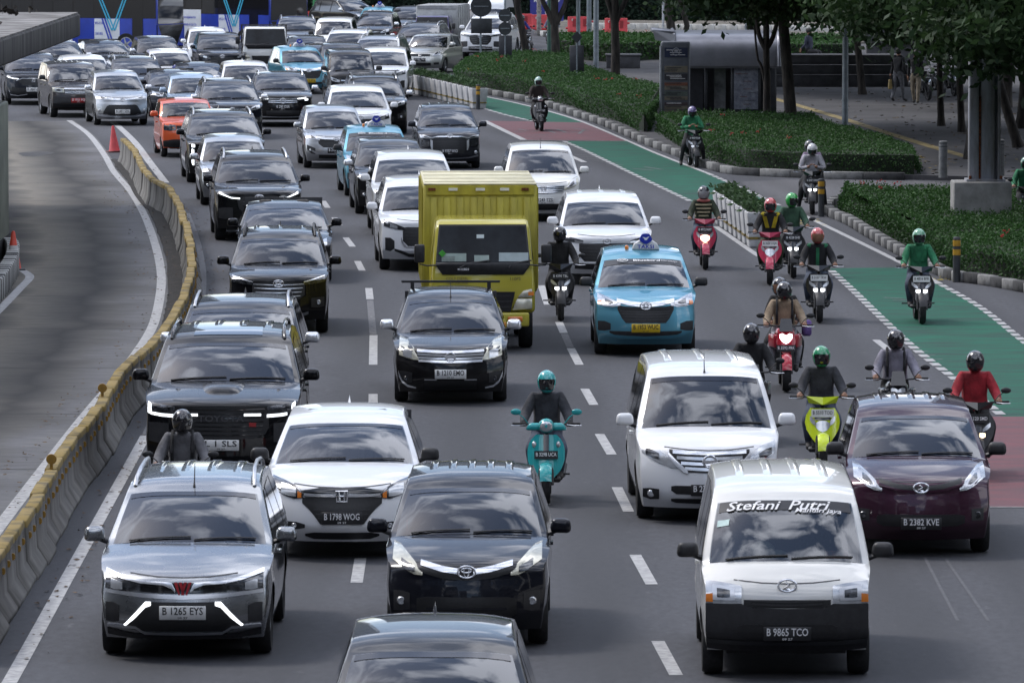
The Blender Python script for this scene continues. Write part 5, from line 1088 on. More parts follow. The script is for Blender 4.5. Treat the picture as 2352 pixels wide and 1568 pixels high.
C['suv_drl'].place('suv_car', 'white SUV with black grille behind the round sign backs', 1112, 134, -10, WHITE, 'suv', skip=('led_strip',))
# ------------------------------------------------------------------ trucks and buses
def side_prism(prof, w, name, wt=None):
    """extrude a side profile (x, z) across the width; wt = half width at the top"""
    zt = max(p[1] for p in prof); zb = min(p[1] for p in prof); wt = wt or w
    hw = lambda z: w + (wt - w) * max(0, (z - zb - .55 * (zt - zb))) / (.45 * (zt - zb))
    n_ = len(prof)
    return MB().add([(x, -hw(z), z) for x, z in prof] + [(x, hw(z), z) for x, z in prof], [tuple(range(n_)), tuple(range(2 * n_ - 1, n_ - 1, -1))] + [(i, (i + 1) % n_, n_ + (i + 1) % n_, n_ + i) for i in range(n_)]).mesh(name)
TRUCKY2 = pm('truck_roof_cream', (0.62, 0.58, 0.40), 0.6, var=0.12, scale=3)
BOXY = pm('box_yellow', (0.42, 0.37, 0.04), 0.55, var=0.16, scale=2.0, rgb2=(0.27, 0.23, 0.03), bump=0.1, stretch=(2, 2, .5))
def truck(name, label, u, v, yaw, cab, box=None, bed=None, W=.85, wr=.37, boxw=.94, boxz=(.85, 2.62), boxl=4.4, detail=True, boxm=None, roofm=None):
    e = empty(name, G(u, v), R(90 + yaw)); tag(e, label, 'truck', 'trucks in the traffic')
    prof = [(-1.02, .62), (-1.06, .95), (-1.05, 1.24), (-.80, 2.03), (-.60, 2.13), (.55, 2.14), (.62, 1.3), (.62, .72), (-.2, .72)]
    obj('cab', bevel_mesh(side_prism(prof, W, 'cab', W - .10), .07, 3, 25), cab, e)
    def fx(z): return -1.05 + (.25) * max(0, z - 1.24) / .79
    def fq(y0, y1, z0, z1, off, y0t=None, y1t=None):
        y0t = y0 if y0t is None else y0t; y1t = y1 if y1t is None else y1t
        P = [[(fx(z0 + (z1 - z0) * k / 4) - off, (y0 + (y0t - y0) * k / 4) + ((y1 + (y1t - y1) * k / 4) - (y0 + (y0t - y0) * k / 4)) * j / 6, z0 + (z1 - z0) * k / 4) for j in range(7)] for k in range(5)]
        return MB().grid(P)
    obj('screen_surround', bevel_mesh(flat_poly([(-.76, 1.40), (-.66, 1.26), (.66, 1.26), (.76, 1.40), (.76, 1.45), (-.76, 1.45)], -1.075, -1.02).mesh('screen_surround'), .01, 1), BLACKP, e)
    obj('screen_frame', fq(-.77, .77, 1.41, 2.06, .014, -.71, .71).mesh('screen_frame'), BLACKP, e)
    ws = obj('windscreen', fq(-.74, .74, 1.44, 2.03, .024, -.685, .685).mesh('windscreen', 180), pm('truck_glass', (.022, .026, .03), .08, var=.4, scale=2.2, rgb2=(.010, .011, .013), spec=.15), e)
    for y, w_, h, m in ((.47, .40, .13, (.30, .38, .34)), (.02, .24, .10, (.34, .42, .38)), (-.50, .48, .14, (.42, .50, .50)), (.56, .20, .08, (.50, .55, .52))) if detail else ():
        obj('paper', fq(y - w_ / 2, y + w_ / 2, 1.47, 1.47 + h, .030).mesh('paper'), pm('paper_%d' % int(y * 100), m, .6, var=.1), ws)
    if detail:
        obj('sticker', flat_poly([(.66, 1.66), (.60, 1.60), (.66, 1.54), (.72, 1.60)], -1.0, -.985).mesh('sticker'), pm('sticker_green', (.08, .40, .05), .5, var=.1), ws)
        obj('inner_mirror', fq(-.02, .10, 1.84, 1.90, .030).mesh('inner_mirror'), pm('mirror_pale', (.55, .62, .60), .3, var=0), ws)
        for t, y, z, w_ in (('COLT DIESEL', .42, 1.19, .36), ('Turbo intercooler', .42, 1.13, .36), ('110PS', -.52, 1.19, .17)):
            obj('cab_lettering', text_mesh(t, .07, w_), pm('ink_brown', (.12, .10, .04), .6, var=0), e, (-1.095, y, z), (R(90), 0, R(-90)))
        obj('brand_lettering', text_mesh('MITSUBISHI', .05, .18), INKW, e, (-1.082, .32, 1.345), (R(90), 0, R(-90)))
    obj('grille', flat_poly([(-.45, .66), (.45, .66), (.52, .98), (-.52, .98)], -1.085, -1.0).mesh('grille'), GRILLE, e)
    for k in range(3): obj('grille_bar', MB().box((-1.085, 0, .73 + .09 * k), (.02, .9, .025)).mesh('grille_bar'), BLACKP, e)
    for sg in (1, -1):
        obj('headlight', bevel_mesh(flat_poly([(sg * y, z) for y, z in ((.47, .67), (.80, .70), (.80, .87), (.55, .87))], -1.09, -1.0).mesh('headlight'), .015, 1), LAMPY, e)
        obj('corner_lamp', bevel_mesh(flat_poly([(sg * y, z) for y, z in ((.56, .885), (.80, .885), (.80, 1.03), (.66, 1.0))], -1.085, -1.0).mesh('corner_lamp'), .015, 1), LAMPY, e)
        obj('turn_lens', MB().box((-1.06, sg * .78, .95), (.06, .09, .06)).mesh('turn_lens'), AMBER, e)
        obj('side_window', MB().add([(-.78, sg * (W - .005), 1.35), (.35, sg * (W - .005), 1.35), (.35, sg * (W - .085), 1.98), (-.60, sg * (W - .085), 1.98)], [(0, 1, 2, 3)]).mesh('side_window'), SIDEG, e)
        mir = obj('side_mirror', bevel_mesh(MB().box((-1.02, sg * 1.03, 1.60), (.07, .17, .30)).mesh('side_mirror'), .03, 2), BLACKP, e)
        obj('mirror_arm', MB().tube([(-1.07, sg * .70, 1.42), (-1.06, sg * .90, 1.405), (-1.03, sg * 1.03, 1.43), (-1.02, sg * 1.03, 1.5)], .014, 6).mesh('mirror_arm', 60), BLACKP, mir)
        for k, y in enumerate((sg * .38,)):
            obj('wiper', MB().tube([(-1.09, sg * .40 - .02, 1.37), (-1.06, sg * .36 - .12, 1.44), (-1.045, sg * .34 - .45, 1.49)], .012, 5).mesh('wiper'), BLACKP, e)
    obj('bumper', bevel_mesh(MB().box((-1.08, 0, .53), (.16, 1.50, .23)).mesh('bumper'), .03, 2), cab, e)
    for sg in (1, -1): obj('fog_lamp', bevel_mesh(MB().box((-1.165, sg * .52, .54), (.02, .24, .09)).mesh('fog_lamp'), .02, 1), AMBER, e)
    obj('chassis', MB().box((boxl / 2 + .2, 0, .55), (boxl + 1.8, .8, .22)).mesh('chassis'), BLACKP, e)
    ty, rm = wheel_meshes(wr, .22)
    for xx in (0, 2.75):
        for sg in (1, -1):
            w_ = obj('wheel', ty, RUBBER, e, (xx, sg * (W - .13), wr)); obj('rim', rm, RIM, w_)
    x0, x1 = .86, .86 + boxl
    if box:
        z0, z1 = boxz
        bo = obj('cargo_box', bevel_mesh(MB().box(((x0 + x1) / 2, 0, (z0 + z1) / 2), (boxl, 2 * boxw, z1 - z0)).mesh('cargo_box'), .025, 1), box, e)
        obj('box_roof', bevel_mesh(MB().box(((x0 + x1) / 2, 0, z1 + .012), (boxl - .01, 2 * boxw - .01, .03)).mesh('box_roof'), .01, 1), roofm or box, bo)
        for k in range(8 if detail else 0):
            y = -boxw + .17 + (2 * boxw - .34) * k / 7; obj('rib', bevel_mesh(MB().box((x0 - .012, y, (z0 + z1) / 2 - .08), (.03, .12, z1 - z0 - .24)).mesh('rib'), .01, 1), box, bo)
        obj('header_beam', MB().box((x0 - .015, 0, z1 - .085), (.04, 2 * boxw - .1, .15)).mesh('header_beam'), box, bo)
        for k in range(4 if detail else 0): obj('roof_bow', MB().box((x0 + .5 + k * (boxl - 1) / 3, 0, z1 + .03), (.05, 2 * boxw - .06, .014)).mesh('roof_bow'), roofm or box, bo)
        for y, m, w_ in ((-.74, RUSTM, .12), (.80, RUSTM, .12), (.45, PLATEW, .15), (0, PLATEW, .15), (-.40, PLATEW, .15)) if detail else ():
            obj('marker_lamp', MB().box((x0 - .045, y, z1 - .07), (.03, w_, .045)).mesh('marker_lamp'), m, bo)
        for k in range(12 if detail else 6):
            xx = x0 + .2 + (boxl - .4) * k / (11 if detail else 5)
            for sg in (1, -1): obj('rib', MB().box((xx, sg * (boxw + .01), (z0 + z1) / 2), (.09, .03, z1 - z0 - .1)).mesh('rib'), box, bo)
    if bed:
        for sg in (1, -1): obj('bed_side', bevel_mesh(MB().box(((x0 + x1) / 2, sg * boxw, 1.1), (boxl, .05, .42)).mesh('bed_side'), .01, 1), bed, e)
        obj('bed_floor', MB().box(((x0 + x1) / 2, 0, .88), (boxl, 2 * boxw, .06)).mesh('bed_floor'), bed, e); obj('tailgate', MB().box((x1, 0, 1.1), (.05, 2 * boxw, .42)).mesh('tailgate'), bed, e)
        obj('headboard', MB().box((x0, 0, 2.17), (.06, 1.75, .05)).box((x0, .83, 1.6), (.06, .06, 1.2)).box((x0, -.83, 1.6), (.06, .06, 1.2)).box((x0, 0, 1.95), (.05, 1.7, .05)).mesh('headboard'), BLACKP, e)
    return e
RUSTM = pm('rust', (0.20, 0.06, 0.02), 0.9, var=0.4, scale=20)
truck('box_truck', 'yellow box truck with ribbed cargo box in the middle of the traffic', 1106, 797, 1.6, YELLOW, box=BOXY, roofm=TRUCKY2)
truck('box_truck', 'far box truck with purple cab and silver box beside the round sign backs', 998, 128, -7, PURPLE, box=pm('box_silver', (.36, .37, .37), .5, metal=.3, var=.15, scale=3), boxz=(.8, 2.62), detail=False, boxw=.98).scale = (.9, .9, .79)
truck('pickup_truck', 'white cab pickup truck with open bed left of the turned taxi', 608, 182, 4, CREAM, bed=CREAM, detail=False, boxl=3.0).scale = (1, 1, .92)

BUSB = pm('bus_blue', (0.015, 0.05, 0.42), 0.35, coat=.8, var=0.1, scale=2); BUSW = pm('bus_white', (0.72, 0.74, 0.76), 0.4, coat=.6, var=0.08, scale=2); BUSC = pm('bus_cyan', (0.04, 0.42, 0.62), 0.4, coat=.5, var=0.05)
def bus(name, label, u, v, yaw, route):
    e = empty(name, G(u, v), R(90 + yaw)); tag(e, label, 'bus', 'city buses behind the jam')
    L, W, Ht = 12.0, 1.25, 3.25
    obj('body', bevel_mesh(MB().box((L / 2, 0, (Ht + .35) / 2), (L, 2 * W, Ht - .35)).mesh('body'), .10, 3), BUSB, e)
    for sg in (1, -1): obj('window_band', MB().box((L / 2, sg * W, 2.25), (L - .1, .012, 1.36)).mesh('window_band'), GLOSSB, e)
    y = W + .012
    def pan(nm, x0, x1, z0, z1, m, th=.02, sk=0.0, yy=None):
        for sg in (1, -1):
            yv = sg * (yy or y); mb = MB(); q = [(x0, z0), (x1, z0), (x1 + sk, z1), (x0 + sk, z1)]
            mb.add([(a, yv, b_) for a, b_ in q] + [(a, yv - sg * th, b_) for a, b_ in q], [(0, 1, 2, 3), (7, 6, 5, 4), (0, 4, 5, 1), (1, 5, 6, 2), (2, 6, 7, 3), (3, 7, 4, 0)]); obj(nm, mb.mesh(nm), m, e)
    pan('side_panel', .02, .62, .34, 1.55, BUSB); pan('door', .66, 1.16, .36, 2.9, GLOSSB, .01)
    pan('side_panel', 1.18, 1.75, .34, 1.55, BUSB); pan('side_panel', 1.76, 2.95, .34, 1.55, BUSW)
    pan('rear_panel', 4.0, 5.6, .34, 1.75, BUSW); pan('skirt', 5.65, 11.9, .34, 1.1, BUSB); pan('roof_edge', .05, 11.95, 2.95, 3.15, BUSB)
    for k in range(9): pan('window', 3.0 + k * .98, 3.9 + k * .98, 1.78 if k in (1, 2) else 1.6, 2.85, SIDEG, .012)
    for k, m in enumerate((BUSC, BUSC, BUSB, BUSB)):      # the V stripes
        a = 1.95 + .13 * k
        pan('v_stripe', a, a + .07, 1.05, 2.9, m, .008, -.75 + 0, y + .012) if k < 2 else pan('v_stripe', a - .25, a - .17, .36, 1.56, m, .008, .45, y + .012)
        if k < 2: pan('v_stripe', a, a + .07, 1.05, 2.9, m, .008, .85, y + .012)
    for t, x, z, w_, m in (('MYS-21178', 2.72, 1.36, .36, INKBL), ('SAF-002', 2.72, .92, .34, INKBL), ('transjakarta', 4.7, 1.42, .8, INKBL), ('Smart Mobility for Smart City', 4.7, 1.1, .9, INKBL)):
        obj('side_lettering', text_mesh(t, .16, w_), m, e, (x, y + .016, z), (R(90), 0, R(180)))
    obj('bus_emblem', ring(MB(), (0, 0, 0), .09, .12, .025).mesh('bus_emblem', 60), INKBL, e, (5.25, y + .016, 1.42), (0, 0, R(90)))
    fr = obj('front_mask', flat_poly([(-1.22, .35), (1.22, .35), (1.22, 1.30), (-1.22, 1.30)], -.02, .05).mesh('front_mask'), GLOSSB, e)
    obj('front_swoosh', flat_poly([(1.22, .40), (.55, .40), (1.22, 1.32)], -.032, -.02).mesh('front_swoosh'), BUSB, e); obj('front_swoosh', flat_poly([(-1.22, .40), (-.55, .40), (-1.22, 1.32)], -.032, -.02).mesh('front_swoosh'), BUSB, e)
    obj('windscreen', flat_poly([(-1.17, 1.34), (1.17, 1.34), (1.12, 2.75), (-1.12, 2.75)], -.016, .02).mesh('windscreen'), SIDEG, e)
    for sg in (1, -1): obj('headlight', MB().box((-.03, sg * .9, .62), (.05, .3, .14)).mesh('headlight'), LAMP, e)
    ty, rm = wheel_meshes(.48, .28)
    for xx in (2.2 - .75, 8.2):
        for sg in (1, -1):
            w_ = obj('wheel', ty, RUBBER, e, (xx, sg * (W - .10), .48)); obj('rim', rm, RIM, w_)
    return e
bus('city_bus', 'blue and white bus crossing at the top left, nearer the station roof', 392, 128, 66, 'a')
bus('city_bus', 'second blue and white bus right of the first, behind the white pickup', 664, 118, 50, 'b')
# ------------------------------------------------------------------ people
REG = ('jacket', 'trousers', 'skin', 'shoes', 'gloves')
def body_mesh(name, J, E, region, root, fingers=None, nose=None):
    """one continuous skin over a posed skeleton; J = {joint: (pos, radius)}"""
    names = list(J); idx = {k: i for i, k in enumerate(names)}
    me = bpy.data.meshes.new(name); me.from_pydata([J[k][0] for k in names], [(idx[a], idx[b_]) for a, b_ in E], [])
    o = bpy.data.objects.new('tmp', me); COL.objects.link(o)
    md = o.modifiers.new('skin', 'SKIN'); md.use_smooth_shade = True
    for i, k in enumerate(names):
        r = J[k][1]; me.skin_vertices[0].data[i].radius = r if hasattr(r, '__len__') else (r, r)
        me.skin_vertices[0].data[i].use_root = (k == root)
    sb_ = o.modifiers.new('sub', 'SUBSURF'); sb_.levels = 2; sb_.render_levels = 2
    dg = bpy.context.evaluated_depsgraph_get(); out = bpy.data.meshes.new_from_object(o.evaluated_get(dg)); bpy.data.objects.remove(o)
    mb = MB()
    for f in (fingers or []): mb.tube(f[0], f[1], 6)
    if nose: mb.ball(nose, (.016, .013, .02), 8, 6)
    if mb.v:
        bm = bmesh.new(); bm.from_mesh(out); t = bpy.data.meshes.new('t'); t.from_pydata(mb.v, [], mb.f); nf = len(bm.faces); bm.from_mesh(t); bm.to_mesh(out); bm.free()
    else: nf = len(out.polygons)
    out.materials.clear()
    for r in REG: out.materials.append(None)
    segs = [(Vector(J[a][0]), Vector(J[b_][0]), region.get((a, b_), region.get(b_, 0))) for a, b_ in E]
    for p in out.polygons:
        c = p.center; best = 9; rg = 0
        for a, b_, r in segs:
            d = b_ - a; t = max(0, min(1, (c - a).dot(d) / max(d.length_squared, 1e-9))); q = (a + d * t - c).length
            if q < best: best, rg = q, r
        p.material_index = rg if p.index < nf else 4
        p.use_smooth = True
    out.name = name; return out
def both(d):
    out = {}
    for k, (p, r) in d.items():
        if k.endswith('_'):
            out[k + 'L'] = (p, r); out[k + 'R'] = ((p[0], -p[1], p[2]), r)
        else: out[k] = (p, r)
    return out
SKEL = [('pelvis', 'waist'), ('waist', 'chest'), ('chest', 'nb'), ('nb', 'neck'), ('neck', 'head'), ('head', 'crown')]
for s_ in 'LR': SKEL += [('chest', 'sh_' + s_), ('sh_' + s_, 'el_' + s_), ('el_' + s_, 'wr_' + s_), ('wr_' + s_, 'pa_' + s_), ('pelvis', 'hip_' + s_), ('hip_' + s_, 'kn_' + s_), ('kn_' + s_, 'an_' + s_), ('an_' + s_, 'toe_' + s_)]
RGN = {'waist': 0, 'chest': 0, 'nb': 0, 'neck': 0, 'head': 2, 'crown': 2}
for s_ in 'LR': RGN.update({'sh_' + s_: 0, 'el_' + s_: 0, 'wr_' + s_: 0, 'pa_' + s_: 4, 'hip_' + s_: 1, 'kn_' + s_: 1, 'an_' + s_: 1, 'toe_' + s_: 3})
def grip_fingers(px_, py_, pz_, sg):
    out = []
    for k in range(4):
        y = py_ + sg * (-.03 + .02 * k); ln = (.9, 1.0, .95, .8)[k]
        out.append(([(px_ - .01, y, pz_ + .02), (px_ - .045 * ln, y, pz_ + .015), (px_ - .055 * ln, y, pz_ - .015), (px_ - .03, y, pz_ - .03)], .0095))
    out.append(([(px_ + .01, py_ - sg * .035, pz_), (px_ - .02, py_ - sg * .05, pz_ - .012), (px_ - .04, py_ - sg * .045, pz_ - .022)], .010)); return out
POSE = {}
J = both({'pelvis': ((.99, 0, .86), .155), 'waist': ((.965, 0, 1.03), (.175, .14)), 'chest': ((.90, 0, 1.25), (.20, .155)), 'nb': ((.86, 0, 1.40), .085), 'neck': ((.835, 0, 1.455), .06), 'head': ((.81, 0, 1.555), .095), 'crown': ((.81, 0, 1.635), .08),
     'sh_': ((.875, .185, 1.37), .088), 'el_': ((.74, .285, 1.14), .074), 'wr_': ((.50, .305, 1.06), .052), 'pa_': ((.435, .315, 1.05), .040), 'hip_': ((.93, .12, .81), .115), 'kn_': ((.53, .215, .70), .080), 'an_': ((.66, .175, .37), .055), 'toe_': ((.50, .185, .305), .043)})
POSE['ride'] = body_mesh('rider_body', J, SKEL, RGN, 'pelvis', grip_fingers(.435, .315, 1.05, 1) + grip_fingers(.435, -.315, 1.05, -1), (.712, 0, 1.555))
J2 = {k: (tuple(p) if not k.startswith(('el', 'wr', 'pa')) else p, r) for k, (p, r) in J.items()}
J2.update(both({'el_': ((.74, .30, 1.10), .060), 'wr_': ((.60, .11, 1.14), .042), 'pa_': ((.56, .055, 1.17), .038), 'head': ((.78, 0, 1.535), .095), 'crown': ((.75, 0, 1.62), .08)}))
J2.update({k: v for k, v in both({'kn_': ((.62, .26, .62), .08), 'an_': ((.70, .33, .16), .05), 'toe_': ((.58, .34, .05), .045)}).items()})
POSE['phone'] = body_mesh('rider_body', J2, SKEL, RGN, 'pelvis', [([(.55, sg * (.03 + .012 * k), 1.19), (.52, sg * (.02 + .012 * k), 1.21), (.51, sg * .012, 1.20)], .009) for sg in (1, -1) for k in range(4)] + [([(.57, sg * .03, 1.20), (.54, sg * .01, 1.225)], .010) for sg in (1, -1)], (.68, 0, 1.53))
J3 = both({'pelvis': ((1.36, 0, .94), .155), 'waist': ((1.35, 0, 1.10), (.145, .12)), 'chest': ((1.31, 0, 1.31), (.165, .13)), 'nb': ((1.28, .02, 1.45), .085), 'neck': ((1.26, .03, 1.505), .058), 'head': ((1.235, .06, 1.60), .095), 'crown': ((1.235, .06, 1.68), .08),
      'sh_': ((1.29, .18, 1.42), .075), 'el_': ((1.24, .27, 1.18), .056), 'wr_': ((1.08, .20, 1.05), .04), 'pa_': ((1.02, .17, 1.03), .038), 'hip_': ((1.28, .12, .88), .115), 'kn_': ((.92, .27, .74), .078), 'an_': ((1.08, .25, .42), .053), 'toe_': ((.94, .26, .36), .042)})
POSE['pillion'] = body_mesh('pillion_body', J3, SKEL, RGN, 'pelvis', [([(1.02, sg * (.15 + .015 * k), 1.03), (.985, sg * (.14 + .015 * k), 1.02)], .009) for sg in (1, -1) for k in range(5)], (1.14, .06, 1.6))
def stand(step, arm, turn=0.0):
    return {'pelvis': ((0, 0, .95), .15), 'waist': ((0, 0, 1.10), (.145, .12)), 'chest': ((0, 0, 1.32), (.165, .13)), 'nb': ((0, 0, 1.47), .08), 'neck': ((-.01, 0, 1.53), .055), 'head': ((-.02, 0, 1.62), .092), 'crown': ((-.02, 0, 1.70), .082),
        'sh_L': ((0, .185, 1.43), .07), 'sh_R': ((0, -.185, 1.43), .07), 'el_L': ((.06 * arm, .24, 1.15), .052), 'el_R': ((-.06 * arm, -.24, 1.15), .052), 'wr_L': ((-.05 - .08 * arm, .25, .92), .036), 'wr_R': ((-.02 + .08 * arm, -.25, .92), .036), 'pa_L': ((-.06 - .1 * arm, .25, .84), .036), 'pa_R': ((-.02 + .1 * arm, -.25, .84), .036),
        'hip_L': ((0, .10, .90), .105), 'hip_R': ((0, -.10, .90), .105), 'kn_L': ((-.10 * step, .10, .50), .072), 'kn_R': ((.04 * step, -.10, .50), .072), 'an_L': ((-.20 * step, .10, .09), .05), 'an_R': ((.28 * step, -.10, .13), .05), 'toe_L': ((-.34 * step - .1, .11, .045), .04), 'toe_R': ((.14 * step - .05, -.11, .045), .04)}
def hang_fingers(J_): return [([J_['pa_' + s_][0], tuple(Vector(J_['pa_' + s_][0]) + Vector((-.03 + .02 * k, 0, -.06))), tuple(Vector(J_['pa_' + s_][0]) + Vector((-.045 + .02 * k, 0, -.09 - .008 * (k % 2))))], .009) for s_ in 'LR' for k in range(4)] + [([J_['pa_' + s_][0], tuple(Vector(J_['pa_' + s_][0]) + Vector((-.05, 0, -.03)))], .01) for s_ in 'LR']
Jw = stand(1.0, 1.0); POSE['walk'] = body_mesh('walker_body', Jw, SKEL, RGN, 'pelvis', hang_fingers(Jw), (-.112, 0, 1.615))
Jw2 = stand(-.8, .4); POSE['walk2'] = body_mesh('walker_body', Jw2, SKEL, RGN, 'pelvis', hang_fingers(Jw2), (-.112, 0, 1.615))
Js = stand(0, .3)
Js.update({'hip_L': ((-.05, .11, .88), .11), 'hip_R': ((-.05, -.11, .88), .11), 'kn_L': ((-.45, .14, .90), .075), 'kn_R': ((-.45, -.12, .88), .075), 'an_L': ((-.48, .15, .48), .05), 'an_R': ((-.5, -.12, .46), .05), 'toe_L': ((-.62, .16, .43), .04), 'toe_R': ((-.64, -.12, .41), .04), 'wr_L': ((.16, .30, 1.0), .036), 'pa_L': ((.2, .31, .94), .036)})
POSE['sit'] = body_mesh('seated_body', Js, SKEL, RGN, 'pelvis', hang_fingers(Js), (-.112, 0, 1.615))
HEADP = {'ride': (.81, 0, 1.59), 'phone': (.77, 0, 1.575), 'pillion': (1.235, .06, 1.635), 'walk': (-.02, 0, 1.66), 'walk2': (-.02, 0, 1.66), 'sit': (-.02, 0, 1.66)}
def helmet_meshes():
    n_, m_ = 20, 14; r = (.142, .122, .138); out = []
    for k, sc in ((0, 1.0), (1, 1.02)):
        mb = MB(); vv = []
        for i in range(m_ + 1):
            t = math.pi * i / m_
            for j in range(n_):
                a = 2 * math.pi * j / n_; x = -math.cos(a) * math.sin(t)
                vv.append((r[0] * sc * x, r[1] * sc * math.sin(a) * math.sin(t), r[2] * sc * math.cos(t) - (.02 if math.cos(t) < -.3 else 0)))
        ff = []
        for i in range(m_):
            for j in range(n_):
                a = 2 * math.pi * (j + .5) / n_; t = math.pi * (i + .5) / m_; fx_ = math.cos(a) * math.sin(t); cz_ = math.cos(t)
                op = fx_ > .52 and -.62 < cz_ < .30
                if k == 0 and op and False: continue
                if k == 1 and not op: continue
                if cz_ < -.93: continue
                ff.append((i * n_ + j, i * n_ + (j + 1) % n_, (i + 1) * n_ + (j + 1) % n_, (i + 1) * n_ + j))
        out.append(mb.add(vv, ff).mesh(('helmet', 'visor')[k], 70))
    return out
HELM, VISOR = helmet_meshes()
hb = MB().ball((0, 0, 0), (.115, .098, .12), 16, 10)
HAIRM = hb.mesh('hair', 70)
VISM = pm('visor_dark', (.012, .012, .014), .08, coat=1, var=0); SKINM = pm('skin', (.24, .12, .07), .55, var=.08); SHOEM = pm('shoe_dark', (.03, .028, .028), .7, var=.2); GLOVEM = pm('glove_dark', (.025, .025, .027), .8, var=.2)
def cloth(name, rgb, **k): return pm('cloth_' + name, rgb, .88, var=k.get('var', .22), scale=k.get('scale', 7), bump=1.0, bscale=9, rgb2=k.get('rgb2'))
KBLK = cloth('black', (.016, .016, .018)); KGRY = cloth('grey', (.14, .14, .15)); KDGR = cloth('dark_grey', (.04, .042, .05)); KJEAN = cloth('jeans', (.06, .075, .11)); KGRN = cloth('green', (.03, .20, .09)); KGRN2 = cloth('dull_green', (.045, .10, .06)); KBEI = cloth('beige', (.32, .24, .16)); KRED = cloth('red', (.34, .02, .03)); KLIL = cloth('lilac', (.34, .26, .38)); KPALE = cloth('pale_grey', (.38, .37, .40)); KOLV = cloth('olive', (.035, .045, .025)); KLAV = cloth('lavender_grey', (.26, .25, .30)); KKHA = cloth('khaki', (.30, .25, .18))
def person(label, loc, rz, pose, jacket, trousers, helm=None, visor=True, gloves=None, group='people in the scene', extra=None, skin=None, hair=None, turn=0.0):
    o = bpy.data.objects.new('person', POSE[pose]); COL.objects.link(o); o.location = loc; o.rotation_euler = (0, 0, rz); tag(o, label, 'person', group)
    for i, m in enumerate((jacket, trousers, skin or SKINM, SHOEM, gloves or skin or SKINM)):
        o.material_slots[i].link = 'OBJECT'; o.material_slots[i].material = m
    hp = HEADP[pose]
    if helm:
        h = obj('helmet', HELM, helm, o, hp, (0, 0, turn))
        if pose == 'phone': h.rotation_euler = (0, -.35, 0)
        obj('visor', VISOR, VISM if visor is True else visor, h)
    else: obj('hair', HAIRM, hair or pm('hair_black', (.012, .011, .011), .6, var=.2), o, (hp[0] + .015, 0, hp[2] + .02))
    if extra: extra(o, hp)
    return o
def stripes_extra(o, hp):
    P0 = pm('stripe_cream', (.42, .38, .24), .9, var=.15)
    for k in range(5):
        z = 1.0 + .08 * k; c = .965 - (z - 1.03) * .25; mb = MB()
        mb.grid([[(c - (.155 + .012 * k) * .95 * math.cos(a), (.175 + .010 * k) * math.sin(a), z + dz) for a in np.linspace(-1.9, 1.9, 17)] for dz in (0, .035)])
        obj('sweater_stripe', mb.mesh('sweater_stripe', 60), P0, o)
    obj('scarf', MB().ball((.83, 0, 1.42), (.12, .15, .05), 14, 8).mesh('scarf', 60), cloth('scarf_pink', (.42, .14, .12)), o)
def front_panel(col, w=.05, z0=1.0, z1=1.36):
    def f(o, hp):
        mb = MB(); mb.grid([[(.965 - (z - 1.03) * .27 - .155 + .25 * y * y, y, z) for y in np.linspace(-w, w, 7)] for z in np.linspace(z0, z1, 7)])
        obj('jacket_front', mb.mesh('jacket_front', 60), col, o)
    return f
def shoulder_panel(col, wide=False):
    def f(o, hp):
        for sg in (1, -1):
            mb = MB().ball((.875, sg * .15, 1.385), (.085, .085, .055), 12, 8); obj('jacket_shoulder', mb.mesh('jacket_shoulder', 60), col, o)
        if wide:
            for sg in (1, -1):
                mb = MB().grid([[(.965 - (z - 1.03) * .27 - .155 + .25 * y * y, sg * (y + .25 * (z - 1.12)), z) for y in np.linspace(.02, .10, 5)] for z in np.linspace(1.12, 1.36, 6)]); obj('jacket_patch', mb.mesh('jacket_patch', 60), col, o)
        else: front_panel(col, .03, 1.0, 1.36)(o, hp)
    return f
def straps_extra(o, hp):
    for sg in (1, -1):
        obj('backpack_strap', MB().tube([(.75 + .01, sg * .12, 1.05), (.72, sg * .125, 1.2), (.76, sg * .125, 1.36), (.87, sg * .12, 1.455), (.98, sg * .12, 1.38)], .022, 6).mesh('backpack_strap', 60), KBLK, o)

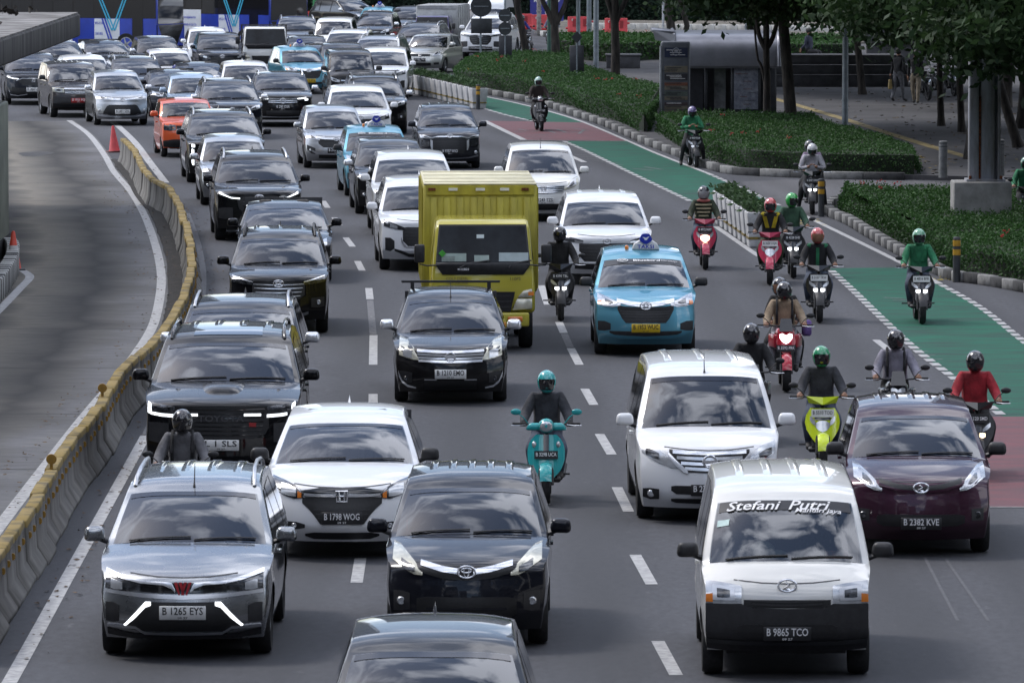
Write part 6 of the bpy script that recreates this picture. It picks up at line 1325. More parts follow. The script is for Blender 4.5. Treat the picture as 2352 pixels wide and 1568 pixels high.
# ------------------------------------------------------------------ scooters and motorbikes
_sc = {}
def apron_fn(style):
    if style == 'retro': hw = [(.36, .09), (.45, .17), (.58, .215), (.72, .22), (.84, .19), (.92, .12)]
    elif style == 'naked': hw = [(.62, .06), (.70, .11), (.80, .14), (.90, .12), (.98, .08)]
    else: hw = [(.40, .07), (.50, .14), (.60, .195), (.70, .215), (.80, .20), (.90, .15)]
    def w_(z):
        for (a, b_), (c, d) in zip(hw[:-1], hw[1:]):
            if a <= z <= c: return b_ + (d - b_) * (z - a) / (c - a)
        return hw[0][1] if z < hw[0][0] else hw[-1][1]
    k = 1.5 if style == 'retro' else 2.6
    x0 = .07 if style != 'naked' else .02
    return hw, w_, (lambda y, z: x0 + .34 * (z - .45) + k * y * y)
def bike_parts(style):
    if style in _sc: return _sc[style]
    P = []; A = lambda *a: P.append(a)
    big = style == 'naked'; R_ = .30 if big else .275; wb = 1.34 if big else 1.27; tw = .12 if big else .10
    ty = MB().lathe([(R_ * .68, -tw * .35), (R_ - .03, -tw / 2), (R_, 0), (R_ - .03, tw / 2), (R_ * .68, tw * .35)], axis='Y', n=24).mesh('tyre', 60)
    rm = MB().lathe([(R_ * .69, -.03), (R_ * .62, -.02), (R_ * .62, .02), (R_ * .69, .03)], axis='Y', n=24)
    for k in range(5):
        a = 2 * math.pi * k / 5; rm.tube([(.03 * math.cos(a), 0, .03 * math.sin(a)), (R_ * .64 * math.cos(a), 0, R_ * .64 * math.sin(a))], .016, 6)
    rm.lathe([(.001, -.05), (.035, -.05), (.035, .05), (.001, .05)], axis='Y', n=12)
    A('wheel', ty, RUBBER, None, (0, 0, R_)); A('rim', rm.mesh('rim', 40), RIM, 0, None); A('wheel', ty, RUBBER, None, (wb, 0, R_)); A('rim', rm.mesh('rim', 40), RIM, 2, None)
    A('fork', MB().tube([(0, .075, R_), (.20, .065, .66)], .02, 8).tube([(0, -.075, R_), (.20, -.065, .66)], .02, 8).tube([(.18, 0, .6), (.36, 0, 1.0)], .03, 8).mesh('fork', 50), BLACKP, None, None)
    fd = MB(); fd.grid([[((R_ + .03) * -math.cos(a) * 1.0, y, R_ + (R_ + .03 - 1.5 * y * y * 4) * math.sin(a)) for y in np.linspace(-.068, .068, 7)] for a in np.linspace(.25, 2.5, 12)])
    A('front_fender', fd.mesh('front_fender', 70), 'paint' if style in ('retro', 'beak', 'naked') else BLACKP, None, None)
    hw, w_, ax = apron_fn(style)
    zs = np.linspace(hw[0][0], hw[-1][0], 11)
    ap = MB(); G1 = [[(ax(w_(z) * t, z), w_(z) * t, z) for t in np.linspace(-1, 1, 11)] for z in zs]; ap.grid(G1); ap.grid([[(p[0] + .05, p[1] * .97, p[2]) for p in r] for r in G1])
    ed = [r[0] for r in G1] + list(G1[-1][1:]) + [r[-1] for r in G1[::-1][1:]] + list(G1[0][::-1][1:-1]); ne = len(ed)
    ap.add(list(ed) + [(p[0] + .05, p[1] * .97, p[2]) for p in ed], [(i, (i + 1) % ne, ne + (i + 1) % ne, ne + i) for i in range(ne)])
    A('apron', ap.mesh('apron', 60), 'paint' if style != 'dark' else BLACKP, None, None)
    def pt(y, z, off=.012): return (ax(y, z) - off, y, z)
    def panel(st, off=.012, nz=3):
        return MB().grid([[pt(y, zl + (zh - zl) * k / nz, off) for k in range(nz + 1)] for y, zl, zh in st]).mesh('panel', 180)
    if style == 'retro':
        A('centre_strip', panel([(-.032, .62, .92), (0, .60, .92), (.032, .62, .92)], .012), GLOSSB, None, None)
        A('handlebar_cover', bevel_mesh(MB().box((.335, 0, 1.02), (.13, .50, .10), taper=.8).mesh('handlebar_cover'), .04, 3), 'paint', None, None)
        A('headlight_shell', MB().ball((.27, 0, 1.035), (.10, .095, .10), 16, 10).mesh('headlight_shell', 60), 'paint', None, None)
        A('headlight', MB().lathe([(.001, -.012), (.05, -.008), (.068, 0), (.075, .03)], (.185, 0, 1.03), 'X', 20).mesh('headlight', 60), 'light', None, None)
        for sg in (1, -1): A('turn_signal', MB().ball(pt(sg * .14, .79, .0), (.03, .028, .045), 10, 6).mesh('turn_signal', 60), LAMP, None, None)
    elif style == 'naked':
        A('headlight', panel([(-.09, .86, .92), (-.05, .80, .935), (0, .77, .90), (.05, .80, .935), (.09, .86, .92)], .018), 'light', None, None)
        A('flyscreen', MB().add([(.10, -.10, .97), (.10, .10, .97), (.22, .075, 1.17), (.22, -.075, 1.17)], [(0, 1, 2, 3)]).mesh('flyscreen'), GLOSSB, None, None)
        for sg in (1, -1): A('tank_shroud', bevel_mesh(MB().box((.40, sg * .17, .80), (.30, .07, .22), rz=sg * .3).mesh('tank_shroud'), .03, 2), 'paint', None, None)
        A('fuel_tank', MB().ball((.62, 0, .90), (.26, .15, .13), 16, 10).mesh('fuel_tank', 60), 'paint', None, None)
        A('engine', bevel_mesh(MB().box((.62, 0, .48), (.38, .26, .36)).mesh('engine'), .04, 2), BLACKP, None, None)
        A('handlebar_clamp', MB().box((.36, 0, 1.03), (.08, .2, .05)).mesh('handlebar_clamp'), BLACKP, None, None)
    else:
        A('handlebar_cover', MB().add([(.12, 0, .955), (.22, .20, 1.07), (.22, -.20, 1.07), (.40, .16, 1.04), (.40, -.16, 1.04), (.26, .17, .97), (.26, -.17, .97), (.16, 0, 1.06)], [(0, 1, 7), (0, 7, 2), (7, 1, 3), (7, 3, 4), (7, 4, 2), (0, 5, 1), (0, 2, 6), (5, 3, 1), (6, 2, 4), (0, 6, 5), (5, 6, 4, 3)]).mesh('handlebar_cover'), 'paint' if style == 'beak' else GLOSSB, None, None)
        if style == 'beak':
            A('headlight', panel([(-.085, .64, .70), (-.05, .60, .725), (0, .575, .735), (.05, .60, .725), (.085, .64, .70)], .016), 'light', None, None)
            A('front_beak', panel([(-.06, .50, .545), (0, .44, .56), (.06, .50, .545)], .03), 'paint', None, None)
            for sg in (1, -1): A('turn_signal', panel([(sg * .09, .66, .72), (sg * .13, .69, .78), (sg * .155, .73, .79)], .014), LAMP, None, None)
            A('inner_panel', panel([(-.10, .74, .78), (0, .74, .77), (.10, .74, .78)], .012), GLOSSB, None, None)
        else:
            for sg in (1, -1):
                A('headlight', panel([(sg * .025, .585, .64), (sg * .06, .57, .64), (sg * .095, .59, .635)], .018), 'light', None, None)
                A('turn_signal', panel([(sg * .06, .65, .69), (sg * .12, .68, .75), (sg * .16, .72, .775)], .014), LAMP, None, None)
            A('front_beak', panel([(-.05, .66, .72), (0, .64, .74), (.05, .66, .72)], .02), GLOSSB, None, None)
    A('handlebar', MB().tube([(.44, -.38, 1.045), (.40, -.22, 1.045), (.34, 0, 1.03), (.40, .22, 1.045), (.44, .38, 1.045)], .013, 8).mesh('handlebar', 50), BLACKP, None, None)
    for sg in (1, -1):
        A('grip', MB().tube([(.42, sg * .27, 1.045), (.44, sg * .395, 1.045)], .019, 8).mesh('grip', 50), RUBBER, None, None)
        A('brake_lever', MB().tube([(.39, sg * .24, 1.04), (.36, sg * .32, 1.03), (.38, sg * .41, 1.03)], .007, 5).mesh('brake_lever', 50), CHROME, None, None)
        A('rear_mirror', MB().tube([(.40, sg * .21, 1.05), (.38, sg * .27, 1.14), (.38, sg * .33, 1.19)], .007, 5).ball((.38, sg * .355, 1.21), (.02, .062, .042), 12, 8).mesh('rear_mirror', 60), 'mirror', None, None)
        A('side_panel', bevel_mesh(MB().box((1.12, sg * .13, .56), (.78, .10, .26), ry=-.15).mesh('side_panel'), .04, 2), 'side', None, None)
        A('footpeg', MB().tube([(.95, sg * .14, .33), (.95, sg * .27, .33)], .014, 6).mesh('footpeg'), BLACKP, None, None)
    if not big: A('floorboard', bevel_mesh(MB().box((.56, 0, .31), (.52, .34, .07)).mesh('floorboard'), .02, 1), BLACKP, None, None); A('leg_shield', MB().box((.30, 0, .62), (.10, .26, .56), ry=.35).mesh('leg_shield'), BLACKP, None, None)
    A('seat', bevel_mesh(MB().box((1.10, 0, .765), (.74, .27, .12)).mesh('seat'), .04, 2), RUBBER, None, None)
    A('tail', bevel_mesh(MB().box((1.50, 0, .74), (.34, .20, .16), ry=-.2).mesh('tail'), .04, 2), 'side', None, None)
    A('engine_case', bevel_mesh(MB().box((1.08, 0, .36), (.46, .22, .22)).mesh('engine_case'), .04, 2), BLACKP, None, None)
    A('exhaust', MB().tube([(.85, -.14, .30), (1.15, -.17, .30), (1.52, -.18, .40)], [.02, .05, .055], 10).mesh('exhaust', 50), BLACKP, None, None)
    A('tail_lamp', MB().box((1.67, 0, .76), (.03, .14, .06)).mesh('tail_lamp'), REDL, None, None)
    pz = {'retro': .66, 'naked': .70, 'beak': .835, 'dark': .83, 'sport': .83}[style]
    _sc[style] = (P, (ax(0, pz) - .03, 0, pz)); return _sc[style]
def bike(name, label, u, v, yaw, style, col, light=LAMP, plate='B 3215 UXR', pl='k', side=None, mir=None, cat='scooter', h=0.0, loc=None):
    parts, pp = bike_parts(style); loc = loc or G(u, v, h); e = empty(name, loc, R(90 + yaw)); e.scale = (.93, 1.06, .93); tag(e, label, cat, 'motorbikes and scooters in the scene'); made = []
    for nm, me, role, par, lc in parts:
        m = {'paint': col, 'light': light, 'side': side or col, 'mirror': mir or BLACKP}.get(role, role) if isinstance(role, str) else role
        made.append(obj(nm, me, m, e if par is None else made[par], lc))
    pm_ = _T.setdefault('bikeplate', MB().box((0, 0, 0), (.012, .275, .11)).mesh('licence_plate'))
    po = obj('licence_plate', pm_, PLATEK if pl == 'k' else PLATEW, e, pp, (0, .1, 0)); obj('plate_lettering', text_mesh(plate, .07, .24), INKW if pl == 'k' else INKB, po, (-.008, 0, .005), (R(90), 0, R(-90)))
    return e
def ride(label, b_, pose, *a, **k):
    o = person(label, b_.location, b_.rotation_euler.z, pose, *a, **k); o.scale = (.93,) * 3
    for c in o.children:
        if c.name.startswith('helmet'): c.scale = (1.06,) * 3
    return o
hel = lambda n, c, r=.2: pm('helmet_' + n, c, r, coat=1, var=.03, scale=10)
HB = hel('black', (.014, .014, .016)); HMINT = hel('mint', (.34, .52, .44)); HTEAL = hel('teal', (.03, .36, .36)); HGRN = hel('green', (.02, .26, .11)); HGRN2 = hel('bright_green', (.03, .35, .06)); HRED = hel('red_white', (.52, .08, .08)); HWHT = hel('white', (.55, .55, .55)); HPUR = hel('purple', (.13, .10, .22)); HGRY = hel('grey', (.25, .26, .27)); HDG = hel('dark_green', (.015, .16, .09)); HSGR = hel('silver_green', (.15, .36, .22))
TEALP = paint('scooter_teal', (.02, .30, .31)); REDB = paint('bike_red', (.36, .015, .03)); NEON = paint('neon_yellow', (.55, .68, .02)); BK = paint('bike_black', (.012, .012, .014)); PINKR = paint('bike_crimson', (.42, .03, .07))
MRB = bike('retro_scooter', 'teal retro scooter alone between the white MPV and the black front MPV', 1254, 1160, -1, 'retro', TEALP, mir=TEALP, plate='B 3298 UCA'); ride('rider with teal helmet and charcoal jacket on the teal scooter', MRB, 'ride', KDGR, KJEAN, HTEAL, gloves=GLOVEM)
MRB = bike('scooter', 'black scooter with twin lit lamps between the yellow truck and the nearest taxi', 1288, 738, 1, 'sport', BK, HEADONW, 'B 4390 TBL'); ride('rider all in black beside the yellow truck', MRB, 'ride', KBLK, KBLK, HB, gloves=GLOVEM)
MRB = bike('scooter', 'red scooter with one warm lit headlamp right of the nearest taxi', 1620, 620, 1, 'beak', PINKR, HEADON, 'B 4972 NAY', side=BK); ride('rider in cream striped sweater and pink scarf with black helmet', MRB, 'ride', KOLV, KJEAN, HB, visor=cloth('mask', (.3, .3, .3)), extra=stripes_extra)
MRB = bike('scooter', 'crimson scooter with white plate left of the black scooter by the planters', 1768, 655, -3, 'beak', PINKR, LAMP, 'B 3620 UQA', 'w', side=BK); ride('rider in yellow and black jacket with red helmet', MRB, 'ride', KBLK, KOLV, HRED, extra=shoulder_panel(cloth('yellow', (.50, .40, .02)), True))
MRB = bike('scooter', 'black scooter with white twin lamps just behind the crimson scooter', 1822, 640, 0, 'sport', BK, HEADONW, 'B 4228 SHS'); ride('rider in dull green hoodie with swirled bright green helmet', MRB, 'ride', KGRN2, KBLK, HGRN2, turn=.5)
MRB = bike('scooter', 'black and silver scooter at the start of the lower green lane, outside it', 1882, 742, 0, 'sport', BK, HEADONW, 'B 3107 TRW', 'w'); ride('rider in black jacket with green stripe and red white helmet', MRB, 'ride', KBLK, KJEAN, HRED, visor=SKINM, extra=shoulder_panel(KGRN))
MRB = bike('scooter', 'black scooter riding inside the lower green bike lane', 2118, 745, 1, 'sport', BK, HEADONW, 'B 4816 BFR', 'w'); ride('rider in bright green jacket and silver green helmet in the bike lane', MRB, 'ride', KGRN, KJEAN, HSGR, extra=shoulder_panel(KGRN, True))
MRB = bike('motorcycle', 'red naked motorcycle with heart shaped lit lamp carrying two people', 1806, 900, 0, 'naked', REDB, HEADONW, 'B 3592 PRK', cat='motorcycle'); ride('front rider in beige jacket with backpack straps on the red motorcycle', MRB, 'ride', KBEI, KPALE, HB, extra=straps_extra)
def bag_extra(o, hp): obj('purple_bag', bevel_mesh(MB().box((1.2, -.38, .95), (.12, .16, .26)).mesh('purple_bag'), .03, 1), cloth('purple', (.20, .12, .36)), o); obj('face_mask', MB().ball((1.14, .06, 1.56), (.03, .06, .05), 10, 6).mesh('face_mask', 60), cloth('mask_white', (.5, .5, .5)), o)
ride('passenger with white mask and purple bag behind the beige rider', MRB, 'pillion', KBLK, KBLK, HB, visor=SKINM, extra=bag_extra)
MRB = bike('motorcycle', 'dark motorcycle half hidden behind the tall white MPV', 1730, 1022, 0, 'naked', BK, LAMP, 'B 6023 EKL', cat='motorcycle'); ride('rider in black with shiny black helmet behind the tall white MPV', MRB, 'ride', KBLK, KBLK, HB, gloves=GLOVEM)
MRB = bike('scooter', 'neon yellow scooter between tall white MPV and maroon MPV', 1890, 1088, -1, 'beak', NEON, LAMP, 'B 5510 TOD', 'w', side=BK); ride('rider in charcoal shirt with glossy green helmet on the neon scooter', MRB, 'ride', KDGR, KJEAN, HGRN)
MRB = bike('motorcycle', 'dark motorcycle hidden behind the maroon MPV roof', 2064, 1040, 0, 'naked', BK, LAMP, 'B 3911 FAA', cat='motorcycle'); ride('rider in lavender grey jacket reaching wide bars behind the maroon MPV', MRB, 'ride', KLAV, KBLK, HB, extra=straps_extra)
MRB = bike('scooter', 'black scooter with warm lit lamp beside the red lane patch at right', 2246, 1102, -1, 'dark', BK, HEADON, 'B 4120 SMD'); ride('rider in red tracksuit jacket right of the maroon MPV', MRB, 'ride', KRED, KBLK, HB)
MRB = bike('scooter', 'dark scooter hidden behind the silver LED MPV by the barrier', 412, 1274, 0, 'dark', BK, LAMP, 'B 6671 VJO'); ride('rider in grey jacket with black helmet beside the barrier', MRB, 'ride', KGRY, KBLK, HB, extra=straps_extra)
MRB = bike('retro_scooter', 'dark retro scooter with big round lamp on the red lane patch', 1243, 302, 6, 'retro', BK, CHROME, 'B 3837 NZT'); ride('rider in brown jacket with mint helmet on the red lane patch', MRB, 'ride', cloth('brown', (.035, .025, .022)), KBLK, HMINT, gloves=GLOVEM)
MRB = bike('scooter', 'black scooter parked against the kerb below the bus shelter', 1598, 386, 6, 'sport', BK, LAMP, 'B 4053 KLM'); ride('rider in green jacket with purple helmet waiting by the kerb', MRB, 'phone', KGRN, KBLK, HPUR)
MRB = bike('scooter', 'black scooter with three white lamps waiting in the side road with two people', 1866, 494, -2, 'sport', BK, HEADONW, 'B 3307 UOK'); ride('rider in pale shirt with white helmet looking down at his hands', MRB, 'phone', KPALE, KBLK, HWHT); ride('passenger in lilac top with dark helmet behind the white helmet rider', MRB, 'pillion', KLIL, KBLK, HB)
MRB = bike('scooter', 'small far scooter in front of the white SUV at the round signs', 1143, 128, -4, 'dark', BK, LAMP, 'B 4477 GR'); ride('far rider in green jacket with grey helmet near the round sign backs', MRB, 'ride', KGRN, KGRN, HGRY, visor=SKINM)
MRB = bike('scooter', 'far black scooter between two dark tree trunks', 1262, 116, -8, 'dark', BK, LAMP, 'B 5019 BE'); ride('far rider in blue grey shirt with white helmet between tree trunks', MRB, 'ride', cloth('blue_grey', (.10, .10, .16)), KBLK, HWHT, visor=SKINM)
MRB = bike('scooter', 'far scooter with pale delivery box behind a leaning trunk', 1216, 122, 25, 'dark', BK, LAMP, 'B 4682 KO'); ride('far rider in blue jacket hidden behind a leaning trunk', MRB, 'ride', cloth('blue', (.03, .04, .2)), KBLK, HB)
obj('delivery_box', bevel_mesh(MB().box((1.5, 0, .95), (.45, .50, .45)).mesh('delivery_box'), .03, 1), pm('box_pale', (.45, .45, .42), .6), MRB)
MRB = bike('scooter', 'scooter cut by the right edge behind the flower bed', 2362, 535, 0, 'dark', BK, LAMP, 'B 4031 PA'); ride('rider in green jacket cut by the right edge', MRB, 'ride', KGRN, KBLK, HDG)
for k, (u, v, ya) in enumerate(((2132, 232, 18), (2162, 226, 22), (2192, 222, 16))):
    pk = bike('scooter', ('leftmost', 'middle', 'rightmost')[k] + ' of three scooters parked in the dark under the plaza trees', u, v, ya, 'dark', BK, LAMPD, 'B 4%d21' % k, h=.125)
    for w_ in pk.children:
        for c_ in w_.children:
            if c_.name.startswith('rim'): c_.material_slots[0].link = 'OBJECT'; c_.material_slots[0].material = BLACKP  # rims recoloured black: the dark under the trees is put into their colour
person('man in dark shirt and grey trousers carrying a yellow bag across the plaza', G(2063, 234, .125), R(90 + 150), 'walk', KBLK, KGRY, None)
tb = G(2053, 226, .125); bagm = bevel_mesh(MB().box((0, 0, .16), (.14, .24, .32), taper=.75).mesh('carrier_bag'), .03, 2)
o = obj('carrier_bag', bagm, pm('bag_tan', (.30, .22, .08), .7, var=.2)); wp = G(2063, 234, .125); o.location = wp + Vector((-.27, -.02, .42)); tag(o, 'tan carrier bag in the walking man\'s hand', 'bag')
obj('handle', MB().tube([(0, -.07, .30), (0, -.04, .42), (0, .04, .42), (0, .07, .30)], .008, 5).mesh('handle'), KBLK, o)
person('man in black shirt and khaki trousers walking on the plaza', G(2103, 240, .125), R(90 + 165), 'walk2', KBLK, KKHA, None)
person('person in dark clothes sitting on the dark stone bench behind trees', G(1857, 165, .125) + Vector((0, 0, -.12)), R(150), 'sit', cloth('navy', (.03, .035, .06)), KBLK, None)
# ------------------------------------------------------------------ vegetation
def leaf_mat(name, c0, c1, trans=0.25):
    m = bpy.data.materials.new(name); m.use_nodes = True; n, l = m.node_tree.nodes, m.node_tree.links; n.clear()
    o = n.new('ShaderNodeOutputMaterial'); at = n.new('ShaderNodeAttribute'); at.attribute_name = 'rnd'
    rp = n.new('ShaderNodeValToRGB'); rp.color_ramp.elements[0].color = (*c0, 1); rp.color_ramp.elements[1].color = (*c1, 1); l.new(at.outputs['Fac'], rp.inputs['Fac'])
    pb = n.new('ShaderNodeBsdfPrincipled'); pb.inputs['Roughness'].default_value = .65; pb.inputs['Specular IOR Level'].default_value = .3; l.new(rp.outputs[0], pb.inputs['Base Color'])
    tr = n.new('ShaderNodeBsdfTranslucent'); l.new(rp.outputs[0], tr.inputs['Color']); mx = n.new('ShaderNodeMixShader'); mx.inputs[0].default_value = trans
    l.new(pb.outputs[0], mx.inputs[1]); l.new(tr.outputs[0], mx.inputs[2]); l.new(mx.outputs[0], o.inputs['Surface']); return m
HEDGEL = leaf_mat('hedge_leaf', (.017, .048, .011), (.042, .112, .023)); TREEL = leaf_mat('tree_leaf', (.016, .036, .014), (.06, .11, .035)); WALLL = leaf_mat('creeper_leaf', (.010, .022, .014), (.03, .055, .03)); PLANTL = leaf_mat('planter_leaf', (.025, .05, .02), (.07, .13, .05))
FLOWER = pm('flower_red', (.48, .03, .02), .6, var=.25, scale=30); FLOWERP = pm('flower_pink', (.40, .03, .18), .6, var=.2)
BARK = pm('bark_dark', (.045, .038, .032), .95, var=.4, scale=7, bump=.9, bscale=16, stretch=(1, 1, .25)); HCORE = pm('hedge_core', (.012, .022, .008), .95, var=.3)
def leaf_mesh(name, cen, size, up=.5, rnd=None, aspect=.55):
    n_ = len(cen); d = np.random.normal(size=(n_, 3)); d[:, 2] += up; nn = d / np.linalg.norm(d, axis=1, keepdims=True)
    t = np.random.normal(size=(n_, 3)); t -= nn * (t * nn).sum(1, keepdims=True); t /= np.linalg.norm(t, axis=1, keepdims=True); b_ = np.cross(nn, t)
    s = (size[0] + (size[1] - size[0]) * np.random.rand(n_))[:, None] / 2
    V = np.empty((n_, 4, 3)); V[:, 0] = cen - t * s; V[:, 1] = cen + b_ * s * aspect; V[:, 2] = cen + t * s; V[:, 3] = cen - b_ * s * aspect
    me = bpy.data.meshes.new(name); me.vertices.add(n_ * 4); me.vertices.foreach_set('co', V.ravel()); me.loops.add(n_ * 4); me.loops.foreach_set('vertex_index', np.arange(n_ * 4, dtype=np.int32))
    me.polygons.add(n_); me.polygons.foreach_set('loop_start', np.arange(0, n_ * 4, 4, dtype=np.int32)); me.polygons.foreach_set('loop_total', np.full(n_, 4, dtype=np.int32)); me.update(); me.validate()
    at = me.attributes.new('rnd', 'FLOAT', 'FACE'); r = np.random.rand(n_) if rnd is None else np.clip(rnd + np.random.normal(0, .16, n_), 0, 1); at.data.foreach_set('value', r.astype(np.float32)); return me
def inside(poly_, X, Y):
    c = np.zeros(len(X), bool); j = len(poly_) - 1
    for i in range(len(poly_)):
        xi, yi, xj, yj = poly_[i][0], poly_[i][1], poly_[j][0], poly_[j][1]
        with np.errstate(divide='ignore', invalid='ignore'): c ^= ((yi > Y) != (yj > Y)) & (X < (xj - xi) * (Y - yi) / (yj - yi + 1e-12) + xi)
        j = i
    return c
def bumpf(x, y, k=1.0): return np.sin(x * 1.7 * k + 1.3) * np.sin(y * 1.1 * k + .4) * .5 + np.sin(x * 4.1 * k + y * 3.3 * k) * .3 + np.sin(y * 6.7 * k - x * 2.2) * .2
def hedge(name, label, pts, h, leaf=HEDGEL, dens=300, size=(.04, .085), flowers=0, z0=.12, cat='hedge', fl=None, jag=.13, group=None):
    pl_ = [(p.x, p.y) for p in pts]; xs, ys = [p[0] for p in pl_], [p[1] for p in pl_]
    e = empty(name, (pl_[0][0], pl_[0][1], z0)); tag(e, label, cat, group); off = Vector((pl_[0][0], pl_[0][1], 0))
    area = abs(sum(pl_[i][0] * pl_[(i + 1) % len(pl_)][1] - pl_[(i + 1) % len(pl_)][0] * pl_[i][1] for i in range(len(pl_)))) / 2
    n_ = int(area * dens); X = np.random.uniform(min(xs), max(xs), n_ * 3); Y = np.random.uniform(min(ys), max(ys), n_ * 3); k = inside(pl_, X, Y); X, Y = X[k][:n_], Y[k][:n_]
    Z = h + bumpf(X, Y) * jag + np.random.normal(0, .035, len(X)) - np.abs(np.random.normal(0, .05, len(X)))
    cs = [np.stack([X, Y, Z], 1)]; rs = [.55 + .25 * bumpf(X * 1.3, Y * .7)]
    sgn = 1 if sum(pl_[i][0] * pl_[(i + 1) % len(pl_)][1] - pl_[(i + 1) % len(pl_)][0] * pl_[i][1] for i in range(len(pl_))) > 0 else -1
    for i in range(len(pl_)):
        a, b_ = np.array(pl_[i]), np.array(pl_[(i + 1) % len(pl_)]); L_ = np.linalg.norm(b_ - a); m = int(L_ * h * dens * 1.5)
        if m < 1: continue
        t = np.random.rand(m)[:, None]; q = a + (b_ - a) * t; d = np.array([(b_ - a)[1], -(b_ - a)[0]]) / max(L_, 1e-6); zz = np.random.rand(m) ** .8 * h
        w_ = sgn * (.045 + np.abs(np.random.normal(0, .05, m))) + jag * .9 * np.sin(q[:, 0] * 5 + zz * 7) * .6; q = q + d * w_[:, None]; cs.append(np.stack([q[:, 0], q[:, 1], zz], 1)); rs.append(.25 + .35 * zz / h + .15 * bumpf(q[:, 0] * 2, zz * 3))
    cen = np.concatenate(cs); cen[:, 0] -= off.x; cen[:, 1] -= off.y
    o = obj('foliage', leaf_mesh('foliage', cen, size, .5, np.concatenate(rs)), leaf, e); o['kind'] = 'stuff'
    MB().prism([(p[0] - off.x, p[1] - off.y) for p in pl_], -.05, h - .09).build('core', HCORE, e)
    if flowers:
        fm = MB(); idx = []
        for q in np.random.choice(len(X), max(2, flowers // 4), replace=False):
            dd = np.hypot((X - X[q]) / 1.0, (Y - Y[q]) / 2.2); near = np.where(dd < 1.1)[0]; idx += list(np.random.choice(near, min(random.randint(1, 4), len(near)), replace=False))
        for i in idx:
            c = (X[i] - off.x, Y[i] - off.y, h + jag * .6 + .03)
            for q in range(6):
                cc = (c[0] + random.gauss(0, .045), c[1] + random.gauss(0, .045), c[2] + random.gauss(0, .025)); fm.ball(cc, .018, 5, 3)
        fo = fm.build('flowers', FLOWER, e); fo['kind'] = 'stuff'
    return e
def W3(u, v, Y):
    """point in the vertical plane at distance Y seen at (u, v)"""
    c, s = math.cos(PITCH), math.sin(PITCH); dx = (u - CX) / F_PX; dy = (CY - v) / F_PX; d = Vector((dx, c + dy * s, -s + dy * c)); t = Y / d.y
    return Vector((d.x * t, Y, CAM_H + d.z * t))
def inset(path, d): return offset_path(path, d)
k1w = smooth_path(px(K1), 4)
bed1 = offset_path(smooth_path(px(K1[1:7]), 4), -.45)[1:] + px([(1515, 205), (1450, 190), (1400, 178), (1330, 152), (1290, 128), (1200, 124), (1110, 128), (1078, 140), (1050, 168)], .6)
hedge('hedge_bed', 'big clipped hedge bed with red flowers left of the bus shelter', bed1, .62, flowers=26, dens=230)
bed2 = offset_path(smooth_path(px(K1[7:]), 4), -.45)[2:] + px([(2088, 345), (2006, 318), (1930, 300), (1890, 288), (1861, 270), (1764, 267), (1640, 270), (1512, 268)], .55)
hedge('hedge_bed', 'hedge bed with red flowers in front of the bus shelter', bed2, .58, flowers=18, dens=300)
bed3 = offset_path(smooth_path(px(K3[3:]), 4), -.42)
bed3 = bed3 if bed3[len(bed3) // 2].x > G(2110, 607).x else offset_path(smooth_path(px(K3[3:]), 4), .42)
bed3 = bed3 + px([(2700, 760)]) + px([(2700, 470), (2352, 432), (2085, 430), (1940, 432)], .6)
hedge('hedge_bed', 'hedge bed with red flowers around the concrete pedestal at right', bed3, .60, flowers=26, dens=420, z0=.05)
bed4 = px([(1290, 141), (1400, 150), (1530, 143), (1840, 150), (1960, 150), (1960, 130), (1530, 125), (1290, 125)])
hedge('hedge_bed', 'far low hedge strip behind the stone bench and shelter', bed4, .8, dens=70, size=(.10, .2), flowers=6)

def crown_mesh(name, seed, rad=(3.6, 3.6, 2.3), clumps=62, per=190, size=(.16, .30), low=0.0):
    rng = np.random.RandomState(seed); cs = []; rs = []
    for k in range(clumps):
        d = rng.normal(size=3); d /= np.linalg.norm(d); r = rng.rand() ** .45; c = d * r * np.array(rad); c[2] = abs(c[2]) * 1.0 if c[2] > 0 else c[2] * .75
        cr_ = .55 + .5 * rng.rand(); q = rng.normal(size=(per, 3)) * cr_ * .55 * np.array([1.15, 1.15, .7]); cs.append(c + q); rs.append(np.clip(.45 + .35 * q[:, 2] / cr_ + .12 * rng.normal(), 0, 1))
    st = np.random.get_state(); np.random.seed(seed); me = leaf_mesh(name, np.concatenate(cs), size, .35, np.concatenate(rs), .5); np.random.set_state(st); return me
CROWN = [crown_mesh('crown', s) for s in (3, 8, 21)] + [crown_mesh('crown', 33, (4.6, 4.2, 2.0), 95, 210)]
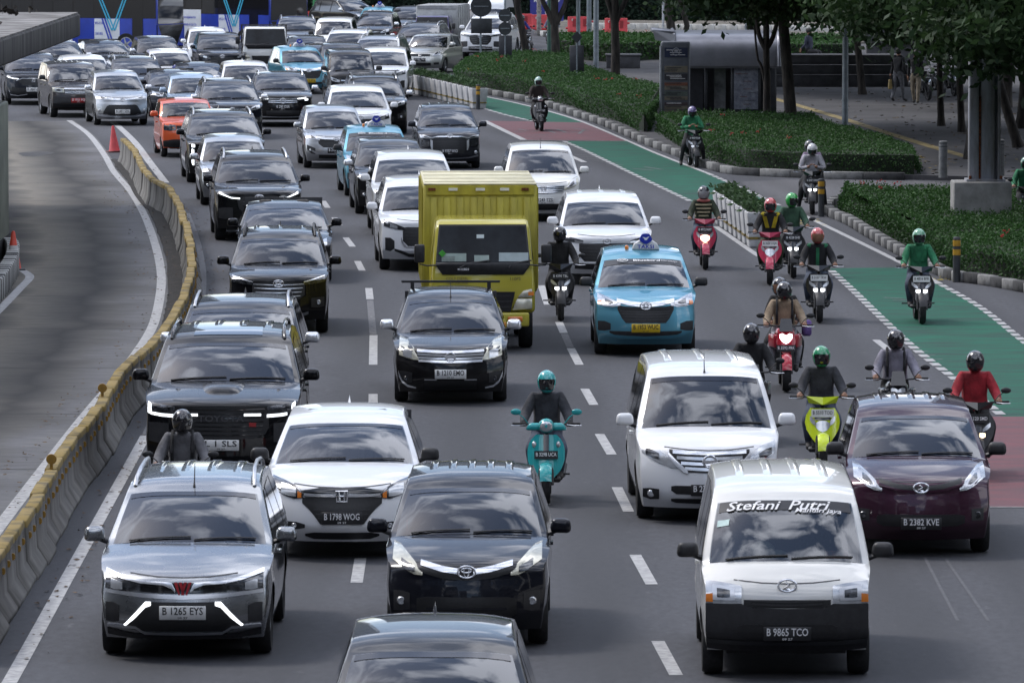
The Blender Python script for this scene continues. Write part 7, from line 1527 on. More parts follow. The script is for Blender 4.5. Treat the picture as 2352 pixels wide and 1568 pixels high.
def tree(label, trunk, rad, limbs=(), crown_at=None, cm=0, cs=1.0, crot=0.0, group='street trees on the right'):
    base = Vector(trunk[0]); e = empty('street_tree', base); tag(e, label, 'tree', group)
    tp = smooth_path([Vector(p) - base for p in trunk], 3); nT = len(tp)
    obj('trunk', MB().tube(tp, [rad * (1.25 if i == 0 else 1 - .35 * i / nT) for i in range(nT)], 10).mesh('trunk', 60), BARK, e)
    for lm in limbs:
        lp = smooth_path([Vector(p) - base for p in lm[0]], 3); obj('limb', MB().tube(lp, [lm[1] * (1 - .5 * i / len(lp)) for i in range(len(lp))], 8).mesh('limb', 60), BARK, e)
    ca = Vector(crown_at) - base if crown_at is not None else tp[-1] + Vector((0, 0, 1.2))
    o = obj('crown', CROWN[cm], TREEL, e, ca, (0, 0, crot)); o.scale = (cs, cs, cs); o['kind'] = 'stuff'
    if cm == 3 or base.x > 7: o = obj('shade_crown', CROWN[3], TREEL, e, ca + Vector((0, 0, 2.6)), (0, 0, crot + 2)); o.scale = (cs * 1.25, cs * 1.25, cs * 1.1); o['kind'] = 'stuff'  # extra canopy above the frame, added to shade the plaza
    for k in range(5):
        a = k * 1.257 + crot; q = ca + Vector((math.cos(a) * 2.0 * cs, math.sin(a) * 2.0 * cs, .3 * cs)); s0 = tp[-1] - Vector((0, 0, .4))
        obj('limb', MB().tube([s0, s0.lerp(q, .5) + Vector((0, 0, .3)), q], [rad * .5, rad * .32, rad * .12], 7).mesh('limb', 60), BARK, e)
    return e
def trunk_px(pts, v0): Y = G(pts[0][0], v0, .12).y; return [W3(a, b_, Y) for a, b_ in pts]
def up(p, dx, dz): return Vector((p.x + dx, p.y, p.z + dz))
def mk(label, pts, r, limbs=(), cm=0, cs=1.0, top=2.4, dx=0, crot=0.0, ch=1.6):
    t = trunk_px(pts, pts[0][1]); t.append(up(t[-1], dx, top)); lm = []
    for q, rr in limbs:
        Y = t[0].y; w_ = [W3(a, b_, Y) for a, b_ in q]; w_.append(up(w_[-1], (w_[-1].x - w_[0].x) * .6, 2.0)); lm.append((w_, rr))
    c = up(t[-1], 0, ch); tree(label, t, r, lm, c, cm, cs, crot)
mk('leaning dark tree trunk beside the small round signs', [(1213, 144), (1206, 105), (1196, 50), (1188, 0)], .17, cm=0, cs=1.1, top=3)
mk('forked dark tree trunk in the middle of the big hedge bed', [(1277, 157), (1276, 100), (1274, 58)], .19, [([(1274, 62), (1258, 25), (1243, -10)], .13), ([(1274, 62), (1292, 25), (1302, -10)], .12)], cm=1, cs=1.2, top=3.4)
mk('dark tree trunk nearest the bus stop totem', [(1413, 190), (1414, 120), (1412, 40)], .18, [([(1412, 60), (1402, 20), (1392, -15)], .12), ([(1412, 55), (1428, 20), (1440, -15)], .12)], cm=2, cs=1.2, top=3.2)
mk('dark trunk rising behind the left end of the shelter', [(1546, 122), (1542, 70), (1535, 0)], .22, [([(1560, 100), (1578, 60), (1562, 0)], .15)], cm=0, cs=1.2, top=3.4, crot=1)
mk('slim Y forked trunk in front of the bus shelter', [(1761, 285), (1762, 200), (1760, 112)], .125, [([(1760, 116), (1742, 76), (1733, 0)], .09), ([(1761, 112), (1776, 84), (1790, 20)], .085), ([(1757, 190), (1748, 150), (1738, 120)], .05)], cm=1, cs=1.15, top=3.0, crot=2)
mk('thick straight trunk at the right end of the shelter', [(1820, 306), (1812, 210), (1804, 110), (1795, 0)], .19, cm=3, cs=1.0, top=.6, crot=.6, ch=.4)
mk('slim trunk standing alone on the plaza paving', [(1981, 218), (1975, 150), (1968, 80)], .14, cm=3, cs=1.0, top=1.3, crot=2.2, ch=.7)
mk('left of two thin trunks near the big column', [(2162, 290), (2159, 200), (2158, 120)], .11, cm=0, cs=1.25, top=2.2, crot=3)
mk('right of two thin trunks near the big column', [(2209, 304), (2205, 200), (2204, 120)], .11, cm=1, cs=1.25, top=2.4, crot=4)
mk('leaning trunk behind the big column at the right edge', [(2340, 340), (2318, 270), (2298, 200), (2280, 140)], .15, cm=2, cs=1.3, top=2.4, dx=-.5, crot=1.2)
for k, (x, y, hh, cm, cs, lb) in enumerate(((12.6, 132, 3.7, 3, 1.0, 'leafy tree overhanging from beyond the right edge, nearest'), (13.6, 150, 3.5, 3, 1.05, 'leafy tree overhanging from beyond the right edge, behind the column'), (12.25, 170, 3.2, 3, 1.0, 'leafy tree over the parked scooters'), (15.2, 190, 3.2, 3, 1.1, 'leafy tree at the back of the plaza'),
      (16, 207, 3.4, 3, 1.15, 'leafy tree over the dark stone steps'), (8.3, 224, 3.6, 3, 1.1, 'leafy tree behind the shelter roof'), (20, 222, 4.6, 3, 1.5, 'leafy tree closing the plaza at the far right'), (22, 160, 5, 3, 1.5, 'leafy tree off to the right of the plaza'))):
    b0 = Vector((x, y, .12)); tree(lb, [b0, up(b0, .1, 1.8), up(b0, .05, hh - .8)], .2, (), up(b0, 0, hh + 1.2), cm, cs, k * 1.1)

# creeper covered wall at the back, white plinth, far trees
wallY = 330
e = empty('hedge_wall', (0, wallY, 0)); tag(e, 'tall dark creeper covered wall closing the view at the back', 'wall')
N_ = 60000; X = np.random.uniform(-30, 42, N_); Z = np.random.rand(N_) * 5.0; obj('creeper', leaf_mesh('creeper', np.stack([X, np.random.normal(0, .12, N_) - .25, Z], 1), (.12, .3), .1, .4 + .3 * bumpf(X, Z)), WALLL, e)['kind'] = 'stuff'
MB().box((6, .3, 2.5), (74, .6, 5)).build('wall', pm('dark_render', (.02, .025, .02), .95, var=.3), e)
e = empty('low_wall', G(1335, 76)); tag(e, 'low white painted wall behind the red plastic barriers', 'wall')
a, c = G(1335, 76), G(1960, 84)
for k in range(24):
    p = a.lerp(c, (k + .5) / 24); d = (c - a); bm_ = bevel_mesh(MB().box((0, 0, .24), (d.length / 24 * .985, .3, .48 + .03 * random.random())).mesh('wall_block'), .03, 1)
    obj('wall_block', bm_, pm('wall_white', (.50, .50, .47), .9, var=.3, scale=2.5, rgb2=(.25, .24, .22)), e, p - a, (0, 0, math.atan2(d.y, d.x)))

# ------------------------------------------------------------------ street furniture
POLE = pm('pole_grey', (.22, .25, .27), .5, metal=.4, var=.15, scale=4); POLEG = pm('pole_green', (.05, .12, .09), .5, var=.15); SIGNB = pm('sign_back', (.05, .055, .06), .6, metal=.3, var=.15); DARKB = pm('box_dark', (.022, .024, .03), .6, var=.2)
def pole(name, label, u, v, r, top, mat, cat='pole', parts=(), h=.12, bands=True):
    b0 = G(u, v, h); e = empty(name, b0); tag(e, label, cat); tp = Vector((b0.x, b0.y, 0))
    obj('shaft', MB().tube([(0, 0, 0), (0, 0, top * .5), (0, 0, top)], [r, r * .92, r * .8], 12).mesh('shaft', 50), mat, e)
    if bands: obj('band', MB().tube([(0, 0, 1.0), (0, 0, 1.05)], r * 1.18, 12).mesh('band', 50), mat, e); obj('base_flange', MB().tube([(0, 0, 0), (0, 0, .06)], r * 1.9, 12).mesh('base_flange', 50), mat, e)
    for nm, kind, uu, vv, w_, hh, m in parts:
        q = W3(uu, vv, b0.y) - b0; s = F_PX / b0.y
        if kind == 'disc': me = MB().lathe([(.001, -.012), (w_ / 2, -.012), (w_ / 2, .012), (.001, .012)], (q.x, -.06 if nm != 'back' else .06, q.z), 'Y', 28).mesh(nm, 40)
        elif kind == 'diamond': me = MB().add([(q.x + a * w_ / 2, -.06 + d, q.z + b_ * hh / 2) for d in (0, .02) for a, b_ in ((-1, 0), (0, -1), (1, 0), (0, 1))], [(0, 1, 2, 3), (7, 6, 5, 4), (0, 4, 5, 1), (1, 5, 6, 2), (2, 6, 7, 3), (3, 7, 4, 0)]).mesh(nm)
        else: me = bevel_mesh(MB().box((q.x, .10 if kind == 'boxb' else -.05, q.z), (w_, .25 if kind == 'boxb' else .03, hh)).mesh(nm), .015, 1)
        o = obj(nm, me, m, e)
        if kind == 'disc' and nm == 'round_sign': obj('sign_brace', MB().box((q.x, -.085, q.z), (w_ * .7, .02, .04)).mesh('sign_brace'), POLE, o)
    return e
pole('sign_post', 'sign post with large round sign back and square plate left of the trees', 1104, 147, .042, 3.4, POLE, 'sign', [('round_sign', 'disc', 1105, 15, .84, 0, SIGNB), ('plate_sign', 'box', 1106, 60, .84, .60, SIGNB)], bands=False)
pole('sign_post', 'thin post with two small round sign backs and dark cabinet', 1160, 168, .04, 2.9, POLE, 'sign', [('round_sign', 'disc', 1160, 36, .50, 0, SIGNB), ('round_sign', 'disc', 1160, 66, .50, 0, SIGNB), ('cabinet', 'boxb', 1161, 115, .50, 1.08, DARKB)], bands=False)
pole('lamp_post', 'green lamp post between the leaning trunk and the forked trunk', 1262, 138, .095, 8, POLEG, 'lamp post')
pole('sign_post', 'thin post with black diamond sign and dark cabinet in the hedge', 1325, 208, .04, 2.0, POLE, 'sign', [('diamond_sign', 'diamond', 1325, 86, .40, .42, DARKB), ('cabinet', 'boxb', 1325, 142, .50, 1.12, DARKB)], bands=False)
pole('lamp_post', 'pale lamp post behind the black diamond sign', 1328, 150, .085, 8, POLE, 'lamp post')
pole('lamp_post', 'pale blue grey lamp post left of the forked totem trunk', 1369, 168, .105, 8, POLE, 'lamp post'); pole('lamp_post', 'paler lamp post just behind the blue grey one', 1353, 112, .11, 8, POLE, 'lamp post')
pole('lamp_post', 'lamp post standing on the plaza right of the shelter', 1941, 312, .092, 8, POLE, 'lamp post')
pole('utility_pole', 'worn concrete pole in front of the blue notice board', 1238, 76, .11, 6, pm('pole_concrete', (.28, .26, .24), .9, var=.3), 'pole'); pole('utility_pole', 'thin white pole rising behind the shelter', 1523, 112, .05, 6, pm('pole_white', (.55, .56, .58), .6), 'pole')
pole('utility_pole', 'green pole beside the second bus', 725, 62, .14, 6, pm('pole_bright_green', (.03, .20, .07), .5, var=.1), 'pole'); pole('lamp_post', 'grey pole behind the shelter roof middle', 1717, 118, .12, 8, POLE, 'lamp post')
YELB = pm('band_yellow', (.50, .27, .02), .5, var=.2); BOLB = pm('bollard_dark', (.035, .038, .042), .6, var=.2); BOLG = pm('bollard_grey', (.16, .165, .165), .7, var=.2)
def bollard(label, u, v, hh, r, mat, h=0.0, yel=True):
    e = empty('bollard', G(u, v, h)); tag(e, label, 'bollard', 'bollards')
    obj('post', MB().lathe([(r * 1.05, 0), (r, .03), (r, hh - .04), (r * .96, hh - .01), (r * .8, hh), (.001, hh + .004)], n=18).mesh('post', 50), mat, e)
    for z in ((hh * .60, hh * .80) if yel else (hh * .84, hh * .93)): obj('band', MB().lathe([(r + .004, z), (r + .004, z + (hh * .13 if yel else .02))], n=18).mesh('band', 50), YELB if yel else BOLB, e)
bollard('yellow banded bollard at the end of the far planter row', 1098, 252, .82, .065, BOLB); bollard('yellow banded bollard half sunk in the big hedge', 1079, 205, .82, .065, BOLB)
bollard('yellow banded bollard in front of the waiting two person scooter', 1886, 498, .86, .07, BOLB); bollard('yellow banded bollard beside the kerb right of the bike lane', 2197, 648, .86, .07, BOLB)
bollard('plain grey bollard on the plaza left of the big column', 2166, 408, .92, .11, BOLG, .12, False); bollard('plain grey bollard right of the big column', 2297, 404, .92, .11, BOLG, .12, False)
# planters
PLW = pm('planter_white', (.52, .52, .52), .7, var=.22, scale=3, rgb2=(.33, .33, .33)); PLB = pm('planter_band', (.06, .055, .03), .7, var=.4, scale=14, rgb2=(.25, .17, .02))
ORD = ('first', 'second', 'third', 'fourth', 'fifth', 'sixth', 'seventh', 'eighth', 'ninth', 'tenth', 'eleventh', 'twelfth', 'thirteenth')
def planter_row(label, gname, pts, n_, size=(.78, .50, .80)):
    path = smooth_path(px(pts), 8); tot = sum((b_ - a).length for a, b_ in zip(path[:-1], path[1:])); path = resample(path, tot / n_ * .999)
    w_, d_, hh = size
    body = MB(); pr = [(-.5, 0), (.5, 0), (.5, 1), (-.5, 1)]
    shell = bevel_mesh(MB().add([(a * w_ * t, b_ * d_ * t, z) for z, t in ((0, .78), (.22, .82), (hh, 1.0)) for a, b_ in ((-.5, -.5), (.5, -.5), (.5, .5), (-.5, .5))], [(3, 2, 1, 0)] + [(r * 4 + i, r * 4 + (i + 1) % 4, r * 4 + 4 + (i + 1) % 4, r * 4 + 4 + i) for r in range(2) for i in range(4)] + [(8, 9, 10, 11)]).mesh('box'), .03, 2)
    soil_ = MB().box((0, 0, hh + .005), (w_ * .86, d_ * .82, .03)).mesh('soil'); band = MB().box((0, 0, .20), (w_ * .845, d_ * .845, .05)).mesh('band')
    c = np.random.normal(size=(260, 3)) * np.array([w_ * .24, d_ * .26, .05]) + np.array([0, .06, hh + .09]); pm_ = leaf_mesh('plant', c, (.06, .13), .5)
    for k in range(len(path) - 1):
        a, b_ = path[k], path[k + 1]; t = b_ - a; e = empty('planter', (a + b_) / 2, math.atan2(t.y, t.x)); tag(e, label % ORD[len(path) - 2 - k], 'planter', gname)
        obj('box', shell, PLW, e); obj('soil', soil_, SOIL, e); obj('band', band, PLB, e); o = obj('plant', pm_, PLANTL, e, None, (0, 0, 3.14 * (k % 2))); o['kind'] = 'stuff'
planter_row('white planter box, %s from the bollard end of the far row', 'far row of white planter boxes', [(952, 214), (1000, 225), (1050, 237), (1104, 251)], 12, (.98, .55, .68))
planter_row('white planter box, %s from the camera end of the near row', 'near row of white planter boxes', [(1660, 513), (1695, 536), (1745, 571)], 8, (.80, .5, .74))
# concrete column on pedestal
pd = G(2257, 556, 0); e = empty('steel_column', pd); tag(e, 'blue grey steel column with rust streaks on a concrete pedestal', 'column')
obj('pedestal', bevel_mesh(MB().box((0, .55, .63), (1.22, 1.1, 1.26)).mesh('pedestal'), .03, 2), CONC, e)
COLM = pm('column_paint', (.34, .36, .41), .6, var=.3, scale=1.6, rgb2=(.17, .16, .15), stretch=(3, 3, .5))
obj('base_plate', MB().box((.08, .55, 1.285), (.82, .75, .05)).mesh('base_plate'), COLM, e)
for x, w_ in ((-.17, .20), (.12, .30), (.36, .06)): obj('flange', bevel_mesh(MB().box((x, .5, 5.5), (w_, .45 if w_ < .25 else .3, 9)).mesh('flange'), .02, 1), COLM, e)
obj('web', MB().box((.08, .6, 5.5), (.5, .2, 9)).mesh('web'), COLM, e); obj('rust_streak', MB().box((-.05, .335, 2.1), (.05, .012, 1.9)).mesh('rust_streak'), RUSTM, e)
for sx in (-.25, .4): obj('anchor_bolt', MB().lathe([(.03, 0), (.03, .08), (.001, .085)], (sx, .25, 1.3), n=8).mesh('anchor_bolt'), RUSTM, e)
# bus shelter
sb0 = G(1545, 262, .12); s_ = F_PX / sb0.y; Wd = 243 / s_
e = empty('bus_shelter', sb0); tag(e, 'grey bus shelter with rounded metal roof behind the hedge', 'bus shelter')
SHM = pm('shelter_metal', (.24, .245, .27), .35, metal=.6, var=.12, scale=1.5); SHD = pm('shelter_dark', (.03, .032, .038), .5, var=.2)
prf = [(0, 1.5)] + [(.75 - .75 * math.cos(a), 1.72 + .80 * math.sin(a)) for a in np.linspace(0, 1.57, 9)] + [(2.6, 2.58)]
P = [[(x, y, z) for x in np.linspace(.1, Wd, 7)] for y, z in prf]; P2 = [[(x, y + .05, z - .06) for x in np.linspace(.1, Wd, 7)] for y, z in prf]
obj('roof', MB().grid(P).grid(P2).mesh('roof', 60), SHM, e)
for x in (.05, Wd + .02): obj('roof_rib', MB().tube([(x, y, z) for y, z in prf], .07, 8).mesh('roof_rib', 60), SHM, e)
obj('canopy', bevel_mesh(MB().box((-.28, 1.6, 2.58), (.75, 2.2, .10), ry=.10).mesh('canopy'), .02, 1), SHM, e); obj('canopy_edge', MB().add([(-.62, .5, 2.62), (.08, .12, 2.5), (.08, .12, 2.2), (-.55, .5, 2.32)], [(0, 1, 2, 3)]).mesh('canopy_edge'), SHM, e)
for x, w_ in ((.18, .30), (1.05, .10), (1.90, .12), (3.1, .35)): obj('post', bevel_mesh(MB().box((x, .25, .78), (w_, .14, 1.56)).mesh('post'), .02, 1), SHD, e)
obj('back_panel', MB().box((.62, .35, .80), (.70, .04, 1.4)).mesh('back_panel'), SHD, e)
obj('rear_wall', MB().box((2.0, .62, .80), (2.6, .04, 1.5)).mesh('rear_wall'), SHD, e)
obj('glass_pane', MB().box((1.50, .30, .82), (.36, .03, 1.36)).mesh('glass_pane'), pm('pane_grey', (.10, .105, .11), .15, coat=.5, var=.3, scale=2), e)
pf = obj('poster_case', bevel_mesh(MB().box((2.32, .24, .80), (.92, .10, 1.50)).mesh('poster_case'), .02, 1), SHD, e)
obj('poster', MB().box((2.32, .18, .80), (.76, .02, 1.32)).mesh('poster'), pm('poster_map', (.20, .21, .235), .5, var=.35, scale=9, rgb2=(.10, .11, .14)), pf)
for k in range(9): obj('map_line', MB().box((2.1 + .42 * random.random(), .165, .3 + .12 * k), (.1 + .3 * random.random(), .006, .012)).mesh('map_line'), (RUSTM, SHD)[k % 2], pf)
obj('bench', bevel_mesh(MB().box((1.7, 1.2, .45), (2.6, .4, .06)).box((.7, 1.2, .22), (.08, .3, .44)).box((2.7, 1.2, .22), (.08, .3, .44)).mesh('bench'), .01, 1), SHM, e)
# info totem
t0 = G(1551, 270, .12); s_ = F_PX / t0.y; e = empty('info_totem', t0); tag(e, 'bus stop totem with pale route panels left of the shelter', 'sign')
tw, th = 68 / s_, 2.32
obj('case', bevel_mesh(MB().box((0, 0, th / 2 + .05), (tw, .16, th)).mesh('case'), .10, 4), pm('totem_grey', (.10, .11, .125), .4, var=.1), e); obj('side_post', MB().tube([(-tw / 2 + .01, -.06, 0), (-tw / 2 + .01, -.06, th - .1)], .045, 8).mesh('side_post', 50), pm('totem_silver', (.3, .32, .35), .35, metal=.7, var=.1), e)
ROW = [(2.18, .30, (.03, .045, .10)), (1.66, .20, (.30, .27, .20)), (1.42, .20, (.06, .06, .07)), (1.20, .10, (.30, .12, .07)), (1.08, .12, (.30, .27, .20)), (.90, .14, (.16, .20, .17)), (.76, .12, (.30, .26, .19)), (.58, .10, (.10, .07, .07)), (.47, .10, (.28, .25, .18)), (.22, .36, (.26, .24, .18))]
for k, (z, hh, c_) in enumerate(ROW):
    z = z - .16; ro = obj('route_panel', MB().box((.02, -.085, z), (tw * .78, .012, hh)).mesh('route_panel'), pm('route_%d' % k, tuple(q * .6 for q in c_), .5, var=.12), e)
    for q in range(3 if hh > .11 else 1): obj('route_lettering', MB().box((-.05 + .06 * q * (-1) ** k, -.094, z + hh * (.25 - .25 * q)), (tw * (.5 - .1 * (q % 2)), .006, .018)).mesh('route_lettering'), (SHD if sum(c_) > .4 else PLATEW), ro)
obj('stop_symbol', ring(MB(), (0, 0, 0), .11, .11, .014).box((0, 0, 0), (.02, .1, .08)).mesh('stop_symbol', 50), pm('symbol_grey', (.3, .32, .35), .5), e, (.02, -.10, 2.04), (0, 0, R(90)))
# stone steps, benches
STONE = pm('dark_stone', (.055, .055, .06), .8, var=.25, scale=2, bump=.2); STONEL = pm('stone_top', (.16, .16, .165), .8, var=.2, scale=2)
p0, p1 = G(1690, 200, .12), G(2108, 200, .12); e = empty('stone_steps', p0); tag(e, 'wide dark stone steps used as seating on the plaza', 'steps')
Ls = p1.x - p0.x
for k, (dy, z0_, z1_) in enumerate(((0, 0, .42), (.9, .42, .74), (2.0, .74, 1.06))): so = obj('step', bevel_mesh(MB().box((Ls / 2 + .2 * k, dy + 1.2, (z0_ + z1_) / 2), (Ls - .8 * k, 2.4, z1_ - z0_)).mesh('step'), .02, 1), STONE, e); obj('nosing', MB().box((Ls / 2 + .2 * k, dy + .02, z1_ + .006), (Ls - .8 * k - .05, .12, .012)).mesh('nosing'), STONEL, so)
for lb, u, v, w_, hh in (('dark stone block bench near the totem trunk', 1432, 158, 1.3, .5), ('dark raised stone block behind the steps', 2062, 150, 2.6, .62)):
    b0 = G(u, v, .12); e = empty('stone_bench', b0); tag(e, lb, 'bench'); zz = 0 if u < 1500 else .85
    obj('block', bevel_mesh(MB().box((0, .5, hh / 2 + zz), (w_, .9, hh)).mesh('block'), .03, 2), STONE, e); obj('top_slab', bevel_mesh(MB().box((0, .5, hh + .03 + zz), (w_ + .1, 1.0, .06)).mesh('top_slab'), .01, 1), STONEL, e)
    if zz: obj('plinth', MB().box((0, .6, zz / 2), (w_ - .2, .8, zz)).mesh('plinth'), STONE, e)
# red water barriers, notice board, cones
RPL = pm('red_plastic', (.48, .025, .03), .45, var=.15, scale=3); RPL2 = pm('sticker_pale', (.55, .50, .48), .6, var=.2)
def red_barrier(label, u, v, w_=1.05):
    b0 = G(u, v, .2); e = empty('plastic_barrier', b0, random.uniform(-.08, .08)); tag(e, label, 'barrier', 'red plastic barriers')
    pr = [(-.22, 0), (-.22, .10), (-.10, .26), (-.08, .74), (.08, .74), (.10, .26), (.22, .10), (.22, 0)]; m = len(pr)
    obj('shell', bevel_mesh(MB().add([(x, y, z) for x in (-w_ / 2, w_ / 2) for y, z in pr], [(i, (i + 1) % m, m + (i + 1) % m, m + i) for i in range(m)] + [tuple(range(m - 1, -1, -1)), tuple(range(m, 2 * m))]).mesh('shell'), .03, 2), RPL, e)
    for x in (-.25, .25): obj('recess', MB().box((x, -.10, .45), (.16, .02, .35)).mesh('recess'), pm('red_plastic_dark', (.25, .015, .02), .6, var=.1), e)
    obj('lug', MB().tube([(w_ / 2, 0, .5), (w_ / 2 + .1, 0, .5)], .05, 8).tube([(-w_ / 2, 0, .2), (-w_ / 2 - .1, 0, .2)], .05, 8).mesh('lug', 50), RPL, e); obj('sticker', MB().ball((-.32, -.095, .58), (.06, .01, .06), 12, 6).mesh('sticker', 50), RPL2, e)
red_barrier('red plastic barrier behind the leaning trunk', 1196, 68, 1.1); red_barrier('red plastic barrier under the blue notice board', 1248, 70, 1.1); red_barrier('red plastic barrier left of the pale lamp posts', 1331, 75, 1.1); red_barrier('red plastic barrier behind the totem trunk', 1415, 79, 1.05)
b0 = G(1256, 62, .2); e = empty('notice_board', b0); tag(e, 'blue notice board with no entry symbol between the trunks', 'sign'); SBL = pm('notice_blue', (.03, .035, .22), .5, var=.08)
obj('panel', MB().box((0, 0, .95), (1.62, .05, 1.35)).mesh('panel'), SBL, e)
for x in (-.6, .6): obj('leg', MB().tube([(x, .05, 0), (x, .05, 1.5)], .03, 8).mesh('leg', 50), POLE, e)
obj('lettering', text_mesh('MOHON MAAF', .2, 1.25), INKW, e, (0, -.03, 1.25), (R(90), 0, 0))
so = obj('no_entry_disc', MB().lathe([(.001, -.01), (.23, -.01), (.23, .01), (.001, .01)], (.16, -.035, .72), 'Y', 28).mesh('no_entry_disc', 50), RPL, e); obj('no_entry_ring', MB().lathe([(.23, -.012), (.25, -.012), (.25, .008)], (.16, -.035, .72), 'Y', 28).mesh('no_entry_ring', 50), INKW, so); obj('no_entry_bar', MB().box((.16, -.05, .72), (.33, .01, .08)).mesh('no_entry_bar'), INKW, so)
CONEW = pm('cone_white', (.6, .6, .6), .5, var=.15)
def cone(label, u, v, hh, lean=0.0, band=True, s=1.0):
    e = empty('traffic_cone', G(u, v)); tag(e, label, 'cone', 'traffic cones'); e.rotation_euler = (0, lean, .3)
    obj('body', MB().lathe([(.17 * s, .04), (.15 * s, .06), (.035 * s, hh - .02), (.02 * s, hh), (.001, hh)], n=22).mesh('body', 50), RPL if not band else pm('cone_orange', (.55, .06, .03), .5, var=.1), e)
    obj('base', bevel_mesh(MB().box((0, 0, .025), (.40 * s, .40 * s, .05)).mesh('base'), .015, 1), BLACKP if band else pm('cone_base', (.13, .03, .03), .7, var=.3), e)
    if band:
        r0 = lambda z: (.15 - (.115) * (z - .06) / (hh - .08)) * s + .004
        obj('white_band', MB().lathe([(r0(.30), .30), (r0(.50), .50)], n=22).mesh('white_band', 50), CONEW, e)
cone('red cone leaning at the tip of the concrete barrier', 263, 350, .74, -.06, False, 1.0); cone('orange cone with white band beside the station wall', 31, 622, .78)
# ------------------------------------------------------------------ station on the left
STW = pm('station_panel', (.19, .21, .17), .55, var=.2, scale=1.2); STD = pm('station_dark', (.03, .03, .032), .8, var=.2); RFC = pm('roof_concrete', (.075, .073, .07), .95, var=.45, scale=1.8, bump=.4, stretch=(1, 1.2, .15), rgb2=(.012, .012, .012)); RFT = pm('roof_dirt', (.22, .215, .21), .95, var=.45, scale=1.2, rgb2=(.05, .045, .04))
sx = -10.25; e = empty('bus_station', (sx, 130, 0)); tag(e, 'busway station with greenish wall panels and stained concrete roof at left', 'building')
for k in range(5): obj('wall_panel', bevel_mesh(MB().box((-.15, -1.6 - 3.1 * k, 1.75), (.3, 3.02, 2.75)).mesh('wall_panel'), .05, 2), STW, e)
obj('plinth', MB().box((-1.2, -14, .2), (2.4, 29, .42)).mesh('plinth'), STD, e); obj('platform', MB().box((-3.2, -14, .95), (5.6, 29, 1.1)).mesh('platform'), STD, e)
obj('end_wall', MB().box((-3.3, -.05, 1.75), (6.0, .1, 2.7)).mesh('end_wall'), STD, e)
ry0, ry1 = -34, 20.2
obj('roof_slab', bevel_mesh(MB().box((-3.0, (ry0 + ry1) / 2, 4.17), (6.2, ry1 - ry0, .54)).mesh('roof_slab'), .04, 1), RFC, e); obj('roof_top', MB().box((-3.0, (ry0 + ry1) / 2, 4.455), (6.1, ry1 - ry0 - .1, .03)).mesh('roof_top'), RFT, e)
for k in range(4): obj('roof_post', MB().tube([(-4.2, 16 - 8 * k, 0), (-4.2, 16 - 8 * k, 3.8)], .16, 10).mesh('roof_post', 50), STD, e)
vc = np.random.rand(500, 3) * np.array([4.2, 40, .14]) + np.array([-5.0, -20, 4.47]); obj('roof_weeds', leaf_mesh('roof_weeds', vc, (.1, .3), .2), pm('dead_vine', (.03, .025, .02), .95, var=.3), e)['kind'] = 'stuff'
# dark blocks closing the view behind the buses
e = empty('office_block', (-30, 352, 0)); tag(e, 'dark office block behind the buses at the top left', 'building')
obj('wall', MB().box((0, 5, 6), (46, 10, 12)).mesh('wall'), pm('block_dark', (.035, .037, .04), .7, var=.2), e)
for k in range(14): obj('window', MB().box((-21 + 3.2 * k, -.03, 2.2), (2.6, .06, 2.2)).mesh('window'), SIDEG, e)
obj('ledge', MB().box((0, -.12, .75), (46, .24, .3)).mesh('ledge'), CONC, e)
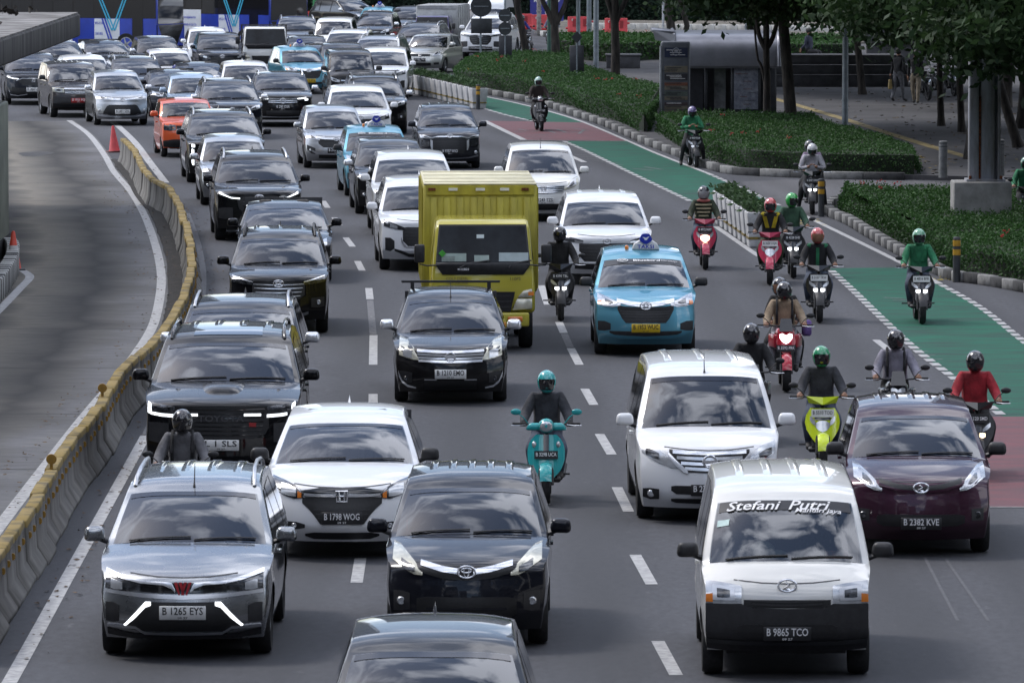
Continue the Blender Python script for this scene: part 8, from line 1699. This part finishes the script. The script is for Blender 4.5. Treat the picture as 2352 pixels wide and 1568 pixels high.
# ------------------------------------------------------------------ the footbridge the view is taken from, and unseen blocks added to darken reflections
e = empty('footbridge', (0, -1.6, 0)); tag(e, 'steel footbridge the photograph is taken from', 'bridge')
obj('deck', MB().box((0, 0, 5.9), (60, 2.6, .5)).mesh('deck'), CONC, e); obj('soffit_beam', MB().box((0, .9, 5.4), (60, .3, .6)).box((0, -.9, 5.4), (60, .3, .6)).mesh('soffit_beam'), POLE, e)
for z in (6.5, 6.85, 7.2): obj('rail', MB().tube([(-30, 1.25, z), (30, 1.25, z)], .03, 6).mesh('rail'), POLE, e); obj('rail', MB().tube([(-30, -1.25, z), (30, -1.25, z)], .03, 6).mesh('rail'), POLE, e)
for x in (-22, 22): obj('pier', MB().box((x, 0, 2.8), (1.0, 1.0, 5.6)).mesh('pier'), CONC, e)
def tower(label, x, y, w_, d_, hh, col):  # unseen towers, added to keep bright low sky out of car reflections
    e = empty('added_tower', (x, y, 0)); tag(e, label, 'building'); obj('core', MB().box((0, 0, hh / 2), (w_, d_, hh)).mesh('core'), SIDEG, e)
    sl_ = MB().box((0, 0, 0), (w_ + .5, d_ + .5, 1.1)).mesh('floor_band')
    for k in range(int(hh / 4)): obj('floor_band', sl_, col, e, (0, 0, 2 + 4 * k))
TC = pm('tower_clad', (.16, .165, .17), .7, var=.15, scale=.4)
tower('added unseen tower behind the viewpoint, left of the road', -42, -95, 34, 30, 62, TC); tower('added unseen tower behind the viewpoint, right of the road', 40, -110, 30, 34, 78, TC); tower('added unseen block far left of the busway', -62, 95, 36, 60, 44, TC); tower('added unseen block far right of the plaza', 74, 120, 40, 70, 52, TC); tower('added unseen block straight behind the viewpoint', 0, -230, 60, 20, 62, TC)
tower('added unseen slab close behind the viewpoint on the left', -27, -52, 22, 26, 38, TC); tower('added unseen slab close behind the viewpoint on the right', 27, -56, 22, 28, 42, TC); tower('added unseen tower further back on the left', -20, -150, 26, 26, 70, TC); tower('added unseen tower further back on the right', 16, -165, 20, 26, 58, TC)
tower('added unseen long block left of the busway near the viewpoint', -48, 20, 40, 70, 36, TC); tower('added unseen long block right of the road near the viewpoint', 50, 10, 40, 70, 40, TC)

tower('added unseen far tower beyond the jam, left of the road axis', -52, 430, 50, 30, 120, TC); tower('added unseen far tower beyond the jam, far left', -130, 400, 60, 40, 95, TC); tower('added unseen far tower beyond the plaza trees', 62, 420, 56, 30, 130, TC); tower('added unseen far slab at the very end of the road', 2, 520, 46, 30, 85, TC); tower('added unseen far tower on the right of the plaza', 130, 340, 50, 60, 100, TC)  # skyline out of view, added so bonnets and roofs mirror less sky
